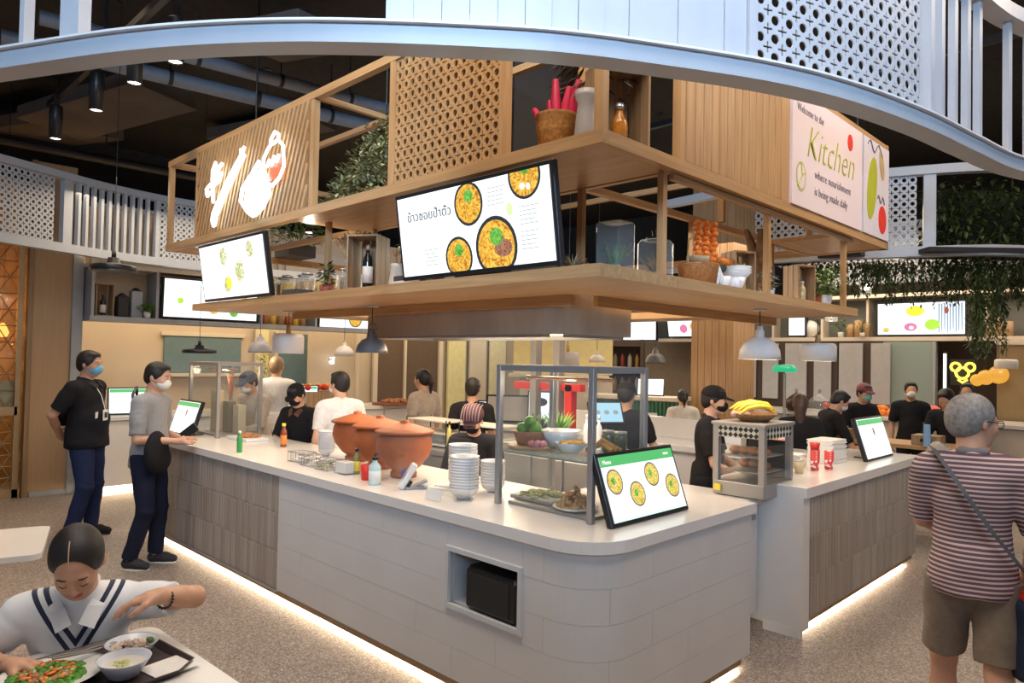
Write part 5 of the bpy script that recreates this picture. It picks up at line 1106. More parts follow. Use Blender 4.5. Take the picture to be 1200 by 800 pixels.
# ================================================================ glass cases
def glass_case(lab, x0, y0, sx, sy, h_, shelf_z=None, zb=.96, pw=.032):
    """counter case, open to the staff side; front on -y, side on +x"""
    t = thing('glass_case', lab, 'display case', (x0, y0, zb+.001)); w2 = pw/2
    for (x, y) in ((w2, w2), (sx-w2, w2), (sx-w2, sy-w2), (w2, sy-w2)): MB().box((x, y, h_/2), (pw, pw, h_), bev=.003).build('post', STEEL, t)
    for (c, d) in (((sx/2, w2, h_-.016), (sx-2*pw, pw, .032)), ((sx/2, sy-w2, h_-.016), (sx-2*pw, pw, .032)), ((w2, sy/2, h_-.016), (pw, sy-2*pw, .032)), ((sx-w2, sy/2, h_-.016), (pw, sy-2*pw, .032))): MB().box(c, d).build('rail', STEEL, t)
    MB().box((sx/2, w2, h_/2), (sx-2*pw, .006, h_-.07)).build('glass_pane', GLASS, t); MB().box((sx-w2, sy/2, h_/2), (.006, sy-2*pw, h_-.07)).build('glass_pane', GLASS, t); MB().box((w2, sy/2, h_/2), (.006, sy-2*pw, h_-.07)).build('glass_pane', GLASS, t)
    MB().cyl((pw, sy*.45, h_-.07), (sx-pw, sy*.45, h_-.07), .010, n=8).build('heat_lamp', mat('copper', (.75, .42, .25), .25, .9), t)
    if shelf_z:
        MB().box((sx/2, sy*.5, shelf_z), (sx-2*pw, sy*.80, .012)).build('glass_shelf', glass('shelf_glass', (.8, .9, .86), .25), t)
        MB().box((sx/2, sy*.1+pw, shelf_z-.012), (sx-2*pw, .012, .012)).build('shelf_rail', STEEL, t)
    MB().box((sx/2, sy/2, .008), (sx-.1, sy-.12, .016)).build('tray', STEEL, t); point('heat_lamp_light', (x0+sx/2, y0+sy*.45, zb+h_-.09), 2.2, WARM, .04); return t
glass_case('large glass food case on the near corner of the counter with fruit on its shelf', -2.78, 2.70, .67, .47, .755, .29)
glass_case('tall glass food case at the left end of the counter beside the man in grey', -7.22, 2.76, .68, .44, .70)
gs = thing('glass_screen', 'low clear acrylic screen in front of the clay pots', 'screen', (-3.80, 2.63, .961))
MB().box((.45, 0, .17), (.90, .006, .34)).build('glass_pane', GLASS, gs); [MB().box((q, 0, .005), (.03, .12, .01)).build('foot', GLASSJ, gs) for q in (.05, .85)]
ZC = .961
# clay pots
def clay_pot():
    t = thing('clay_pot', '', 'pot'); MB().lathe([(.001, 0), (.085, 0), (.088, .03), (.075, .045), (.11, .07), (.165, .14), (.182, .20), (.176, .255), (.160, .285), (.158, .29), (.001, .29)], n=32).build('body', TERRA, t)
    MB().lathe([(.001, .288), (.190, .288), (.196, .298), (.185, .306), (.11, .330), (.05, .348), (.03, .352), (.03, .366), (.001, .372)], n=32).build('lid', TERRA, t); return t
cp = clay_pot(); cp.location = (-3.78, 2.84, ZC); tag(cp, 'terracotta clay pot with lid nearest the white bowls, rightmost of three', 'pot', 'clay pots')
dup(cp, (-4.17, 2.92, ZC), 1, 'terracotta clay pot with lid in the middle of the three', 'clay pots'); dup(cp, (-4.58, 3.00, ZC), 2, 'terracotta clay pot with lid by the staff member in the black cap, leftmost', 'clay pots')
# bowl stacks: every bowl is a bowl
BV = [(.001, .004), (.032, .0), (.034, .006), (.058, .024), (.076, .058), (.079, .060), (.077, .052), (.060, .022), (.001, .012)]
bw0 = MB().lathe(BV, n=22).build('bowl', CERAM); first = True
ORD = ['first', 'second', 'third', 'fourth', 'fifth', 'sixth', 'seventh', 'eighth', 'ninth', 'tenth', 'eleventh', 'twelfth', 'thirteenth', 'fourteenth', 'fifteenth', 'sixteenth']
def bowls(x, y, n, dz, s, lab, grp, z=ZC):
    global first
    for k in range(n):
        if first: o = bw0; first = False
        else: o = bw0.copy(); COL.objects.link(o)
        o.location = (x+random.uniform(-.001, .001), y, z+k*dz); o.scale = (s, s, s); tag(o, 'white bowl, %s from the top of %s' % (ORD[n-1-k], lab), 'bowl', grp)
bowls(-3.22, 2.86, 13, .0165, 1.12, 'the tall stack beside the clay pots', 'bowls in the tall stack')
bowls(-2.98, 2.66, 12, .0158, 1.08, 'the stack against the glass case', 'bowls in the stack by the glass case')
bowls(-3.03, 2.93, 9, .0158, .95, 'the low stack behind the other two', 'bowls in the low rear stack')
bowls(-4.98, 2.98, 11, .014, .85, 'the stack left of the clay pots', 'bowls left of the pots')
# wire baskets with sachets, bottles, card terminal
def wire_basket(x, y, a, lab, sx=.17, sy=.13, h_=.07):
    t = thing('wire_basket', lab, 'basket', (x, y, ZC), a, 'wire baskets along the counter edge'); b = MB()
    for z in (.003, h_): b.tube([(-sx/2, -sy/2, z), (sx/2, -sy/2, z), (sx/2, sy/2, z), (-sx/2, sy/2, z)], .0028, 5, True)
    for i in range(6):
        u_ = -sx/2+sx*i/5
        for s_ in (-1, 1): b.cyl((u_, s_*sy/2, 0), (u_, s_*sy/2, h_), .0018, n=4)
    for i in range(1, 4):
        for s_ in (-1, 1): b.cyl((s_*sx/2, -sy/2+sy*i/4, 0), (s_*sx/2, -sy/2+sy*i/4, h_), .0018, n=4)
    b.build('wire_frame', STEEL, t); b = MB()
    for i in range(10): b.box((random.uniform(-.06, .06), random.uniform(-.045, .045), .02+.004*i), (.05, .028, .005), random.uniform(0, 3), R=Matrix.Rotation(random.uniform(-.5, .5), 3, 'X') @ Matrix.Rotation(random.uniform(0, 3), 3, 'Z'))
    b.build('sachets', [PAPER, LEAFO, CERAM][int(abs(x)*10) % 3], t, kind='stuff'); return t
wire_basket(-4.78, 2.66, .1, 'wire basket of sachets under the white bowl stack, leftmost'); wire_basket(-4.56, 2.63, 0, 'wire basket of sachets second from the left'); wire_basket(-4.34, 2.62, 0, 'wire basket with yellow green sachets before the middle clay pot')
cb = thing('card_box', 'clear box of folded napkins in front of the clay pots', 'box', (-4.12, 2.62, ZC)); MB().box((0, 0, .045), (.15, .12, .09), bev=.004).build('box', GLASSJ, cb); MB().box((0, 0, .042), (.12, .09, .07)).build('napkins', PAPER, cb)
def bottle(name, lab, loc, r, h_, m_, capm, neck=.35, liquid=None, cat='bottle', grp=None, pump=False):
    t = thing(name, lab, cat, loc, group=grp); MB().lathe([(.001, 0), (r*.95, 0), (r, .01), (r, h_*(.62)), (r*.9, h_*.68), (r*neck, h_*.80), (r*neck, h_*.9), (.001, h_*.9)], n=16).build('body', m_, t)
    MB().lathe([(.001, h_*.88), (r*neck*1.25, h_*.88), (r*neck*1.2, h_), (.001, h_)], n=12).build('cap', capm, t)
    if liquid: MB().lathe([(r*1.004, h_*.12), (r*1.006, h_*.12), (r*1.006, h_*.5), (r*1.004, h_*.5)], n=16).build('label', liquid, t)
    if pump: MB().tube([(0, 0, h_), (0, 0, h_*1.12), (r*.8, 0, h_*1.12), (r*.95, 0, h_*1.08)], .005, 6).build('pump', capm, t)
    return t
BLU = mat('gel_blue', (.48, .66, .68), .2, alpha=None); bottle('sanitizer_bottle', 'pale blue hand gel bottle with black pump on the counter edge', (-3.66, 2.53, ZC), .038, .17, BLU, BLACK, .4, mat('label_white', (.7, .75, .75), .5), pump=True)
bottle('sauce_bottle', 'small bottle with yellow label and black cap in front of the clay pots', (-4.06, 2.66, ZC), .022, .17, mat('sauce_glass', (.20, .20, .08), .15), BLACK, .5, YELLOW)
t = thing('red_cup', 'small red cup with a wooden stick beside the hand gel', 'cup', (-3.83, 2.58, ZC)); MB().lathe([(.001, 0), (.028, 0), (.036, .095), (.033, .095), (.026, .006), (.001, .006)], n=18).build('cup', RED, t); MB().cyl((.0, 0, .01), (.02, .01, .13), .003, n=5).build('stick', CRATE, t)
bottle('gel_bottle', 'small green bottle with clear neck standing on the left end of the counter', (-5.52, 2.52, ZC), .022, .17, GREENP, GLASSJ if False else CERAM, .45)
bottle('sauce_bottle', 'brown sauce bottle with orange label behind the small green bottle', (-5.62, 2.95, ZC), .026, .20, mat('sauce_brown', (.25, .06, .02), .2), YELLOW, .5, ORANGE)
for i, (x, y) in enumerate(((-4.98, 4.25), (-2.83, 3.62), (-2.72, 3.72))): bottle('squeeze_bottle', ['yellow oil bottle with black cap between the monitor back and the striped cap', 'white squeeze bottle behind the bowls on the shelf, left', 'white squeeze bottle behind the bowls on the shelf, right'][i], (x, y, ZC-.06 if i == 0 else 1.10), .024, .26, [mat('oil', (.62, .50, .14), .2), CERAM, CERAM][i], [BLACK, CERAM, CERAM][i], .35)
ct = thing('card_terminal', 'white handheld card terminal with blue screen propped on a stand', 'card reader', (-3.42, 2.60, ZC), -.5)
MB().box((0, 0, .075), (.075, .035, .17), bev=.010, R=Matrix.Rotation(-.55, 3, 'X')).build('body', WHITE, ct); MB().box((0, -.028, .100), (.05, .004, .045), R=Matrix.Rotation(-.55, 3, 'X')).build('display', mat('term_blue', (.03, .12, .40), .2), ct)
MB().box((.0, .008, .03), (.055, .02, .04), R=Matrix.Rotation(-.55, 3, 'X')).build('keypad', BLACK, ct); MB().box((.0, .07, .025), (.06, .10, .012), R=Matrix.Rotation(.4, 3, 'X')).build('stand', GREYW, ct); MB().box((.0, .05, .006), (.08, .14, .012), bev=.003).build('base', GREYW, ct)
tag(MB().box((0, 0, .03), (.13, .004, .06), R=Matrix.Rotation(-.25, 3, 'X')).build('card_sign', PAPER, loc=(-3.05, 2.50, ZC)), 'small blank white card standing on the counter edge under the bowls', 'card')
tag(MB().box((0, 0, .004), (.22, .16, .008), .3).box((.02, .03, .012), (.2, .14, .007), .1).build('napkin_stack', PAPER, loc=(-3.28, 2.80, ZC)), 'loose white napkins lying between the big pot and the bowls', 'napkins')
# inside the large case
def bowl_at(lab, x, y, z, r, h_, m_=CERAM, sq=1.0):
    t = thing('serving_bowl', lab, 'bowl', (x, y, z)); MB().lathe([(.001, 0), (r*.5, 0), (r*.55, .006), (r, h_), (r*.96, h_), (r*.5, .012), (.001, .012)], n=24).build('bowl', m_, t); return t
def heap(t, name, n, r, rr, z, m_, kind='stuff', flat=.5, stre=1.0):
    b = MB()
    for i in range(n):
        a = random.uniform(0, 2*PI); q = r*math.sqrt(random.random()); b.sph((q*math.cos(a), q*math.sin(a), z+flat*rr*2*(1-q/r)*random.random()+rr*.3), (rr*random.uniform(.6, 1)*stre, rr*random.uniform(.5, 1), rr*random.uniform(.5, .9)), 6, 4, Matrix.Rotation(random.uniform(0, 6), 3, 'Z'))
    o = b.build(name, m_, t); o['kind'] = kind; return o
ZS = ZC+.299
t = thing('wicker_basket', 'round terracotta coloured basket of limes on the glass shelf', 'basket', (-2.70, 2.90, ZS)); MB().lathe([(.001, 0), (.075, 0), (.10, .07), (.105, .075), (.095, .075), (.07, .01), (.001, .01)], n=24).build('basket', mat('basket_brown', (.45, .22, .10), .7, var=.2, scale=40, bump=.4), t)
tag(MB().lathe([(.001, 0), (.14, 0), (.145, .012), (.12, .014), (.001, .010)], n=28).build('wooden_tray', OAK, loc=(-2.68, 2.90, ZS-.0)), 'round wooden tray under the lime basket', 'tray'); t.location.z = ZS+.015
for i, (x, y, z) in enumerate(((-.045, -.02, .085), (.045, -.01, .085), (0, .04, .09), (0, -.005, .125))): tag(MB().sph((0, 0, 0), (.036, .034, .033), 14, 10).build('lime', mat('lime_green', (.10, .26, .02), .35, var=.2), loc=(-2.70+x, 2.90+y, ZS+.015+z)), ['green lime at the front left of the basket', 'green lime at the front right of the basket', 'green lime at the back of the basket', 'green lime on top of the others'][i], 'lime', 'limes in the basket')
for i in range(5): tag(MB().sph((0, 0, 0), (.020, .018, .018), 10, 7).build('shallot', mat('shallot_pink', (.60, .22, .25), .4), loc=(-2.60+.03*(i % 3), 2.80+.022*(i // 3)+.01*i, ZS+.034)), 'small pink shallot lying beside the lime basket', 'shallot', 'shallots beside the lime basket')
bb = bowl_at('large white ribbed bowl of golden noodles on the glass shelf', -2.56, 2.99, ZS, .115, .10); heap(bb, 'crispy_noodles', 60, .075, .018, .055, mat('noodle_gold', (.62, .36, .10), .6))
bb = bowl_at('low white bowl of pickled yellow mango on the glass shelf', -2.42, 2.92, ZS, .095, .05); heap(bb, 'sliced_mango', 26, .06, .02, .035, mat('mango', (.60, .34, .04), .5), stre=2)
t = thing('dried_fish', 'crossed dried golden twists beside the low bowl', 'food', (-2.28, 3.00, ZS)); [MB().tube([(-.10+.03*i, -.03*i, .01), (0, 0, .05+.01*i), (.08, .04*i-.02, .02)], .014, 6).build('twist', mat('fried', (.45, .22, .05), .6), t) for i in range(3)]
for i, x in enumerate((-2.30, -2.22)): tj = thing('small_jar', ['dark jar of pickle at the right end of the glass shelf', 'dark jar beside the corner post of the glass case'][i], 'jar', (x, 3.08, ZS)); MB().lathe([(.001, 0), (.035, 0), (.037, .09), (.03, .10), (.001, .10)], n=14).build('body', mat('pickle', (.10, .11, .05), .2), tj); MB().lathe([(.001, .10), (.034, .10), (.034, .115), (.001, .117)], n=14).build('lid', STEEL, tj)
t = thing('food_tray', 'steel tray of shredded green papaya in the bottom of the large case', 'tray', (-2.62, 2.92, ZC+.018)); MB().box((0, 0, .012), (.30, .22, .022), bev=.006).build('tray', STEEL, t); heap(t, 'shredded_papaya', 90, .12, .014, .022, mat('papaya', (.36, .34, .14), .6), stre=2, flat=.3)
t = thing('food_tray', 'heap of golden crispy noodles on a plate at the front corner of the large case', 'plate', (-2.34, 2.86, ZC+.018)); MB().lathe([(.001, 0), (.09, 0), (.12, .016), (.115, .018), (.001, .008)], n=24).build('plate', CERAM, t); heap(t, 'crispy_noodles', 220, .095, .016, .012, mat('crisp', (.45, .24, .08), .7), flat=3.4)
t = thing('food_tray', 'white plate of sliced meat further back in the large case', 'plate', (-2.50, 3.03, ZC+.018)); MB().lathe([(.001, 0), (.08, 0), (.11, .02), (.105, .02), (.001, .008)], n=24).build('plate', CERAM, t); heap(t, 'sliced_meat', 30, .07, .02, .015, mat('ham', (.55, .25, .20), .5))
# objects behind the case (kitchen side)
rf = thing('red_stand', 'bright red T shaped stand behind the glass case', 'stand', (-3.75, 4.50, 0)); MB().box((0, 0, .77), (.07, .07, 1.54)).build('post', RED, rf); MB().box((-.25, 0, 1.52), (.75, .07, .06)).build('crossbar', RED, rf); MB().box((0, 0, .01), (.4, .4, .02)).build('foot', RED, rf)
def bunch(t, n, L_, m_, z0=0, spread=.35, w_=.02, name='leaves'):
    b = MB()
    for i in range(n):
        a = random.uniform(0, 2*PI); s_ = random.uniform(0, spread); b.leaf((0, 0, z0), (s_*math.cos(a), s_*math.sin(a), 1), L_*random.uniform(.7, 1), w_, bend=.3)
    o = b.build(name, m_, t); o['kind'] = 'stuff'; return o
bk_ = thing('prep_counter', 'steel topped prep counter inside the kitchen behind the glass case', 'counter', (0, 0, 0)); MB().box((-3.45, 4.10, 1.075), (.96, .44, .05)).build('worktop', STEEL, bk_); MB().box((-3.45, 4.10, .54), (.92, .40, 1.02)).build('carcass', STEEL, bk_); [MB().box((-3.76+.31*i, 3.89, .55), (.29, .02, .95), bev=.004).build('door', STEEL, bk_) for i in range(3)]
for o_ in [o for o in bpy.data.objects if o.name.startswith('squeeze_bottle') and o.location.x > -3]: o_.location.y = 4.0; o_.location.x -= .35
t = thing('spring_onions', 'bunch of fresh green leaves standing behind the noodle bowls', 'vegetables', (-3.38, 3.92, 1.10)); MB().lathe([(.001, 0), (.05, 0), (.055, .09), (.001, .09)], n=14).build('pot', CERAM, t); bunch(t, 60, .24, LEAFB, .06, .5)
t = thing('dark_herb_pot', 'dark leafy herb pot behind the lime basket', 'plant', (-3.62, 3.95, 1.10)); MB().lathe([(.001, 0), (.05, 0), (.055, .09), (.001, .09)], n=14).build('pot', DARKM, t); bunch(t, 70, .20, LEAFD, .06, .8, .03)
t = thing('red_basket', 'red woven basket behind the white squeeze bottles', 'basket', (-3.10, 4.12, 1.10)); MB().lathe([(.001, 0), (.11, 0), (.13, .12), (.12, .12), (.10, .01), (.001, .01)], n=20).build('basket', mat('red_weave', (.38, .06, .05), .6, var=.3, scale=50, bump=.4), t)
st_ = thing('steel_upright', 'tall steel mullion frame inside the kitchen below the hood', 'frame', (0, 0, 0))
for (x, y) in ((-4.10, 4.45), (-3.86, 4.47)): MB().box((x, y, .98), (.07, .07, 1.94)).build('post', STEEL, st_)
MB().box((-3.98, 4.46, .10), (.3, .1, .05)).build('rail', STEEL, st_)
for i, (x, y, w_) in enumerate(((-5.35, 4.42, .6), (-4.65, 4.45, .5))): t = thing('wire_rack', ['black wire rack with clear boxes beyond the leftmost pot', 'black wire rack with clear boxes beyond the middle pot'][i], 'rack', (x, y, .901)); [MB().box((0, 0, .02+.11*k), (w_, .3, .012)).build('shelf', BEIGE2, t) for k in range(3)]; [MB().cyl((sx*w_/2, sy*.15, 0), (sx*w_/2, sy*.15, .26), .006, n=5).build('post', BLACK, t) for sx in (-1, 1) for sy in (-1, 1)]; [MB().box((-.15+.15*k, 0, .075), (.12, .2, .09)).build('clear_box', GLASSJ, t) for k in range(3)]
pi = thing('prep_counter', 'long low prep counter inside the kitchen beyond the clay pots', 'counter', (0, 0, 0)); MB().box((-5.2, 4.42, .88), (2.6, .6, .04)).build('worktop', STEEL, pi); MB().box((-5.2, 4.42, .43), (2.5, .54, .86)).build('carcass', STEEL, pi); [MB().box((-6.15+.62*i, 4.14, .45), (.6, .02, .78), bev=.004).build('door', STEEL, pi) for i in range(4)]
bkc = thing('rear_counter', 'white rear counter closing the far side of the kitchen', 'counter', (0, 0, 0)); MB().box((-4.75, 6.25, .93), (4.3, .7, .06), bev=.004).build('worktop', COUNTER, bkc); MB().box((-4.75, 6.25, .45), (4.2, .62, .90)).build('carcass', COUNTER, bkc); MB().box((-4.6, 6.52, 1.06), (3.6, .12, .20), bev=.004).build('ledge', COUNTER, bkc)
big.location = (-6.1, 6.15, .965); m8.location = (-5.7, 6.3, .965); m9.location = (-6.35, 6.05, .965)
t = thing('food_mound', 'heap of red and orange produce on the far stall counter behind the black cap', 'food', (-9.75, 5.72, .952)); MB().box((0, 0, .12), (.35, .7, .24)).build('crate', CRATE, t)
for i in range(12): tag(MB().sph((0, 0, 0), (.06, .05, .05), 10, 7).build('fruit', [RED, ORANGE, mat('yellow_fruit', (.7, .45, .06), .4)][i % 3], loc=(-9.68-.09*(i % 3), 5.45+.14*(i // 3)+.02*(i % 2), 1.255)), ['round red fruit piled on the crate behind the black cap', 'round orange fruit piled on the crate behind the black cap', 'round yellow fruit piled on the crate behind the black cap'][i % 3], 'fruit', ['red fruit on the crate', 'orange fruit on the crate', 'yellow fruit on the crate'][i % 3])
t = thing('food_tray', 'brown tray of roast food on the stall counter right of the white shirt', 'tray', (-9.55, 6.95, .952)); MB().box((0, 0, .02), (.4, .6, .04), bev=.005).build('tray', mat('brown_tray', (.25, .08, .05), .5), t); heap(t, 'roast_food', 40, .2, .05, .04, mat('roast', (.38, .15, .06), .6))
# left glass case contents
for i, (x, y, h_, m_) in enumerate(((-7.05, 2.98, .40, mat('bread', (.62, .50, .32), .7)), (-6.86, 3.02, .30, mat('dark_pack', (.20, .17, .12), .6)), (-6.72, 3.06, .27, mat('tan_pack', (.50, .42, .28), .6)))): t = thing('food_packet', ['tall pale paper packet in the left glass case', 'dark upright packet in the left glass case', 'short tan packet in the left glass case'][i], 'packet', (x, y, ZC+.018)); MB().prism([(-.06, -.04), (.06, -.04), (.05, .04), (-.05, .04)], 0, h_).build('packet', m_, t)
for i in range(5): tag(MB().tube([(0, 0, 0), (.02*(i-2), .01, .14), (.035*(i-2), .0, .26)], [.008, .007, .004], 6).build('breadstick', mat('stick_brown', (.40, .16, .10), .6), loc=(-6.86, 3.02, ZC+.32)), 'thin brown stick standing in the dark packet in the left glass case', 'breadstick', 'sticks in the dark packet')
t = thing('food_tray', 'shallow tray of red and green food on the counter right of the left glass case', 'tray', (-6.3, 2.95, ZC)); MB().box((0, 0, .012), (.40, .22, .024), bev=.005).build('tray', WHITE, t); heap(t, 'mixed_food', 50, .10, .02, .022, mat('mixed', (.5, .2, .06), .6, var=.6, scale=40), stre=2.2)
# ================================================================ oven, bananas, right counter
ov = thing('food_warmer', 'square glass food warmer with diamond patterned band on the low cabinet', 'oven', (-2.385, 4.36, .872), 0)
OW, OD, OH = .36, .44, .48; OWM = STEEL
for (x, y) in ((.02, .02), (OW-.02, .02), (OW-.02, OD-.02), (.02, OD-.02)): MB().box((x, y, .283), (.0395, .0395, .374)).build('post', STEEL, ov)
MB().box((OW/2, OD/2, .05), (OW, OD, .09), bev=.004).build('base', STEEL, ov); MB().box((OW/2, OD/2, OH-.005), (OW+.02, OD+.02, .02), bev=.004).build('top', STEEL, ov); MB().box((OW/2, OD/2, .004), (OW-.04, OD-.04, .008)).build('foot', BLACK, ov)
CRM = mat('cream_band', (.62, .58, .45), .5)
for (p, ax) in (((0, 0), 0), ((OW, 0), 1)):
    L_ = OW if ax == 0 else OD
    if ax == 0: MB().box((L_/2, .008, OH-.055), (L_-.08, .012, .075)).build('band', CRM, ov)
    else: MB().box((OW-.008, L_/2, OH-.055), (.012, L_-.08, .075)).build('band', CRM, ov)
    for i in range(8):
        for k in range(2):
            c = .055+i*(L_-.11)/7; z = OH-.075+.038*k; r = .017
            vs = [(c-r, z), (c, z-r), (c+r, z), (c, z+r)]
            if ax == 0: V = [(a, .001, q) for a, q in vs]+[(a, -.002, q) for a, q in vs]
            else: V = [(OW-.001, a, q) for a, q in vs]+[(OW+.002, a, q) for a, q in vs]
            MB().add(V, [(0, 1, 2, 3)[::-1], (4, 5, 6, 7), (0, 1, 5, 4), (1, 2, 6, 5), (2, 3, 7, 6), (3, 0, 4, 7)]).build('diamond', BLACKM, ov)
for (c, d) in (((OW/2, .01, .22), (OW-.08, .005, .24)), ((OW-.01, OD/2, .22), (.005, OD-.08, .24))): MB().box(c, d).build('glass_pane', GLASS, ov)
for z in (.16, .26): MB().box((OW/2, OD/2, z), (OW-.09, OD-.09, .006)).build('rack', STEEL, ov)
MB().box((OW/2, OD-.02, .22), (OW-.08, .01, .26)).build('back', DARKM, ov)
MB().box((.04, -.006, .05), (.05, .012, .04)).build('control_dial', YELLOW, ov)
for i in range(7): tag(MB().sph((0, 0, 0), (.05, .035, .028), 12, 8).build('pastry', mat('pastry', (.45, .16, .05), .5, var=.3), loc=(-2.30+.065*(i % 4)+.02*(i//4), 4.52+.10*(i//4), .872+(.291 if i < 4 else .191))), 'golden pastry on a rack inside the food warmer', 'pastry', 'pastries in the food warmer')
bk = thing('fruit_basket', 'shallow wicker basket of bananas on top of the food warmer', 'basket', (-2.20, 4.58, .872+OH+.006)); MB().lathe([(.001, 0), (.09, 0), (.145, .045), (.15, .055), (.135, .05), (.085, .010), (.001, .008)], n=28).build('basket', mat('wicker', (.38, .19, .08), .7, var=.3, scale=60, bump=.5), bk)
for i in range(6): b = MB(); y0 = -.085+.034*i; zz_ = .020*(i % 2); b.tube([(-.135, y0*1.35, .045+zz_), (-.08, y0*1.2, .082+zz_), (.0, y0, .100+zz_), (.075, y0*.6, .090+zz_), (.115, y0*.25, .062+zz_), (.135, y0*.15, .052+zz_)], [.005, .014, .0175, .016, .009, .005], 8); tag(b.build('banana', YELLOW, loc=(-2.20, 4.58, .872+OH+.012), rot=(0, 0, .75)), 'ripe yellow banana, %s from the left in the wicker basket' % ORD[i], 'banana', 'bananas in the basket')
for i in range(3): tag(MB().sph((0, 0, 0), (.026, .024, .024), 10, 7).build('onion', mat('onion_pink', (.62, .36, .28), .5), loc=(-2.29+.04*i, 4.47+.01*i, .872+OH+.045+.006)), 'pale pink onion at the front of the banana basket', 'onion', 'onions in the banana basket')
ZR = .962
def cup(lab, loc, r, h_, m_, lid=None, straw=None, grp=None, name='paper_cup'):
    t = thing(name, lab, 'cup', loc, group=grp); MB().lathe([(.001, 0), (r*.78, 0), (r, h_), (r*.95, h_), (r*.74, .006), (.001, .006)], n=20).build('cup', m_, t)
    if lid: MB().lathe([(.001, h_), (r*1.04, h_), (r*1.04, h_+.008), (r*.5, h_+.02), (.001, h_+.02)], n=20).build('lid', lid, t)
    if straw: MB().cyl((0, 0, h_*.3), (.02, 0, h_*1.6), .004, n=6).build('straw', straw, t)
    return t
REDP = mat('red_pattern', (.70, .06, .05), .4, var=.0)
def spotted(name):
    m, N, L, b = _new(name); b.inputs['Roughness'].default_value = .4; tc = N.new('ShaderNodeTexCoord'); ch = N.new('ShaderNodeTexVoronoi'); ch.inputs['Scale'].default_value = 45; r = N.new('ShaderNodeValToRGB'); r.color_ramp.interpolation = 'CONSTANT'; r.color_ramp.elements[0].color = (.68, .05, .05, 1); r.color_ramp.elements[1].color = (.8, .76, .74, 1); r.color_ramp.elements[1].position = .5
    L.new(tc.outputs['Object'], ch.inputs['Vector']); s_ = N.new('ShaderNodeSeparateColor'); L.new(ch.outputs['Color'], s_.inputs[0]); L.new(s_.outputs[0], r.inputs[0]); L.new(r.outputs[0], b.inputs['Base Color']); return m
SPOT = spotted('red_white_print')
for k in range(5): cup('red and white printed cup, %s from the bottom of the front stack' % ORD[k], (-2.10, 5.36, ZR+.016*k), .036, .09, SPOT, grp='front stack of printed cups')
tag(cup('plain red paper cup on top of the front cup stack', (-2.10, 5.36, ZR+.155), .038, .05, RED), cat='cup')
for k in range(4): cup('red and white printed cup, %s from the bottom of the rear stack' % ORD[k], (-2.05, 5.50, ZR+.016*k), .036, .09, SPOT, grp='rear stack of printed cups')
LAT = mat('milk_tea', (.62, .50, .30), .3); cup('clear plastic cup of pale milk tea near the end of the right counter', (-2.17, 5.02, ZR), .040, .10, LAT, GLASSJ); cup('second cup of pale tea just behind the first', (-2.12, 5.13, ZR), .036, .085, LAT, GLASSJ)
bx = thing('takeaway_boxes', 'white open fronted stack shelf of folded boxes by the food warmer', 'shelf', (-2.36, 5.12, ZR), .0)
for (c, d) in (((0, 0, .20), (.22, .30, .012)), ((0, -.15, .10), (.22, .012, .20)), ((0, .15, .10), (.22, .012, .20))): MB().box(c, d).build('panel', CERAM, bx)
for i in range(3): tag(MB().box((0, 0, .025), (.16, .20, .05), bev=.002).build('folded_box', CRATE, loc=(-2.36, 5.12, ZR+.052*i+.001)), 'flat brown carton, %s from the bottom on the small white shelf' % ORD[i], 'box', 'cartons on the white shelf')
for i in range(16): tag(MB().box((0, 0, .0055), (.20, .30, .011), random.uniform(-.05, .05), bev=.002).build('foam_tray', PAPER, loc=(-2.22+random.uniform(-.006, .006), 5.92, ZR+.0115*i)), 'flat foam tray, %s from the bottom of the pile beside the monitor' % ORD[i], 'tray', 'foam trays stacked on the right counter')
for i in range(8): tag(MB().box((0, 0, .006), (.17, .17, .012), random.uniform(-.2, .2), bev=.002).build('paper_box', PAPER, loc=(-2.30, 5.42, ZR+.0125*i)), 'folded white paper box, %s from the bottom behind the printed cups' % ORD[i], 'box', 'paper boxes behind the cups')
t = thing('food_tray', 'pink tray of yellow sweets on top of the small white shelf', 'tray', (-2.36, 5.12, ZR+.207)); MB().box((0, 0, .012), (.18, .26, .022), bev=.004).build('tray', mat('pink_tray', (.66, .38, .36), .5), t); heap(t, 'sweets', 30, .08, .018, .022, YELLOW)
tag(MB().lathe([(.10, 0), (.001, .18)], n=4).build('glass_pyramid', GLASSJ, loc=(-2.42, 5.30, ZR+.23)), 'clear pyramid cover standing on the pink tray', 'cover')
# ================================================================ shelf goods
ZH = ZM1+.001
def crate(lab, loc, w_, d_, h_, rz, grp=None):
    t = thing('wooden_crate', lab, 'crate', loc, rz, grp)      # stands on end, open to -y
    for s_ in (-1, 1):
        for k in range(3): MB().box((s_*(w_/2-.005), -d_/2+d_*(k+.5)/3, h_/2), (.010, d_/3-.006, h_)).build('slat', CRATE, t)
    for z in (.006, h_-.006): MB().box((0, 0, z), (w_-.02, d_, .012)).build('end_board', CRATE, t)
    for k in range(3): MB().box((-w_/2+.02+(w_-.04)*(k+.5)/3, d_/2-.004, h_/2), ((w_-.04)/3-.006, .008, h_-.024)).build('slat', CRATE, t)
    return t
crate('upright open wooden crate holding a dark wine bottle on the lower shelf', (-3.86, 2.58, ZH), .21, .20, .35, .55)
bottle('wine_bottle', 'dark wine bottle with pale label inside the upright crate', (-3.85, 2.57, ZH+.014), .034, .28, mat('wine_glass', (.012, .015, .012), .12), mat('foil', (.45, .25, .18), .4), .38, PAPER)
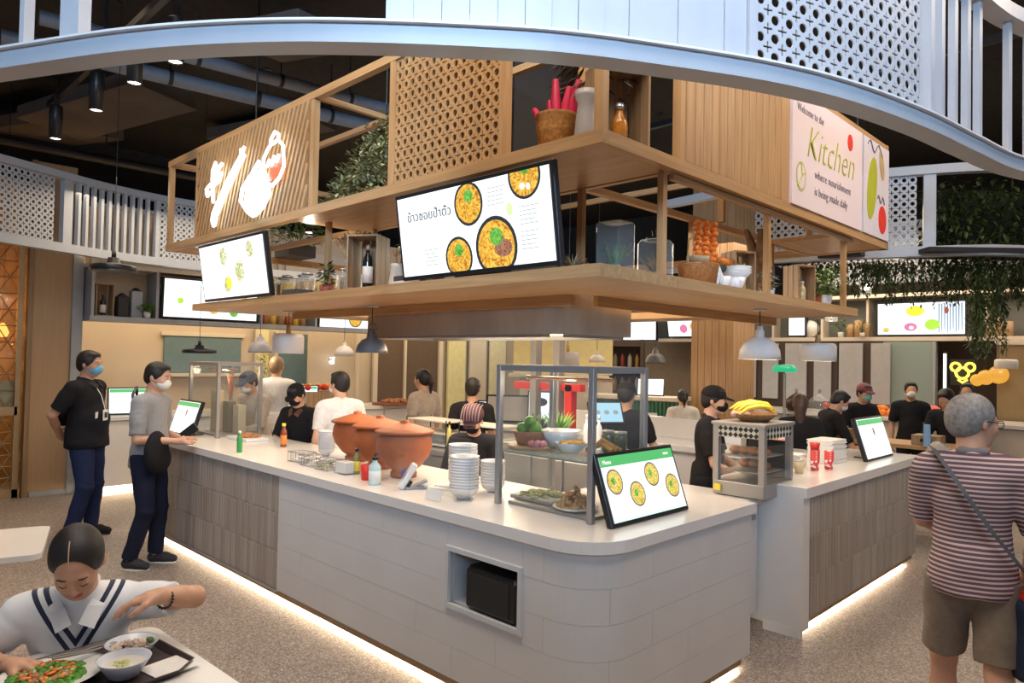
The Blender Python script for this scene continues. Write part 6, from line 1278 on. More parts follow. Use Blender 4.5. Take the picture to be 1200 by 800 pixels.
t = thing('enamel_jug', 'cream enamel jug holding wooden spoons on the lower shelf', 'jug', (-3.56, 2.60, ZH)); MB().lathe([(.001, 0), (.062, 0), (.064, .01), (.046, .13), (.050, .15), (.046, .15), (.042, .13), (.058, .012), (.001, .01)], n=24).build('body', mat('enamel', (.66, .60, .52), .3), t); MB().tube([(.045, 0, .13), (.085, 0, .125), (.088, 0, .08), (.052, 0, .05)], .006, 6).build('handle', mat('enamel', (.66, .60, .52), .3), t)
for i in range(4): a = i*1.5; tag(MB().tube([(0, 0, 0), (.03*math.cos(a), .02*math.sin(a), .12)], .005, 6).sph((.038*math.cos(a), .025*math.sin(a), .145), (.016, .008, .028), 8, 6).build('wooden_spoon', mat('spoon_wood', (.50, .22, .08), .5), loc=(-3.56, 2.60, ZH+.08)), 'orange brown wooden spoon standing in the cream jug', 'spoon', 'spoons in the jug')
def leafy(t, n, R_, h_, m_, z0, w_=.03, L_=.06, name='foliage', flowers=None, droop=0):
    b = MB()
    for i in range(n):
        a = random.uniform(0, 2*PI); q = random.random()**.5; ph = random.uniform(0, 1); r = R_*q*math.sin(PI*(.15+.8*ph)); p = Vector((r*math.cos(a), r*math.sin(a), z0+h_*ph-droop*q)); b.leaf(p, (math.cos(a+random.uniform(-1, 1)), math.sin(a), random.uniform(-.3, .8)), L_*random.uniform(.6, 1.1), w_)
    o = b.build(name, m_, t); o['kind'] = 'stuff'
    if flowers:
        b = MB()
        for i in range(flowers[0]): a = random.uniform(0, 2*PI); ph = random.uniform(.3, 1); r = R_*math.sin(PI*(.15+.8*ph)); b.sph((r*math.cos(a), r*math.sin(a), z0+h_*ph), flowers[2], 6, 4)
        o = b.build('flowers', flowers[1], t); o['kind'] = 'stuff'
    b = MB()
    for i in range(5): a = i*1.3; b.tube([(0, 0, z0-.01), (R_*.3*math.cos(a), R_*.3*math.sin(a), z0+h_*.5), (R_*.5*math.cos(a), R_*.5*math.sin(a), z0+h_*.8)], .003, 4)
    o = b.build('stems', LEAFD, t); o['kind'] = 'stuff'
def pot_plant(lab, loc, r, ph, pm, **k):
    t = thing('potted_plant', lab, 'plant', loc); MB().lathe([(.001, 0), (r*.75, 0), (r, ph), (r*.92, ph), (r*.9, ph-.01), (.001, ph-.01)], n=20).build("pot", pm, t); leafy(t, z0=ph-.01, **k); return t
FLW = mat('flower_cream', (.80, .76, .45), .6); CHG = mat('charcoal_pot', (.06, .06, .06), .7)
pot_plant('green bushy plant with cream flowers in a dark pot beside the near menu screen', (-3.36, 2.62, ZH+.06), .05, .09, CHG, n=160, R_=.13, h_=.22, m_=LEAF, flowers=(24, FLW, .011))
t = thing('metal_bucket', 'small galvanised bucket beside the flowering plant', 'bucket', (-3.24, 2.52, ZH+.06)); MB().lathe([(.001, 0), (.034, 0), (.048, .10), (.051, .10), (.049, .10), (.032, .006), (.001, .006)], n=20).build('bucket', mat('galv', (.35, .38, .42), .4, .6), t)
for i, (z, m_, w_) in enumerate(((0, PAPER, .24), (.030, CHG, .27))): tag(MB().box((0, 0, .0145), (w_, .17, .029), bev=.002).build('book', m_, loc=(-3.33, 2.58, ZH+z)), ['pale cream book under the flowering plant', 'charcoal book on top of the cream one'][i], 'book')
tag(MB().box((0, 0, .03), (.06, .05, .06), bev=.003).build('white_block', PAPER, loc=(-3.12, 2.47, ZH)), 'small white block next to the near menu screen', 'block')
# jars of grain and pasta on the rear shelf left
for i in range(8):
    x = -5.62+.16*i; t = thing('storage_jar', 'clip top glass jar of dried food behind the salad screen, %s' % ['leftmost', 'second from left', 'third from left', 'fourth from left', 'fifth from left', 'sixth from left', 'seventh from left', 'rightmost'][i], 'jar', (x, 2.78+.05*(i % 2), ZH), group='storage jars on the lower shelf'); MB().lathe([(.001, 0), (.055, 0), (.058, .01), (.058, .17), (.044, .19), (.044, .20), (.001, .20)], n=18).build('glass', GLASSJ, t); MB().lathe([(.001, .006), (.052, .006), (.052, .15), (.001, .15)], n=16).build('contents', [mat('pasta', (.60, .36, .10), .6, var=.3, scale=60), mat('beans', (.40, .22, .08), .6, var=.4, scale=80), mat('corn', (.72, .45, .05), .5, var=.3, scale=70)][i % 3], t); MB().lathe([(.001, .20), (.046, .20), (.046, .215), (.001, .225)], n=16).build('lid', STEEL, t)
pot_plant('spiky green succulent in a red pot at the right end of the jar row', (-4.40, 2.60, ZH), .05, .07, mat('red_pot', (.28, .06, .04), .5), n=60, R_=.05, h_=.16, m_=LEAFD)
t = thing('dried_grass', 'tall sheaf of dried wheat stalks behind the shelf post left of the crate', 'plant', (-4.42, 2.85, ZH)); MB().lathe([(.001, 0), (.04, 0), (.05, .14), (.001, .14)], n=16).build('vase', CERAM, t); b = MB()
for i in range(46): a = random.uniform(0, 2*PI); s_ = random.uniform(.15, .85); b.tube([(0, 0, .1), (.10*s_*math.cos(a), .10*s_*math.sin(a), .30), (.32*s_*math.cos(a), .20*s_*math.sin(a), .46)], [.003, .003, .006], 4)
b.build('stalks', STRAW, t, kind='stuff')
tag(MB().box((0, 0, .02), (.20, .14, .04), bev=.002).build('book', CHG, loc=(-4.62, 2.50, ZH)), 'dark flat book left of the shelf post', 'book')
bottle('glass_bottle', 'tall clear bottle between the shelf post and the crate', (-4.05, 2.55, ZH), .028, .22, GLASSJ, CERAM, .4)
# right side lower shelf
xs = -2.05
t = thing('storage_jar', 'square glass jar with dried herbs at the corner of the lower shelf', 'jar', (-2.20, 2.98, ZH)); MB().box((0, 0, .15), (.15, .15, .30), bev=.01).build('glass', GLASSJ, t); bunch(t, 30, .20, LEAF, .02, .3); MB().lathe([(.001, 0), (.03, 0), (.03, .08), (.001, .08)], n=12).build('silver_cup', STEEL, t)
t = thing('storage_jar', 'glass jar with dark knob lid holding dried pods on the lower shelf', 'jar', (-2.08, 3.17, ZH)); MB().box((0, 0, .11), (.15, .15, .22), bev=.02).build('glass', GLASSJ, t); bunch(t, 26, .15, STRAW, .02, .5, .012); MB().lathe([(.001, .22), (.05, .22), (.05, .235), (.015, .24), (.02, .27), (.001, .28)], n=14).build('lid', BLACK, t); MB().lathe([(.001, .005), (.03, .005), (.03, .06), (.001, .06)], n=12).build('silver_cup', STEEL, t)
t = thing('dried_flowers', 'low brown bowl of dried twigs behind the corner post', 'plant', (-2.34, 2.80, ZH)); MB().lathe([(.001, 0), (.06, 0), (.08, .05), (.001, .05)], n=16).build('bowl', mat('brown_bowl', (.20, .09, .04), .6), t); bunch(t, 60, .12, STRAW, .03, 1.2, .01)
t = thing('round_basket', 'round orange basket with an arched handle on the lower shelf', 'basket', (-2.03, 3.52, ZH)); WK = mat('basket_orange', (.48, .20, .06), .7, var=.3, scale=60, bump=.4); MB().lathe([(.001, 0), (.095, 0), (.115, .12), (.118, .125), (.108, .12), (.09, .01), (.001, .01)], n=26).build('basket', WK, t); MB().tube([(0, -.11, .12), (0, -.10, .25), (0, 0, .31), (0, .10, .25), (0, .11, .12)], .007, 6).build('handle', STRAW, t)
MB().lathe([(.02, .13), (.06, .13), (.065, .17), (.001, .17)], n=16).build('straw_roll', STRAW, t)
for i in range(3): b = MB(); [b.sph((.008*(k % 2), .006*k % .01, .028*k), (.022, .022, .020), 10, 7) for k in range(8)]; tag(b.build('carrot_bunch', mat('bright_orange', (.85, .22, .02), .4), loc=(-2.03+.02*i, 3.50+.052*i, ZH+.16)), ['bright orange twisted string on the left in the basket', 'bright orange twisted string in the middle of the basket', 'bright orange twisted string on the right in the basket'][i], 'ornament', 'orange strings in the basket')
t = thing('ribbon_bow', 'white ribbon tied at the side of the round basket', 'ribbon', (-1.98, 3.645, ZH)); MB().tube([(0, 0, .13), (.012, -.01, .06), (.005, -.02, .0)], .010, 6).build('ribbon', PAPER, t); MB().tube([(0, 0, .13), (.01, .03, .07), (.01, .035, .002)], .012, 6).build('ribbon', PAPER, t)
for i, (y, r, h_) in enumerate(((3.72, .045, .075), (3.86, .062, .080))): t = thing('enamel_bowl', ['small white enamel mug before the stacked bowls', 'stack of white ribbed bowls on the lower shelf'][i], 'bowl', (-1.98, y, ZH)); MB().lathe([(.001, 0), (r*.6, 0), (r, h_), (r*.96, h_), (r*.55, .01), (.001, .01)], n=24).build('bowl', CERAM, t)
for k in range(3): tag(MB().lathe([(.001, 0), (.04, 0), (.085, .05), (.082, .052), (.038, .008), (.001, .008)], n=24).build('bowl', CERAM, loc=(-1.99, 3.90, ZH+.066+.016*k)), 'white ribbed bowl nested above the stack on the lower shelf', 'bowl', 'nested bowls on the lower shelf')
tag(MB().box((0, 0, .012), (.16, .20, .024), bev=.002).build('book', mat('dark_green_book', (.03, .06, .05), .5), loc=(-2.10, 3.84, ZH+.125)), 'dark green book lying on the bowls', 'book')
for i in range(3): tag(MB().sph((0, 0, 0), (.034, .034, .030), 12, 8).build('orange', ORANGE, loc=(-2.08, 3.86+.055*i, ZH+.184)), 'round orange on the dark green book, %s from the left' % ORD[i], 'orange', 'oranges on the book')
t = thing('corn_husk', 'pale dried corn husk bundle leaning over the basket', 'plant', (-2.12, 3.68, ZH)); b = MB(); [b.tube([(0, 0, .0), (.01*i, .02*i, .22), (.02*i-.05, .05+.04*i, .36)], [.02, .03, .012], 6) for i in range(4)]; b.build('husks', mat('husk', (.48, .36, .20), .8, var=.3, scale=40, bump=.3), t)
t = crate('upright open crate with pasta left of the second side post', (-2.06, 4.05, ZH), .15, .15, .26, PI/2-.45); t2 = thing('pasta_bundle', 'bundle of yellow pasta standing in the crate', 'pasta', (-2.04, 4.05, ZH+.013)); b = MB(); [b.cyl((.012*(i % 4)-.02, .012*(i//4)-.02, 0), (.014*(i % 4)-.022, .014*(i//4)-.025, .16+.01*(i % 3)), .005, n=5) for i in range(16)]; b.build('pasta', mat('spaghetti', (.66, .42, .10), .6), t2)
pot_plant('small grey succulent in a white square pot right of the second side post', (-1.99, 4.30, ZH), .05, .055, CERAM, n=70, R_=.06, h_=.12, m_=mat('grey_leaf', (.20, .26, .22), .6))
t = thing('driftwood', 'rough brown bark sheaf standing behind the small succulent', 'plant', (-2.18, 4.56, ZH)); b = MB(); [b.tube([(0, 0, 0), (.02*math.cos(i), .03*math.sin(i), .25), (.06*math.cos(i*2), .12*math.sin(i*2), .48)], [.035, .045, .015], 7) for i in range(9)]; b.build('bark', mat('bark', (.20, .11, .05), .9, var=.4, scale=20, bump=.5), t)
crate('upright narrow crate near the far end of the side shelf', (-2.02, 4.86, ZH), .15, .15, .26, PI/2-.45)
bottle('small_bottle', 'small pale bottle inside the narrow crate', (-2.0, 4.86, ZH+.013), .025, .14, mat('pale_oil', (.5, .4, .2), .2), CERAM, .4)
pot_plant('white flowering plant in a clay pot after the narrow crate', (-1.99, 5.06, ZH), .045, .09, TERRA, n=110, R_=.09, h_=.15, m_=LEAF, flowers=(22, FLW, .010))
pot_plant('white flowering plant in a white pot at the end of the side shelf', (-2.0, 5.28, ZH), .045, .09, CERAM, n=130, R_=.10, h_=.20, m_=LEAFB, flowers=(26, CERAM, .010))
tag(MB().box((0, 0, .14), (.02, .26, .28)).box((.0, 0, .29), (.025, .28, .02)).build('picture_board', BLACK, loc=(-2.30, 5.2, ZH)), 'black framed board standing behind the flowering plants', 'board')
# upper level goods
ZG = ZU1+.001
t = thing('wicker_pot', 'round tan wicker pot holding pink peppers in the upper roof', 'basket', (-2.34, 2.66, ZU0+.036)); MB().lathe([(.001, 0), (.085, 0), (.098, .16), (.105, .17), (.10, .24), (.11, .25), (.095, .25), (.001, .20)], n=26).build('basket', mat('tan_wicker', (.46, .22, .06), .7, var=.3, scale=50, bump=.4), t)
PK = mat('pink_pepper', (.62, .03, .09), .4)
for i, (dx_, dy_, z1) in enumerate(((-.14, .0, .12), (-.06, .02, .15), (-.01, .0, .24), (.06, .02, .19), (.10, .04, .22))): tag(MB().tube([(dx_*.4, dy_, 0), (dx_*.8, dy_, z1*.5), (dx_*1.1, dy_, z1)], [.014, .028, .016], 8).build('pink_pepper', PK, loc=(-2.34, 2.66, ZU0+.036+.20)), 'pink red pepper standing in the wicker pot, %s' % ['leaning far left', 'second from left', 'the tallest', 'right of the tallest', 'rightmost'][i], 'pepper', 'peppers in the wicker pot')
t = thing('milk_bottle', 'tall grey glass milk bottle beside the corner post of the roof', 'bottle', (-2.10, 2.60, ZU0+.036)); MB().lathe([(.001, 0), (.062, 0), (.065, .01), (.050, .17), (.042, .24), (.055, .27), (.055, .30), (.048, .30), (.001, .26)], n=24).build('body', mat('milky_glass', (.34, .32, .31), .25), t); MB().tube([(.06, 0, .0), (.085, 0, .15), (.05, 0, .28)], .004, 6).build('handle', STEEL, t)
t = thing('dried_branches', 'dark spray of dried leaves hanging in shadow above the milk bottle', 'plant', (-2.25, 2.85, ZU0+.036)); MB().lathe([(.001, 0), (.05, 0), (.06, .15), (.001, .15)], n=14).build('vase', BLACKM, t); b = MB()
for i in range(90): a = random.uniform(0, 6.3); s_ = random.uniform(.3, 1); b.leaf((.18*s_*math.cos(a), .14*s_*math.sin(a), .35+.3*random.random()), (math.cos(a), math.sin(a), -.3), .12, .02)
b.build('leaves', mat('dry_dark', (.10, .07, .05), .9), t, kind='stuff')
crate('tall open wooden crate holding an amber bottle on the roof corner', (-2.07, 2.80, ZU0+.0365), .26, .20, .46, PI/2-.45)
bottle('amber_bottle', 'amber patterned glass bottle inside the tall roof crate', (-2.04, 2.78, ZU0+.05), .042, .26, mat('amber_glass_solid', (.38, .15, .02), .12, var=.3, scale=40), mat('silver_cap', (.5, .5, .55), .2, .8), .45)
t = thing('trailing_plant', 'big bushy olive green plant spilling over the roof edge left of the pierced panel', 'plant', (-3.86, 2.72, ZG)); MB().box((0, .02, .05), (.80, .24, .10), bev=.01).build('planter', CHG, t); b = MB()
for i in range(2600):
    x = random.uniform(-.46, .46); hh_ = .10+.50*(1-abs(x-.16)/.75)*random.random()**.7; y = random.uniform(-.26, .12); b.leaf((x, y, max(.02, hh_-(.2 if y < -.17 else 0))), (random.uniform(-1, 1), random.uniform(-1, .3), random.uniform(-.5, 1)), random.uniform(.03, .055), .026)
b.build('foliage', LEAFO, t, kind='stuff')
t = thing('hanging_fern', 'dark green fern hanging in front of the far left pierced panel', 'plant', (-6.70, 3.9, 2.76)); MB().box((0, 0, .06), (.3, .3, .12)).build('pot', CHG, t); leafy(t, 260, .28, .34, LEAF, .1, .03, .12); t.location = (-6.72, 3.6, ZU1)
# left stall shelf goods
ZL = 2.177
crate('small crate with a bottle on the left stall shelf', (-9.82, 2.68, ZL), .20, .2, .40, PI/2); bottle('wine_bottle', 'dark bottle with diamond label in the small crate on the left stall', (-9.80, 2.68, ZL+.013), .035, .26, BLACK, BLACK, .4, PAPER)
for i, (y, h_, m_, nm, lb) in enumerate(((2.90, .26, DARKM, 'tin_canister', 'dark tin canister on the left stall shelf'), (3.06, .34, GREYW, 'lantern', 'grey metal lantern on the left stall shelf'))):
    t = thing(nm, lb, 'container', (-9.82, y, ZL)); MB().box((0, 0, h_/2), (.13, .13, h_), bev=.006).build('body', m_, t); MB().lathe([(.001, h_), (.07, h_), (.03, h_+.04), (.001, h_+.05)], n=12).build('lid', BLACK, t)
pot_plant('bright green herb in a white pot at the right of the left stall shelf', (-9.72, 3.17, ZL), .05, .08, CERAM, n=150, R_=.10, h_=.12, m_=LEAFB)
for i in range(6): y = 4.80+.12*i; t = thing('storage_jar', 'glass jar of dried food on the left stall shelf, %s' % ['leftmost', 'second', 'third', 'fourth', 'fifth', 'rightmost'][i], 'jar', (-9.80, y, ZL), group='jars on the left stall shelf'); MB().lathe([(.001, 0), (.045, 0), (.045, .18), (.03, .20), (.001, .20)], n=14).build('body', [mat('paprika', (.45, .12, .04), .6), mat('corn', (.72, .45, .05), .5), mat('beans', (.40, .22, .08), .6)][i % 3], t); MB().lathe([(.001, .20), (.036, .20), (.036, .22), (.001, .222)], n=14).build('lid', STEEL, t)
pot_plant('leafy plant with yellow flowers on the low wall behind the blue grey lamp', (-9.70, 4.75, .952), .06, .12, CERAM, n=150, R_=.16, h_=.80, m_=LEAF, flowers=(20, YELLOW, .015))
# far stall shelf goods, fruit and machines
t = thing('coffee_machine', 'red stove top coffee machine on the far shelf right of the hood', 'machine', (-6.95, 11.5, 2.177)); t.location.z = 2.8155; MB().lathe([(.001, 0), (.20, 0), (.16, .06), (.05, .12), (.001, .14)], n=20).build('lid', RED, t)
for i, (x, lb, m_) in enumerate(((-4.60, 'pale round vase on the far shelf beside the small screen', CERAM), (-3.86, 'orange crate of goods on the far shelf left of the hanging vines', OAK), (-2.05, 'brown jars on the far shelf right of the lemon screen', CRATE), (-1.55, 'orange tins on the far shelf at the right edge', ORANGE))):
    t = thing(['round_vase', 'goods_crate', 'brown_jars', 'orange_tins'][i], lb, 'container', (x, 11.5, 2.177))
    if i == 0: MB().sph((0, 0, .14), (.15, .12, .14), 16, 10).build('body', m_, t); MB().lathe([(.001, 0), (.05, 0), (.05, .02), (.001, .02)], n=12).build('foot', m_, t)
    else:
        for k in range(3): MB().lathe([(.001, 0), (.055, 0), (.055, .20+.06*(k % 2)), (.001, .21+.06*(k % 2))], (-.12+.12*k, 0, 0), 12).build('jar', m_, t)
pot_plant('small green plant on the far shelf left of the copper stand', (-4.1, 11.45, 2.177), .05, .08, CERAM, n=90, R_=.13, h_=.20, m_=LEAF)
pot_plant('small bonsai like plant beside the lemon screen', (-3.75, 11.35, 2.177), .04, .06, CERAM, n=60, R_=.14, h_=.22, m_=LEAFO)
ZF = 1.062; n_ = 0
for i in range(60):
    x = -4.0+1.25*random.random(); y = 10.5+.45*random.random(); k = int((x+4.0)/.32); z = ZF+.045+.05*(i % 3 > 0)*(1 if abs(y-10.7) < .15 else 0)
    nm, m_, cl = [('apple', RED, 'red'), ('dragon_fruit', mat('dragon', (.62, .05, .10), .4), 'dark pink'), ('orange', ORANGE, 'orange'), ('orange', ORANGE, 'orange')][min(k, 3)]
    tag(MB().sph((0, 0, 0), (.048, .048, .044), 10, 7).build(nm, m_, loc=(x, y, z)), {'apple': 'round red apple on the far counter, left end of the fruit', 'dragon_fruit': 'dark pink fruit on the far counter between apples and oranges', 'orange': 'round orange on the far counter, middle of the fruit'}[nm], 'fruit', nm.replace('_', ' ')+'s on the far counter')
t = thing('melon', 'big pink red melon at the right end of the fruit', 'fruit', (-2.62, 10.55, ZF)); MB().sph((0, 0, .09), (.13, .10, .09), 14, 10).build('flesh', mat('melon', (.75, .12, .10), .4), t); MB().sph((0, 0, .04), (.05, .04, .04), 8, 6).build('stem_end', LEAF, t)
gc = thing('bent_glass_case', 'curved black framed bakery case at the right edge', 'display case', (-1.35, 10.45, ZF)); b = MB()
for s_ in (0, 1.1): b.tube([(s_, 0, 0), (s_, 0, .38), (s_, .06, .46), (s_, .25, .52), (s_, .55, .52), (s_, .55, 0)], .025, 6)
b.build('frame', BLACK, gc); MB().box((.55, .02, .2), (1.08, .006, .36)).build('glass_pane', GLASS, gc); [MB().box((.55, .3, z), (1.06, .5, .012)).build('shelf', STEEL, gc) for z in (.22, .38)]
for i in range(20): tag(MB().sph((0, 0, 0), (.075, .045, .04), 10, 7, Matrix.Rotation(random.uniform(0, 3), 3, 'Z')).build('croissant', mat('croissant', (.72, .36, .08), .5, var=.3, scale=20), loc=(-1.55+.11*(i % 10), 10.44-.0+.10*(i//10)-.02, ZF+.04)), 'golden croissant on the counter at the right edge, before the curved case', 'croissant', 'croissants at the right edge')
for i, (x, y, lb) in enumerate(((-4.35, 10.4, 'dark domed kettle on the far counter behind the bananas'), (-4.05, 10.5, 'glass domed cake stand left of the fruit'))):
    t = thing('cake_stand' if i else 'kettle', lb, 'pot', (x, y, ZF)); MB().lathe([(.001, 0), (.12, 0), (.16, .06), (.15, .16), (.05, .24), (.02, .26), (.001, .28)], n=20).build('body', GLASSJ if i else mat('dark_kettle', (.06, .03, .02), .3), t); MB().cyl((0, 0, .27), (0, 0, .32), .02, n=8).build('knob', STEEL, t)
GRYP = mat('grey_panel', (.42, .42, .43), .5)
for i in range(6): tag(MB().box((0, 0, .45), (.26 if i % 2 else .34, .03, .90)).build('menu_board', GRYP, loc=(-5.55+.42*i-.02, 11.28, 1.18)), 'grey white upright board behind the lamps, %s' % ['leftmost', 'second from left', 'third from left', 'fourth from left', 'fifth from left', 'rightmost by the green glass'][i], 'board', 'upright boards behind the right lamps')
wb_ = thing('dark_partition', 'dark brown partition behind the grey boards of the far stall', 'partition', (0, 0, 0)); MB().box((-4.75, 11.33, 1.55), (2.6, .04, 1.1)).build('panel', mat('dark_brown', (.07, .045, .035), .7), wb_)
t = thing('green_lamp', 'glowing green drink dispenser top beside the dome lamp', 'lamp', (-4.05, 9.3, 0)); MB().cyl((0, 0, 0), (0, 0, 1.62), .02, n=8).build('stand', STEEL, t); MB().lathe([(.001, .06), (.12, .05), (.16, 0), (.14, -.04), (.001, -.04)], (0, 0, 1.68), 16).build('top', glow('green_glow', (.02, .55, .25), .8), t); MB().lathe([(.001, 0), (.2, 0), (.2, .02), (.001, .02)], n=16).build('foot', STEEL, t)
# green tiled counter, round table, drinks shelf beyond
gt = thing('green_counter', 'counter clad in glossy green half round tiles in the middle distance', 'counter', (-5.75, 8.35, 0), .25); MB().box((0, 0, 1.24), (1.4, .5, .05)).build('worktop', BEIGE2, gt); MB().box((0, .02, .62), (1.3, .42, 1.20)).build('carcass', BEIGE2, gt)
for i in range(24): MB().cyl((-.63+.055*i, -.20, .1), (-.63+.055*i, -.20, 1.2), .028, n=10).build('tile', mat('green_tile', (.05, .16, .10), .2, var=.2), gt)
fr = MB().box((.25, -.235, .92), (.26, .02, .26)).build('picture_frame', CERAM, gt); MB().box((.25, -.248, .92), (.19, .006, .18)).build('picture', mat('brown_pic', (.10, .06, .05), .6), fr)
rt = thing('round_table', 'round pale wooden table in front of the green tiled counter', 'table', (-4.98, 7.35, 0)); MB().lathe([(.001, .90), (.40, .90), (.41, .915), (.40, .93), (.001, .93)], n=32).build('tabletop', OAK, rt); MB().cyl((0, 0, 0), (0, 0, .9), .035, n=10).build('pedestal', BLACK, rt); MB().lathe([(.001, 0), (.22, 0), (.21, .02), (.001, .02)], n=24).build('base', BLACK, rt)
t = thing('small_pot', 'small dark pot on the round wooden table', 'pot', (-5.03, 7.30, .931)); MB().sph((0, 0, .05), (.055, .055, .05), 12, 8).build('body', mat('dark_pot', (.10, .04, .03), .5), t)
ds = thing('drinks_shelf', 'tall dark shelf of bottles in the distance right of the drum lamp', 'shelf', (-7.05, 9.6, 0), .5)
for (c, d) in (((-.45, 0, 1.05), (.05, .3, 2.1)), ((.45, 0, 1.05), (.05, .3, 2.1)), ((0, .14, 1.05), (.9, .02, 2.1))): MB().box(c, d).build('side', mat('dark_brown', (.07, .045, .035), .7), ds)
for k in range(6): MB().box((0, 0, .1+.38*k), (.88, .28, .03)).build('shelf_board', mat('dark_brown', (.07, .045, .035), .7), ds)
for k in range(3, 5):
    for i in range(7): bottle('drink_bottle', 'small bottle, %s from the left on the %s dark shelf in the distance' % (ORD[i], 'lower' if k == 3 else 'upper'), (-7.05+(-.36+.12*i)*math.cos(.5), 9.6+(-.36+.12*i)*math.sin(.5), .116+.38*k), .035, .26, [mat('dull_red', (.22, .03, .02), .4), mat('dull_white', (.35, .32, .28), .5), mat('dull_amber', (.30, .16, .03), .4), mat('dark_pack', (.20, .17, .12), .6)][(i+k) % 4], BLACK, .4, grp='bottles on the %s dark shelf' % ('lower' if k == 3 else 'upper'))
cy = thing('lit_shelf', 'pale yellow lit cupboard and shelf seen below the hood', 'cupboard', (0, 0, 0)); MB().box((-7.0, 8.2, 1.8), (1.5, .05, .55), .75).build('panel', mat('warm_yellow', (.72, .62, .30), .6), cy); MB().box((-7.0, 8.1, 1.5), (1.5, .3, .04), .75).build('shelf_board', BEIGE2, cy); MB().box((-7.02, 8.3, .74), (1.4, .25, 1.48), .75).build('cabinet', BEIGE2, cy)
# hanging plants under the far right ring
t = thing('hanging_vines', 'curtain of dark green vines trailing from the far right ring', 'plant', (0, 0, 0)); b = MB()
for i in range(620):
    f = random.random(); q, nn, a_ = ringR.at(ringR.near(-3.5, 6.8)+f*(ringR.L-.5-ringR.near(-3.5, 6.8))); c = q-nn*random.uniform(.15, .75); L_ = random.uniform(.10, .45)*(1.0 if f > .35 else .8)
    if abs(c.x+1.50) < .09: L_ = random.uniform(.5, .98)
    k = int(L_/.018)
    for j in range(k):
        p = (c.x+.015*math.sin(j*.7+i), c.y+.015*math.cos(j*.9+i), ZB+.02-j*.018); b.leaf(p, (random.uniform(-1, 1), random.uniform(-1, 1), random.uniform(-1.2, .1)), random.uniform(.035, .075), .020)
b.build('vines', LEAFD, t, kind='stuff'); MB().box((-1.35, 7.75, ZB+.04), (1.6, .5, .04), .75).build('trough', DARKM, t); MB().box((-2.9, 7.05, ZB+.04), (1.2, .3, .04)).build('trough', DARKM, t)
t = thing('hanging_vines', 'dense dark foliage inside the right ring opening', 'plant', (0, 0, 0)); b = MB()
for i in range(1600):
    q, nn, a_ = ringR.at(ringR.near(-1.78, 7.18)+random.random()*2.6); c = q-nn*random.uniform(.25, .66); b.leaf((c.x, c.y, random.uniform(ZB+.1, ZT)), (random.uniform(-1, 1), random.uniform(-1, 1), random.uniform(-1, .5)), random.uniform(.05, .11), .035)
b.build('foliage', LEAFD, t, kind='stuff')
# ================================================================ dining furniture
def table(lab, loc, sx, sy, rz, zt=.75, legm=mat('dark_green_metal', (.02, .035, .03), .5), rr=.05):
    t = thing('dining_table', lab, 'table', loc, rz); pts = []
    for (cx, cy, a0) in ((sx/2-rr, sy/2-rr, 0), (-sx/2+rr, sy/2-rr, 90), (-sx/2+rr, -sy/2+rr, 180), (sx/2-rr, -sy/2+rr, 270)): pts += arc_corner(cx, cy, rr, 5, a0, a0+90)
    MB().prism(pts, zt-.028, zt).build('tabletop', COUNTER, t); MB().box((0, 0, .012), (.45, .45, .024), bev=.004).build('base', legm, t); MB().box((0, 0, zt/2), (.07, .07, zt-.05)).build('pedestal', legm, t); return t
table('white dining table with the food tray in the near left corner', (-2.36, .47, 0), .76, 1.00, .04)
table('white dining table behind the seated woman at the left edge', (-4.54, .44, 0), .66, 1.10, -.27)
def tube_chair(lab, loc, rz):
    t = thing('cafe_chair', lab, 'chair', loc, rz); m_ = WHITE
    MB().box((0, 0, .455), (.42, .42, .025), bev=.01).build('seat', m_, t)
    for x, y in ((-.19, -.19), (.19, -.19), (.19, .19), (-.19, .19)): MB().cyl((x*1.1, y*1.1, 0), (x, y, .45), .011, n=8).build('leg', m_, t)
    MB().tube([(-.20, -.19, .45), (-.24, -.20, .80), (-.24, .20, .80), (-.20, .19, .45)], .011, 8).build('backrest', m_, t)
    for y in (-.1, 0, .1): MB().cyl((-.20, y, .46), (-.24, y, .80), .006, n=6).build('spindle', m_, t)
    return t
tube_chair('white tube chair the woman in the striped polo sits on', (-2.95, .72, 0), -.26)
tube_chair('white tube chair at the far side of the left table, cut by the picture edge', (-5.25, .42, 0), .3)
cr = thing('rounded_chair', 'grey rounded shell chair with black legs behind the striped shirt', 'chair', (-1.75, 7.55, 0), .9); fmesh('shell', [('el', (0, 0, .85), (.19, .18, .24), np.eye(3), ('u', .01)), ('el', (.05, 0, .90), (.18, .165, .24), np.eye(3), ('s', .01)), ('bx', (.3, 0, 1.0), (.25, .4, .5), np.eye(3), ('s', .01))], .014, mat('shell_grey', (.34, .32, .30), .5), cr); MB().box((.04, 0, .66), (.28, .28, .03), bev=.01).build('seat', mat('shell_grey', (.34, .32, .30), .5), cr); [MB().cyl((sx*.22, sy*.2, 0), (sx*.15, sy*.15, .65), .014, n=6).build('leg', BLACK, cr) for sx in (-1, 1) for sy in (-1, 1)]
ht = thing('high_table', 'high pale wooden table with black frame where the staff lean', 'table', (-2.45, 8.25, 0)); MB().box((0, 0, .93), (1.5, .55, .04), bev=.004).build('tabletop', OAK, ht); [MB().box((sx*.70, sy*.22, .455), (.05, .05, .91)).build('leg', BLACK, ht) for sx in (-1, 1) for sy in (-1, 1)]; MB().box((0, .22, .25), (1.36, .04, .04)).build('rail', BLACK, ht)
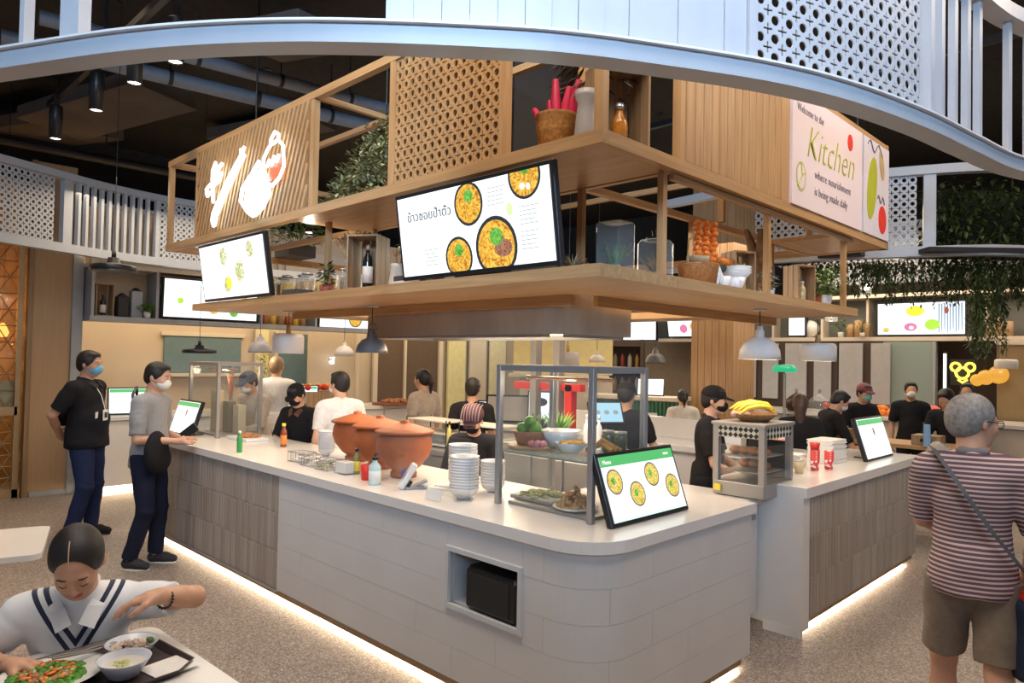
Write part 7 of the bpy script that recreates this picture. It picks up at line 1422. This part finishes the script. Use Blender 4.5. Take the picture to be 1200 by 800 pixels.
for i, x in enumerate((-2.95, -2.62, -2.05)): t = thing('wooden_box', ['brown wooden tray box at the left of the high table', 'brown wooden tray box in the middle of the high table', 'brown wooden tray box before the dark shirted man'][i], 'box', (x, 8.15, .951)); MB().box((0, 0, .05), (.26, .22, .10), bev=.003).build('box', CRATE, t); MB().box((0, -.112, .05), (.10, .006, .03)).build('handle_slot', BLACKM, t)
tag(MB().cyl((0, 0, 0), (0, 0, .22), .035, .03, n=14).build('water_bottle', mat('bottle_blue', (.25, .45, .70), .2), loc=(-2.02, 7.98, .951)), 'blue labelled water bottle at the right end of the high table', 'bottle')
# meal on the near table
ZTB = .751
ty = thing('serving_tray', 'dark brown tray with angled corners carrying the meal', 'tray', (-2.44, .66, ZTB), .12); TB = mat('tray_brown', (.045, .028, .028), .35, var=.3, scale=5)
o8 = [(-.20, -.13), (-.15, -.18), (.15, -.18), (.20, -.13), (.20, .13), (.15, .18), (-.15, .18), (-.20, .13)]; MB().prism([(x*.9, y*1.3) for x, y in o8], 0, .006).build('base', TB, ty)
b = MB(); P = [(x*.9, y*1.3) for x, y in o8]; Q = [(x*1.02, y*1.38) for x, y in o8]; b.add([(*p, .004) for p in P]+[(*q, .024) for q in Q]+[(q[0]*1.02, q[1]*1.02, .024) for q in Q]+[(p[0]*1.02, p[1]*1.02, .0) for p in P], [(i+8*k, (i+1) % 8+8*k, (i+1) % 8+8*k+8, i+8*k+8) for i in range(8) for k in range(3)]); b.build('rim', TB, ty)
ZP = ZTB+.008
pl_ = thing('salad_plate', 'white oval plate of green salad with carrot in front of the woman', 'plate', (-2.47, .56, ZP), .35); MB().lathe([(.001, 0), (.09, 0), (.13, .022), (.135, .024), (.125, .022), (.001, .010)], n=36, sx=1.0, sy=1.25).build('plate', CERAM, pl_)
for nm, m_, n_, st_x in (('lettuce', mat('salad_green', (.08, .26, .02), .5, var=.5, scale=30), 330, 1.7), ('carrot', ORANGE, 40, 2.2), ('egg_pieces', mat('cucumber_pale', (.45, .55, .25), .5), 16, 1.3), ('shredded_meat', mat('meat_brown', (.38, .16, .07), .6), 70, 1.8)):
    heap(pl_, nm, n_, .098 if nm == 'lettuce' else .07, .009 if nm != 'lettuce' else .011, .014+(.014 if nm != 'lettuce' else 0), m_, stre=st_x, flat=1.6)
MILK = mat('melamine', (.58, .62, .70), .25)
bl = thing('soup_bowl', 'white bowl of pale soup standing nearer the camera on the tray', 'bowl', (-2.36, .735, ZP)); MB().lathe([(.001, 0), (.035, 0), (.045, .008), (.073, .052), (.076, .058), (.071, .056), (.045, .014), (.001, .012)], n=32).build('bowl', MILK, bl); MB().lathe([(.001, .040), (.064, .040)], n=28).build('soup', mat('soup', (.62, .58, .50), .15), bl); heap(bl, 'soup_garnish', 14, .03, .010, .034, mat('soup_herb', (.50, .52, .22), .6))
bl = thing('rice_bowl', 'white bowl of rice with cucumber slice behind the soup bowl', 'bowl', (-2.50, .80, ZP)); MB().lathe([(.001, 0), (.035, 0), (.045, .008), (.076, .044), (.080, .048), (.075, .047), (.045, .014), (.001, .012)], n=32).build('bowl', MILK, bl); heap(bl, 'rice', 110, .062, .011, .026, mat('rice', (.68, .55, .46), .6), flat=1.1); MB().sph((.035, .045, .052), (.022, .012, .008), 10, 6).build('cucumber', mat('cucumber', (.10, .20, .04), .5), bl)
tag(MB().add([(-.07, -.06, 0), (.06, -.075, .001), (.075, .06, .004), (-.05, .075, .002), (0, 0, .014)], [(0, 1, 4), (1, 2, 4), (2, 3, 4), (3, 0, 4)]).build('napkin', PAPER, loc=(-2.34, .86, ZP), rot=(0, 0, .3)), 'crumpled white paper napkin at the corner of the tray', 'napkin')
t = thing('spoon', 'steel spoon and fork resting between plate and bowls', 'cutlery', (-2.52, .67, ZP+.03), 1.9, ); MB().tube([(-.10, 0, .03), (0, 0, .012), (.06, 0, .006)], .004, 6).sph((.085, 0, .008), (.024, .015, .005), 10, 6).build('spoon', STEEL, t); MB().tube([(-.10, .02, .03), (0, .015, .014), (.08, .02, .006)], .003, 6).build('fork', STEEL, t)
# ================================================================ people
def stripes(name, base, dark, scale):
    m, N, L, b = _new(name); b.inputs['Roughness'].default_value = .85; tc = N.new('ShaderNodeTexCoord'); s_ = N.new('ShaderNodeSeparateXYZ'); mu = N.new('ShaderNodeMath'); mu.operation = 'MULTIPLY'; mu.inputs[1].default_value = scale; fr_ = N.new('ShaderNodeMath'); fr_.operation = 'FRACT'; gt_ = N.new('ShaderNodeMath'); gt_.operation = 'GREATER_THAN'; gt_.inputs[1].default_value = .42; mx = N.new('ShaderNodeMix'); mx.data_type = 'RGBA'
    L.new(tc.outputs['Object'], s_.inputs[0]); L.new(s_.outputs['Z'], mu.inputs[0]); L.new(mu.outputs[0], fr_.inputs[0]); L.new(fr_.outputs[0], gt_.inputs[0]); L.new(gt_.outputs[0], mx.inputs[0]); mx.inputs[6].default_value = (*base, 1); mx.inputs[7].default_value = (*dark, 1); L.new(mx.outputs[2], b.inputs['Base Color']); return m
def vstripe(name, base, dark, zv, k, bands):
    """two dark bands forming a V on the front: z - k*|y| inside the bands"""
    m, N, L, b = _new(name); b.inputs['Roughness'].default_value = .8; b.inputs['Sheen Weight'].default_value = .2; tc = N.new('ShaderNodeTexCoord'); s_ = N.new('ShaderNodeSeparateXYZ'); ab = N.new('ShaderNodeMath'); ab.operation = 'ABSOLUTE'; ma = N.new('ShaderNodeMath'); ma.operation = 'MULTIPLY_ADD'; ma.inputs[1].default_value = -k
    L.new(tc.outputs['Object'], s_.inputs[0]); L.new(s_.outputs['Y'], ab.inputs[0]); L.new(ab.outputs[0], ma.inputs[0]); L.new(s_.outputs['Z'], ma.inputs[2]); last = None
    for (c, hw) in bands:
        cm = N.new('ShaderNodeMath'); cm.operation = 'COMPARE'; cm.inputs[1].default_value = zv+c; cm.inputs[2].default_value = hw; L.new(ma.outputs[0], cm.inputs[0])
        if last is None: last = cm
        else: ad = N.new('ShaderNodeMath'); ad.operation = 'MAXIMUM'; L.new(last.outputs[0], ad.inputs[0]); L.new(cm.outputs[0], ad.inputs[1]); last = ad
    fx = N.new('ShaderNodeMath'); fx.operation = 'GREATER_THAN'; fx.inputs[1].default_value = .0; L.new(s_.outputs['X'], fx.inputs[0]); mu = N.new('ShaderNodeMath'); mu.operation = 'MULTIPLY'; L.new(last.outputs[0], mu.inputs[0]); L.new(fx.outputs[0], mu.inputs[1])
    mx = N.new('ShaderNodeMix'); mx.data_type = 'RGBA'; mx.inputs[6].default_value = (*base, 1); mx.inputs[7].default_value = (*dark, 1); L.new(mu.outputs[0], mx.inputs[0]); L.new(mx.outputs[2], b.inputs['Base Color']); return m
BLK = ('black_cloth', (.014, .014, .017)); BLK2 = ('staff_black', (.018, .016, .017)); NAVY = ('navy_cloth', (.014, .018, .040)); WCL = ('white_cloth', (.72, .68, .64)); DSH = ('dark_shoe', (.02, .02, .022)); MB_ = ('black_mask', (.012, .012, .013)); MWH = ('white_mask', (.74, .73, .71)); MBL = ('blue_mask', (.14, .42, .72)); CAPB = ('black_cap', (.014, .013, .014)); GSH = ('grey_shoe', (.05, .05, .055))
WV = vstripe('white_knit', (.72, .75, .79), (.012, .02, .06), .72, 1.75, ((.0, .015), (.060, .015)))
wm = person('woman in a white polo with navy V stripes, eating at the near table', (-2.88, .755), -.34, 1.60, h=.0055, tone=.90, lean=.335, head_pitch=.42, head_yaw=-.05, head_roll=.06, sitting=True,
    armL=((.325, .380, .985), (.470, .270, 1.045)), armR=((.13, -.30, .79), (.38, -.165, .845)), dL=(-.10, -1, -.12), nL=(.1, -.2, -1), dR=(.45, .85, .05), nR=(.2, 0, -1), curlL=.42, curlR=.6, shirt_mat=WV, sleeve=.50, trousers=('denim', (.03, .04, .08)), shoes=DSH, hair='bun', face=True, lids=True, collar=mat('white_collar', (.74, .76, .78), .8), wob=.003)
t = thing('bead_bracelet', 'dark bead bracelet on the left wrist of the woman in the white polo', 'bracelet', (0, 0, 0)); wmM = Matrix.Translation((-2.88, .755, 0)) @ Matrix.Rotation(-.34, 4, 'Z')
def bracelet(t, wr, d, m_, r=.028, n=18, br=.005):
    d = Vector(d).normalized(); a = d.orthogonal().normalized(); c = d.cross(a)
    for i in range(n): q = 2*PI*i/n; MB().sph(wmM @ (Vector(wr)+(a*math.cos(q)+c*math.sin(q))*r), br, 6, 5).build('bead', m_, t)
bracelet(t, Vector((.425, .262, .957)), Vector((.13, -.10, .05)), BLACK)
t = thing('wrist_watch', 'black watch on the right wrist of the woman in the white polo', 'watch', (0, 0, 0)); bracelet(t, (.335, -.162, .775), (.24, .12, .05), BLACK, .026, 20, .006)
# standing customers on the left
person('man in black polo, jeans and blue mask, hands behind his back', (-7.53, 1.96), .80, 1.74, h=.009, tone=.80, fat=1.22, lean=-.03, head_pitch=.10, armL=((-.10, .30, 1.16), (-.20, .10, .96)), armR=((-.16, -.27, 1.14), (-.22, -.04, .93)), dL=(-.1, -1, -.3), dR=(-.1, 1, -.2), nL=(-1, 0, 0), nR=(-1, 0, 0), shirt=BLK, trousers=('jeans_blue', (.02, .03, .085)), shoes=DSH, mask=MBL, collar=mat('black_collar', (.014, .014, .017), .8), step=.03)
t = thing('badge', 'white identity badge on a lanyard against the black polo', 'badge', (-7.55, 1.95, 0), .80); MB().box((.215, -.06, 1.15), (.008, .075, .10), bev=.003).build('card', PAPER, t); MB().box((.220, -.06, 1.15), (.004, .042, .05)).build('code_window', BLACK, t); MB().tube([(.212, -.06, 1.20), (.165, -.045, 1.33), (.09, -.03, 1.43)], .004, 5).build('lanyard', PAPER, t); MB().box((.185, -.15, 1.155), (.006, .11, .055), .35).build('pocket_label', PAPER, t)
t = thing('backpack', 'small black bag on the back of the man in the black polo', 'bag', (-7.55, 1.95, 0), .80); fmesh('bag', [('el', (-.22, .04, 1.13), (.07, .12, .10), np.eye(3), ('u', .02))], .012, cloth(*BLK), t); MB().tube([(-.2, .05, 1.2), (-.16, .10, 1.36), (-.04, .12, 1.475), (.06, .12, 1.42)], .008, 6).build('strap', BLACK, t)
person('man in grey T-shirt and white mask holding a phone at the counter', (-6.20, 2.07), .72, 1.66, h=.009, tone=.95, lean=.05, head_pitch=.16, armL=((-.02, .24, 1.10), (.22, .14, 1.06)), armR=((.03, -.235, 1.09), (.31, -.10, 1.07)), dL=(1, -.3, 0), dR=(1, .2, .1), nL=(0, -1, -.2), nR=(.1, .8, -.3), shirt=('grey_tee', (.27, .27, .285)), sleeve=.70, trousers=NAVY, shoes=GSH, mask=MWH, step=.05)
t = thing('sling_bag', 'black crossbody bag resting on the stomach of the man in grey', 'bag', (-6.20, 2.07, 0), .72); fmesh('bag', [('el', (.15, -.16, .95), (.060, .14, .17), np.eye(3), ('u', .02)), ('el', (.155, -.08, .88), (.05, .12, .10), np.eye(3), ('u', .03))], .010, cloth(*BLK), t, .004); MB().tube([(.10, -.19, 1.02), (.0, -.20, 1.20), (-.08, -.12, 1.40), (-.11, -.02, 1.455), (-.15, .06, 1.30), (-.10, .17, 1.05), (.08, .12, .95)], .012, 6).build('strap', BLACK, t)
t = thing('phone', 'phone held by the man in the grey T-shirt', 'phone', (-6.20, 2.07, 0), .72); MB().box((.37, -.07, 1.11), (.075, .01, .15), bev=.004, R=Matrix.Rotation(.9, 3, 'Y')).build('body', BLACK, t); MB().box((.37, -.063, 1.113), (.062, .004, .13), R=Matrix.Rotation(.9, 3, 'Y')).build('display', PALEG, t)
# striped shirt man
ST = stripes('striped_knit', (.60, .42, .39), (.11, .075, .095), 52)
stm = person('grey haired man in striped polo and khaki shorts, seen from behind', (0, 0), 1.85, top=(-.735, 3.62, 1.63), h=.0075, tone=.92, fat=1.0, lean=.04, head_yaw=-.95, head_pitch=.10, shirt_mat=ST, sleeve=.72, trousers=('khaki', (.20, .155, .115)), shorts=True, shoes=('white_trainer', (.5, .5, .5)), hair='grey', hair_mat=mat('grey_hair', (.23, .215, .205), .55, var=.35, scale=50, bump=.25), glasses=True, collar=mat('polo_collar', (.20, .17, .18), .8), armR=((.03, -.25, 1.10), (.14, -.22, .90)), armL=((.12, .19, 1.12), (.28, .08, 1.05)), step=.20, wob=.004)
t = thing('bag_strap', 'grey crossbody strap running down the back of the striped polo to a small bag', 'bag', tuple(stm.location), 1.85); STR = mat('strap_grey', (.10, .105, .12), .8)
b = MB(); P = [(-.02, .15, 1.40), (-.125, .10, 1.33), (-.150, .03, 1.22), (-.155, -.06, 1.08), (-.14, -.15, .96), (-.05, -.205, .88)]
vs = []; 
for i, p in enumerate(P): vs += [(p[0]-.006, p[1]-.018, p[2]+.012), (p[0]-.006, p[1]+.018, p[2]-.012) ] if False else [(p[0]-.012, p[1]-.016, p[2]-.010), (p[0]-.012, p[1]+.016, p[2]+.010), (p[0]+.004, p[1]+.016, p[2]+.010), (p[0]+.004, p[1]-.016, p[2]-.010)]
b.add(vs, [(i*4+j, i*4+(j+1) % 4, i*4+4+(j+1) % 4, i*4+4+j) for i in range(len(P)-1) for j in range(4)]); b.build('strap', STR, t); MB().box((.02, -.26, .84), (.22, .07, .16), bev=.02).build('pouch', STR, t)
t = thing('shopping_bag', 'navy and red fabric bag at the right edge beside the khaki shorts', 'bag', (-.42, 3.62, .50), .6); fmesh('bag', [('bx', (0, 0, .14), (.17, .09, .16), np.eye(3), ('u', .02))], .012, cloth('navy_bag', (.02, .03, .06)), t, .006); MB().box((0, 0, .31), (.30, .16, .05), bev=.02).build('red_top', RED, t); MB().tube([(-.1, 0, .3), (-.08, 0, .48), (.08, 0, .48), (.1, 0, .3)], .010, 6).build('handle', RED, t)
# kitchen staff and others behind
CV = dict(h=.011)
person('staff member in a white mask and cap reaching inside the left glass case', (0, 0), -1.25, top=(-7.11, 3.32, 1.56), tone=.9, lean=.22, head_pitch=.15, shirt=('beige_shirt', (.48, .40, .32)), sleeve=1.0, trousers=BLK, shoes=DSH, mask=MWH, cap=('cap', ('grey_cap', (.10, .12, .18))), armL=((.22, .22, 1.08), (.42, .02, 1.04)), armR=((.24, -.22, 1.10), (.45, -.06, 1.05)), **CV)
person('fair haired person in white T-shirt seen from behind by the left stall', (0, 0), 2.45, top=(-7.93, 4.05, 1.72), tone=1.0, shirt=WCL, trousers=('jeans_blue', (.02, .03, .085)), shoes=DSH, hair='short', hair_mat=mat('fair_hair', (.26, .17, .09), .5), lean=.06, **CV)
person('staff member in black cap and black mask preparing food behind the left counter', (0, 0), -1.10, top=(-6.18, 3.36, 1.47), tone=1.0, lean=.18, head_pitch=.32, shirt=BLK2, trousers=BLK, shoes=DSH, mask=MB_, cap=('cap', CAPB), armL=((.16, .27, 1.05), (.36, .14, 1.02)), armR=((.14, -.27, 1.06), (.36, -.12, 1.03)), collar=mat('staff_collar', (.10, .04, .02), .8), **CV)
person('black haired person in a white shirt behind the clay pots', (0, 0), 2.95, top=(-5.66, 3.50, 1.60), tone=1.05, shirt=WCL, trousers=BLK, shoes=DSH, hair='short', mask=MWH, head_yaw=.35, **CV)
person('woman with black ponytail and beige top in the background below the hood', (0, 0), 3.3, top=(-6.34, 4.99, 1.61), tone=.95, shirt=('beige_top', (.40, .33, .27)), trousers=BLK, shoes=DSH, hair='tail', h=.014)
person('staff member in a striped maroon cap and black mask leaning behind the bowl stacks', (0, 0), -1.0, top=(-3.82, 3.48, 1.40), tone=1.0, lean=.24, head_pitch=.28, shirt=BLK2, trousers=BLK, shoes=DSH, mask=MB_, cap=('net', ('maroon_cap', (.07, .035, .04))), armL=((.18, .26, 1.03), (.34, .13, .98)), armR=((.18, -.26, 1.03), (.34, -.14, .98)), **CV)
person('staff member in black standing further back behind the striped cap', (0, 0), 2.2, top=(-5.22, 4.75, 1.55), tone=.8, shirt=BLK2, trousers=BLK, shoes=DSH, hair='short', h=.014)
person('staff member in black cap seen from behind through the glass case', (0, 0), 1.9, top=(-3.64, 5.13, 1.56), tone=.95, shirt=BLK2, trousers=BLK, shoes=DSH, cap=('cap', CAPB), hair='short', armR=((.05, -.27, 1.12), (.18, -.22, .98)), head_pitch=.2, **CV)
person('staff member in black cap and mask in profile left of the food warmer', (0, 0), .35, top=(-2.79, 5.12, 1.56), tone=.90, lean=.04, shirt=BLK2, trousers=BLK, shoes=DSH, mask=MB_, cap=('cap', CAPB), head_pitch=.05, armL=((.10, .22, 1.08), (.30, .12, .96)), armR=((.10, -.26, 1.08), (.32, -.16, .95)), collar=mat('black_collar', (.014, .014, .017), .8), h=.0095)
person('person with brown hair low behind the bananas', (0, 0), 2.0, top=(-2.87, 6.95, 1.46), tone=.8, shirt=BLK2, trousers=BLK, shoes=DSH, hair='long', hair_mat=mat('brown_hair', (.06, .03, .02), .5), mask=MB_, h=.014)
person('person in black T-shirt and white mask leaning over the high table', (0, 0), .75, top=(-2.83, 7.9, 1.47), tone=.95, lean=.38, head_pitch=.15, shirt=BLK2, trousers=BLK, shoes=DSH, mask=MWH, hair='short', armL=((.34, .24, 1.02), (.56, .12, 1.0)), armR=((.34, -.22, .98), (.60, -.05, 1.0)), **CV)
person('staff member in a maroon cap and green mask in the background', (0, 0), -.6, top=(-2.92, 8.93, 1.53), tone=.85, lean=.15, shirt=BLK2, trousers=BLK, shoes=DSH, mask=('green_mask', (.22, .50, .42)), cap=('cap', ('maroon_cap2', (.16, .05, .06))), armL=((.18, .22, 1.06), (.38, .08, 1.04)), h=.012)
person('dark clothed person in white mask in the background left of the yellow neon', (0, 0), -1.2, top=(-2.70, 9.95, 1.55), tone=.8, shirt=BLK, trousers=BLK, shoes=DSH, hair='short', mask=MWH, h=.015)
person('black haired man in black T-shirt at the high table beside the striped polo', (0, 0), -1.75, top=(-1.98, 8.52, 1.52), tone=.85, lean=.22, head_pitch=.3, shirt=BLK, trousers=BLK, shoes=DSH, hair='short', armL=((.22, .24, 1.04), (.38, .05, 1.0)), armR=((.22, -.24, 1.04), (.42, -.08, 1.0)), **CV)
person('person in dark clothes far back in front of the tan column', (0, 0), -1.5, top=(-2.10, 10.0, 1.56), tone=.8, shirt=BLK, trousers=BLK, shoes=DSH, hair='short', h=.015)
person('woman in a white top with black ponytail beside the wood column', (0, 0), 2.3, top=(-4.78, 7.95, 1.40), tone=.95, shirt=WCL, trousers=BLK, shoes=DSH, hair='tail', h=.015)
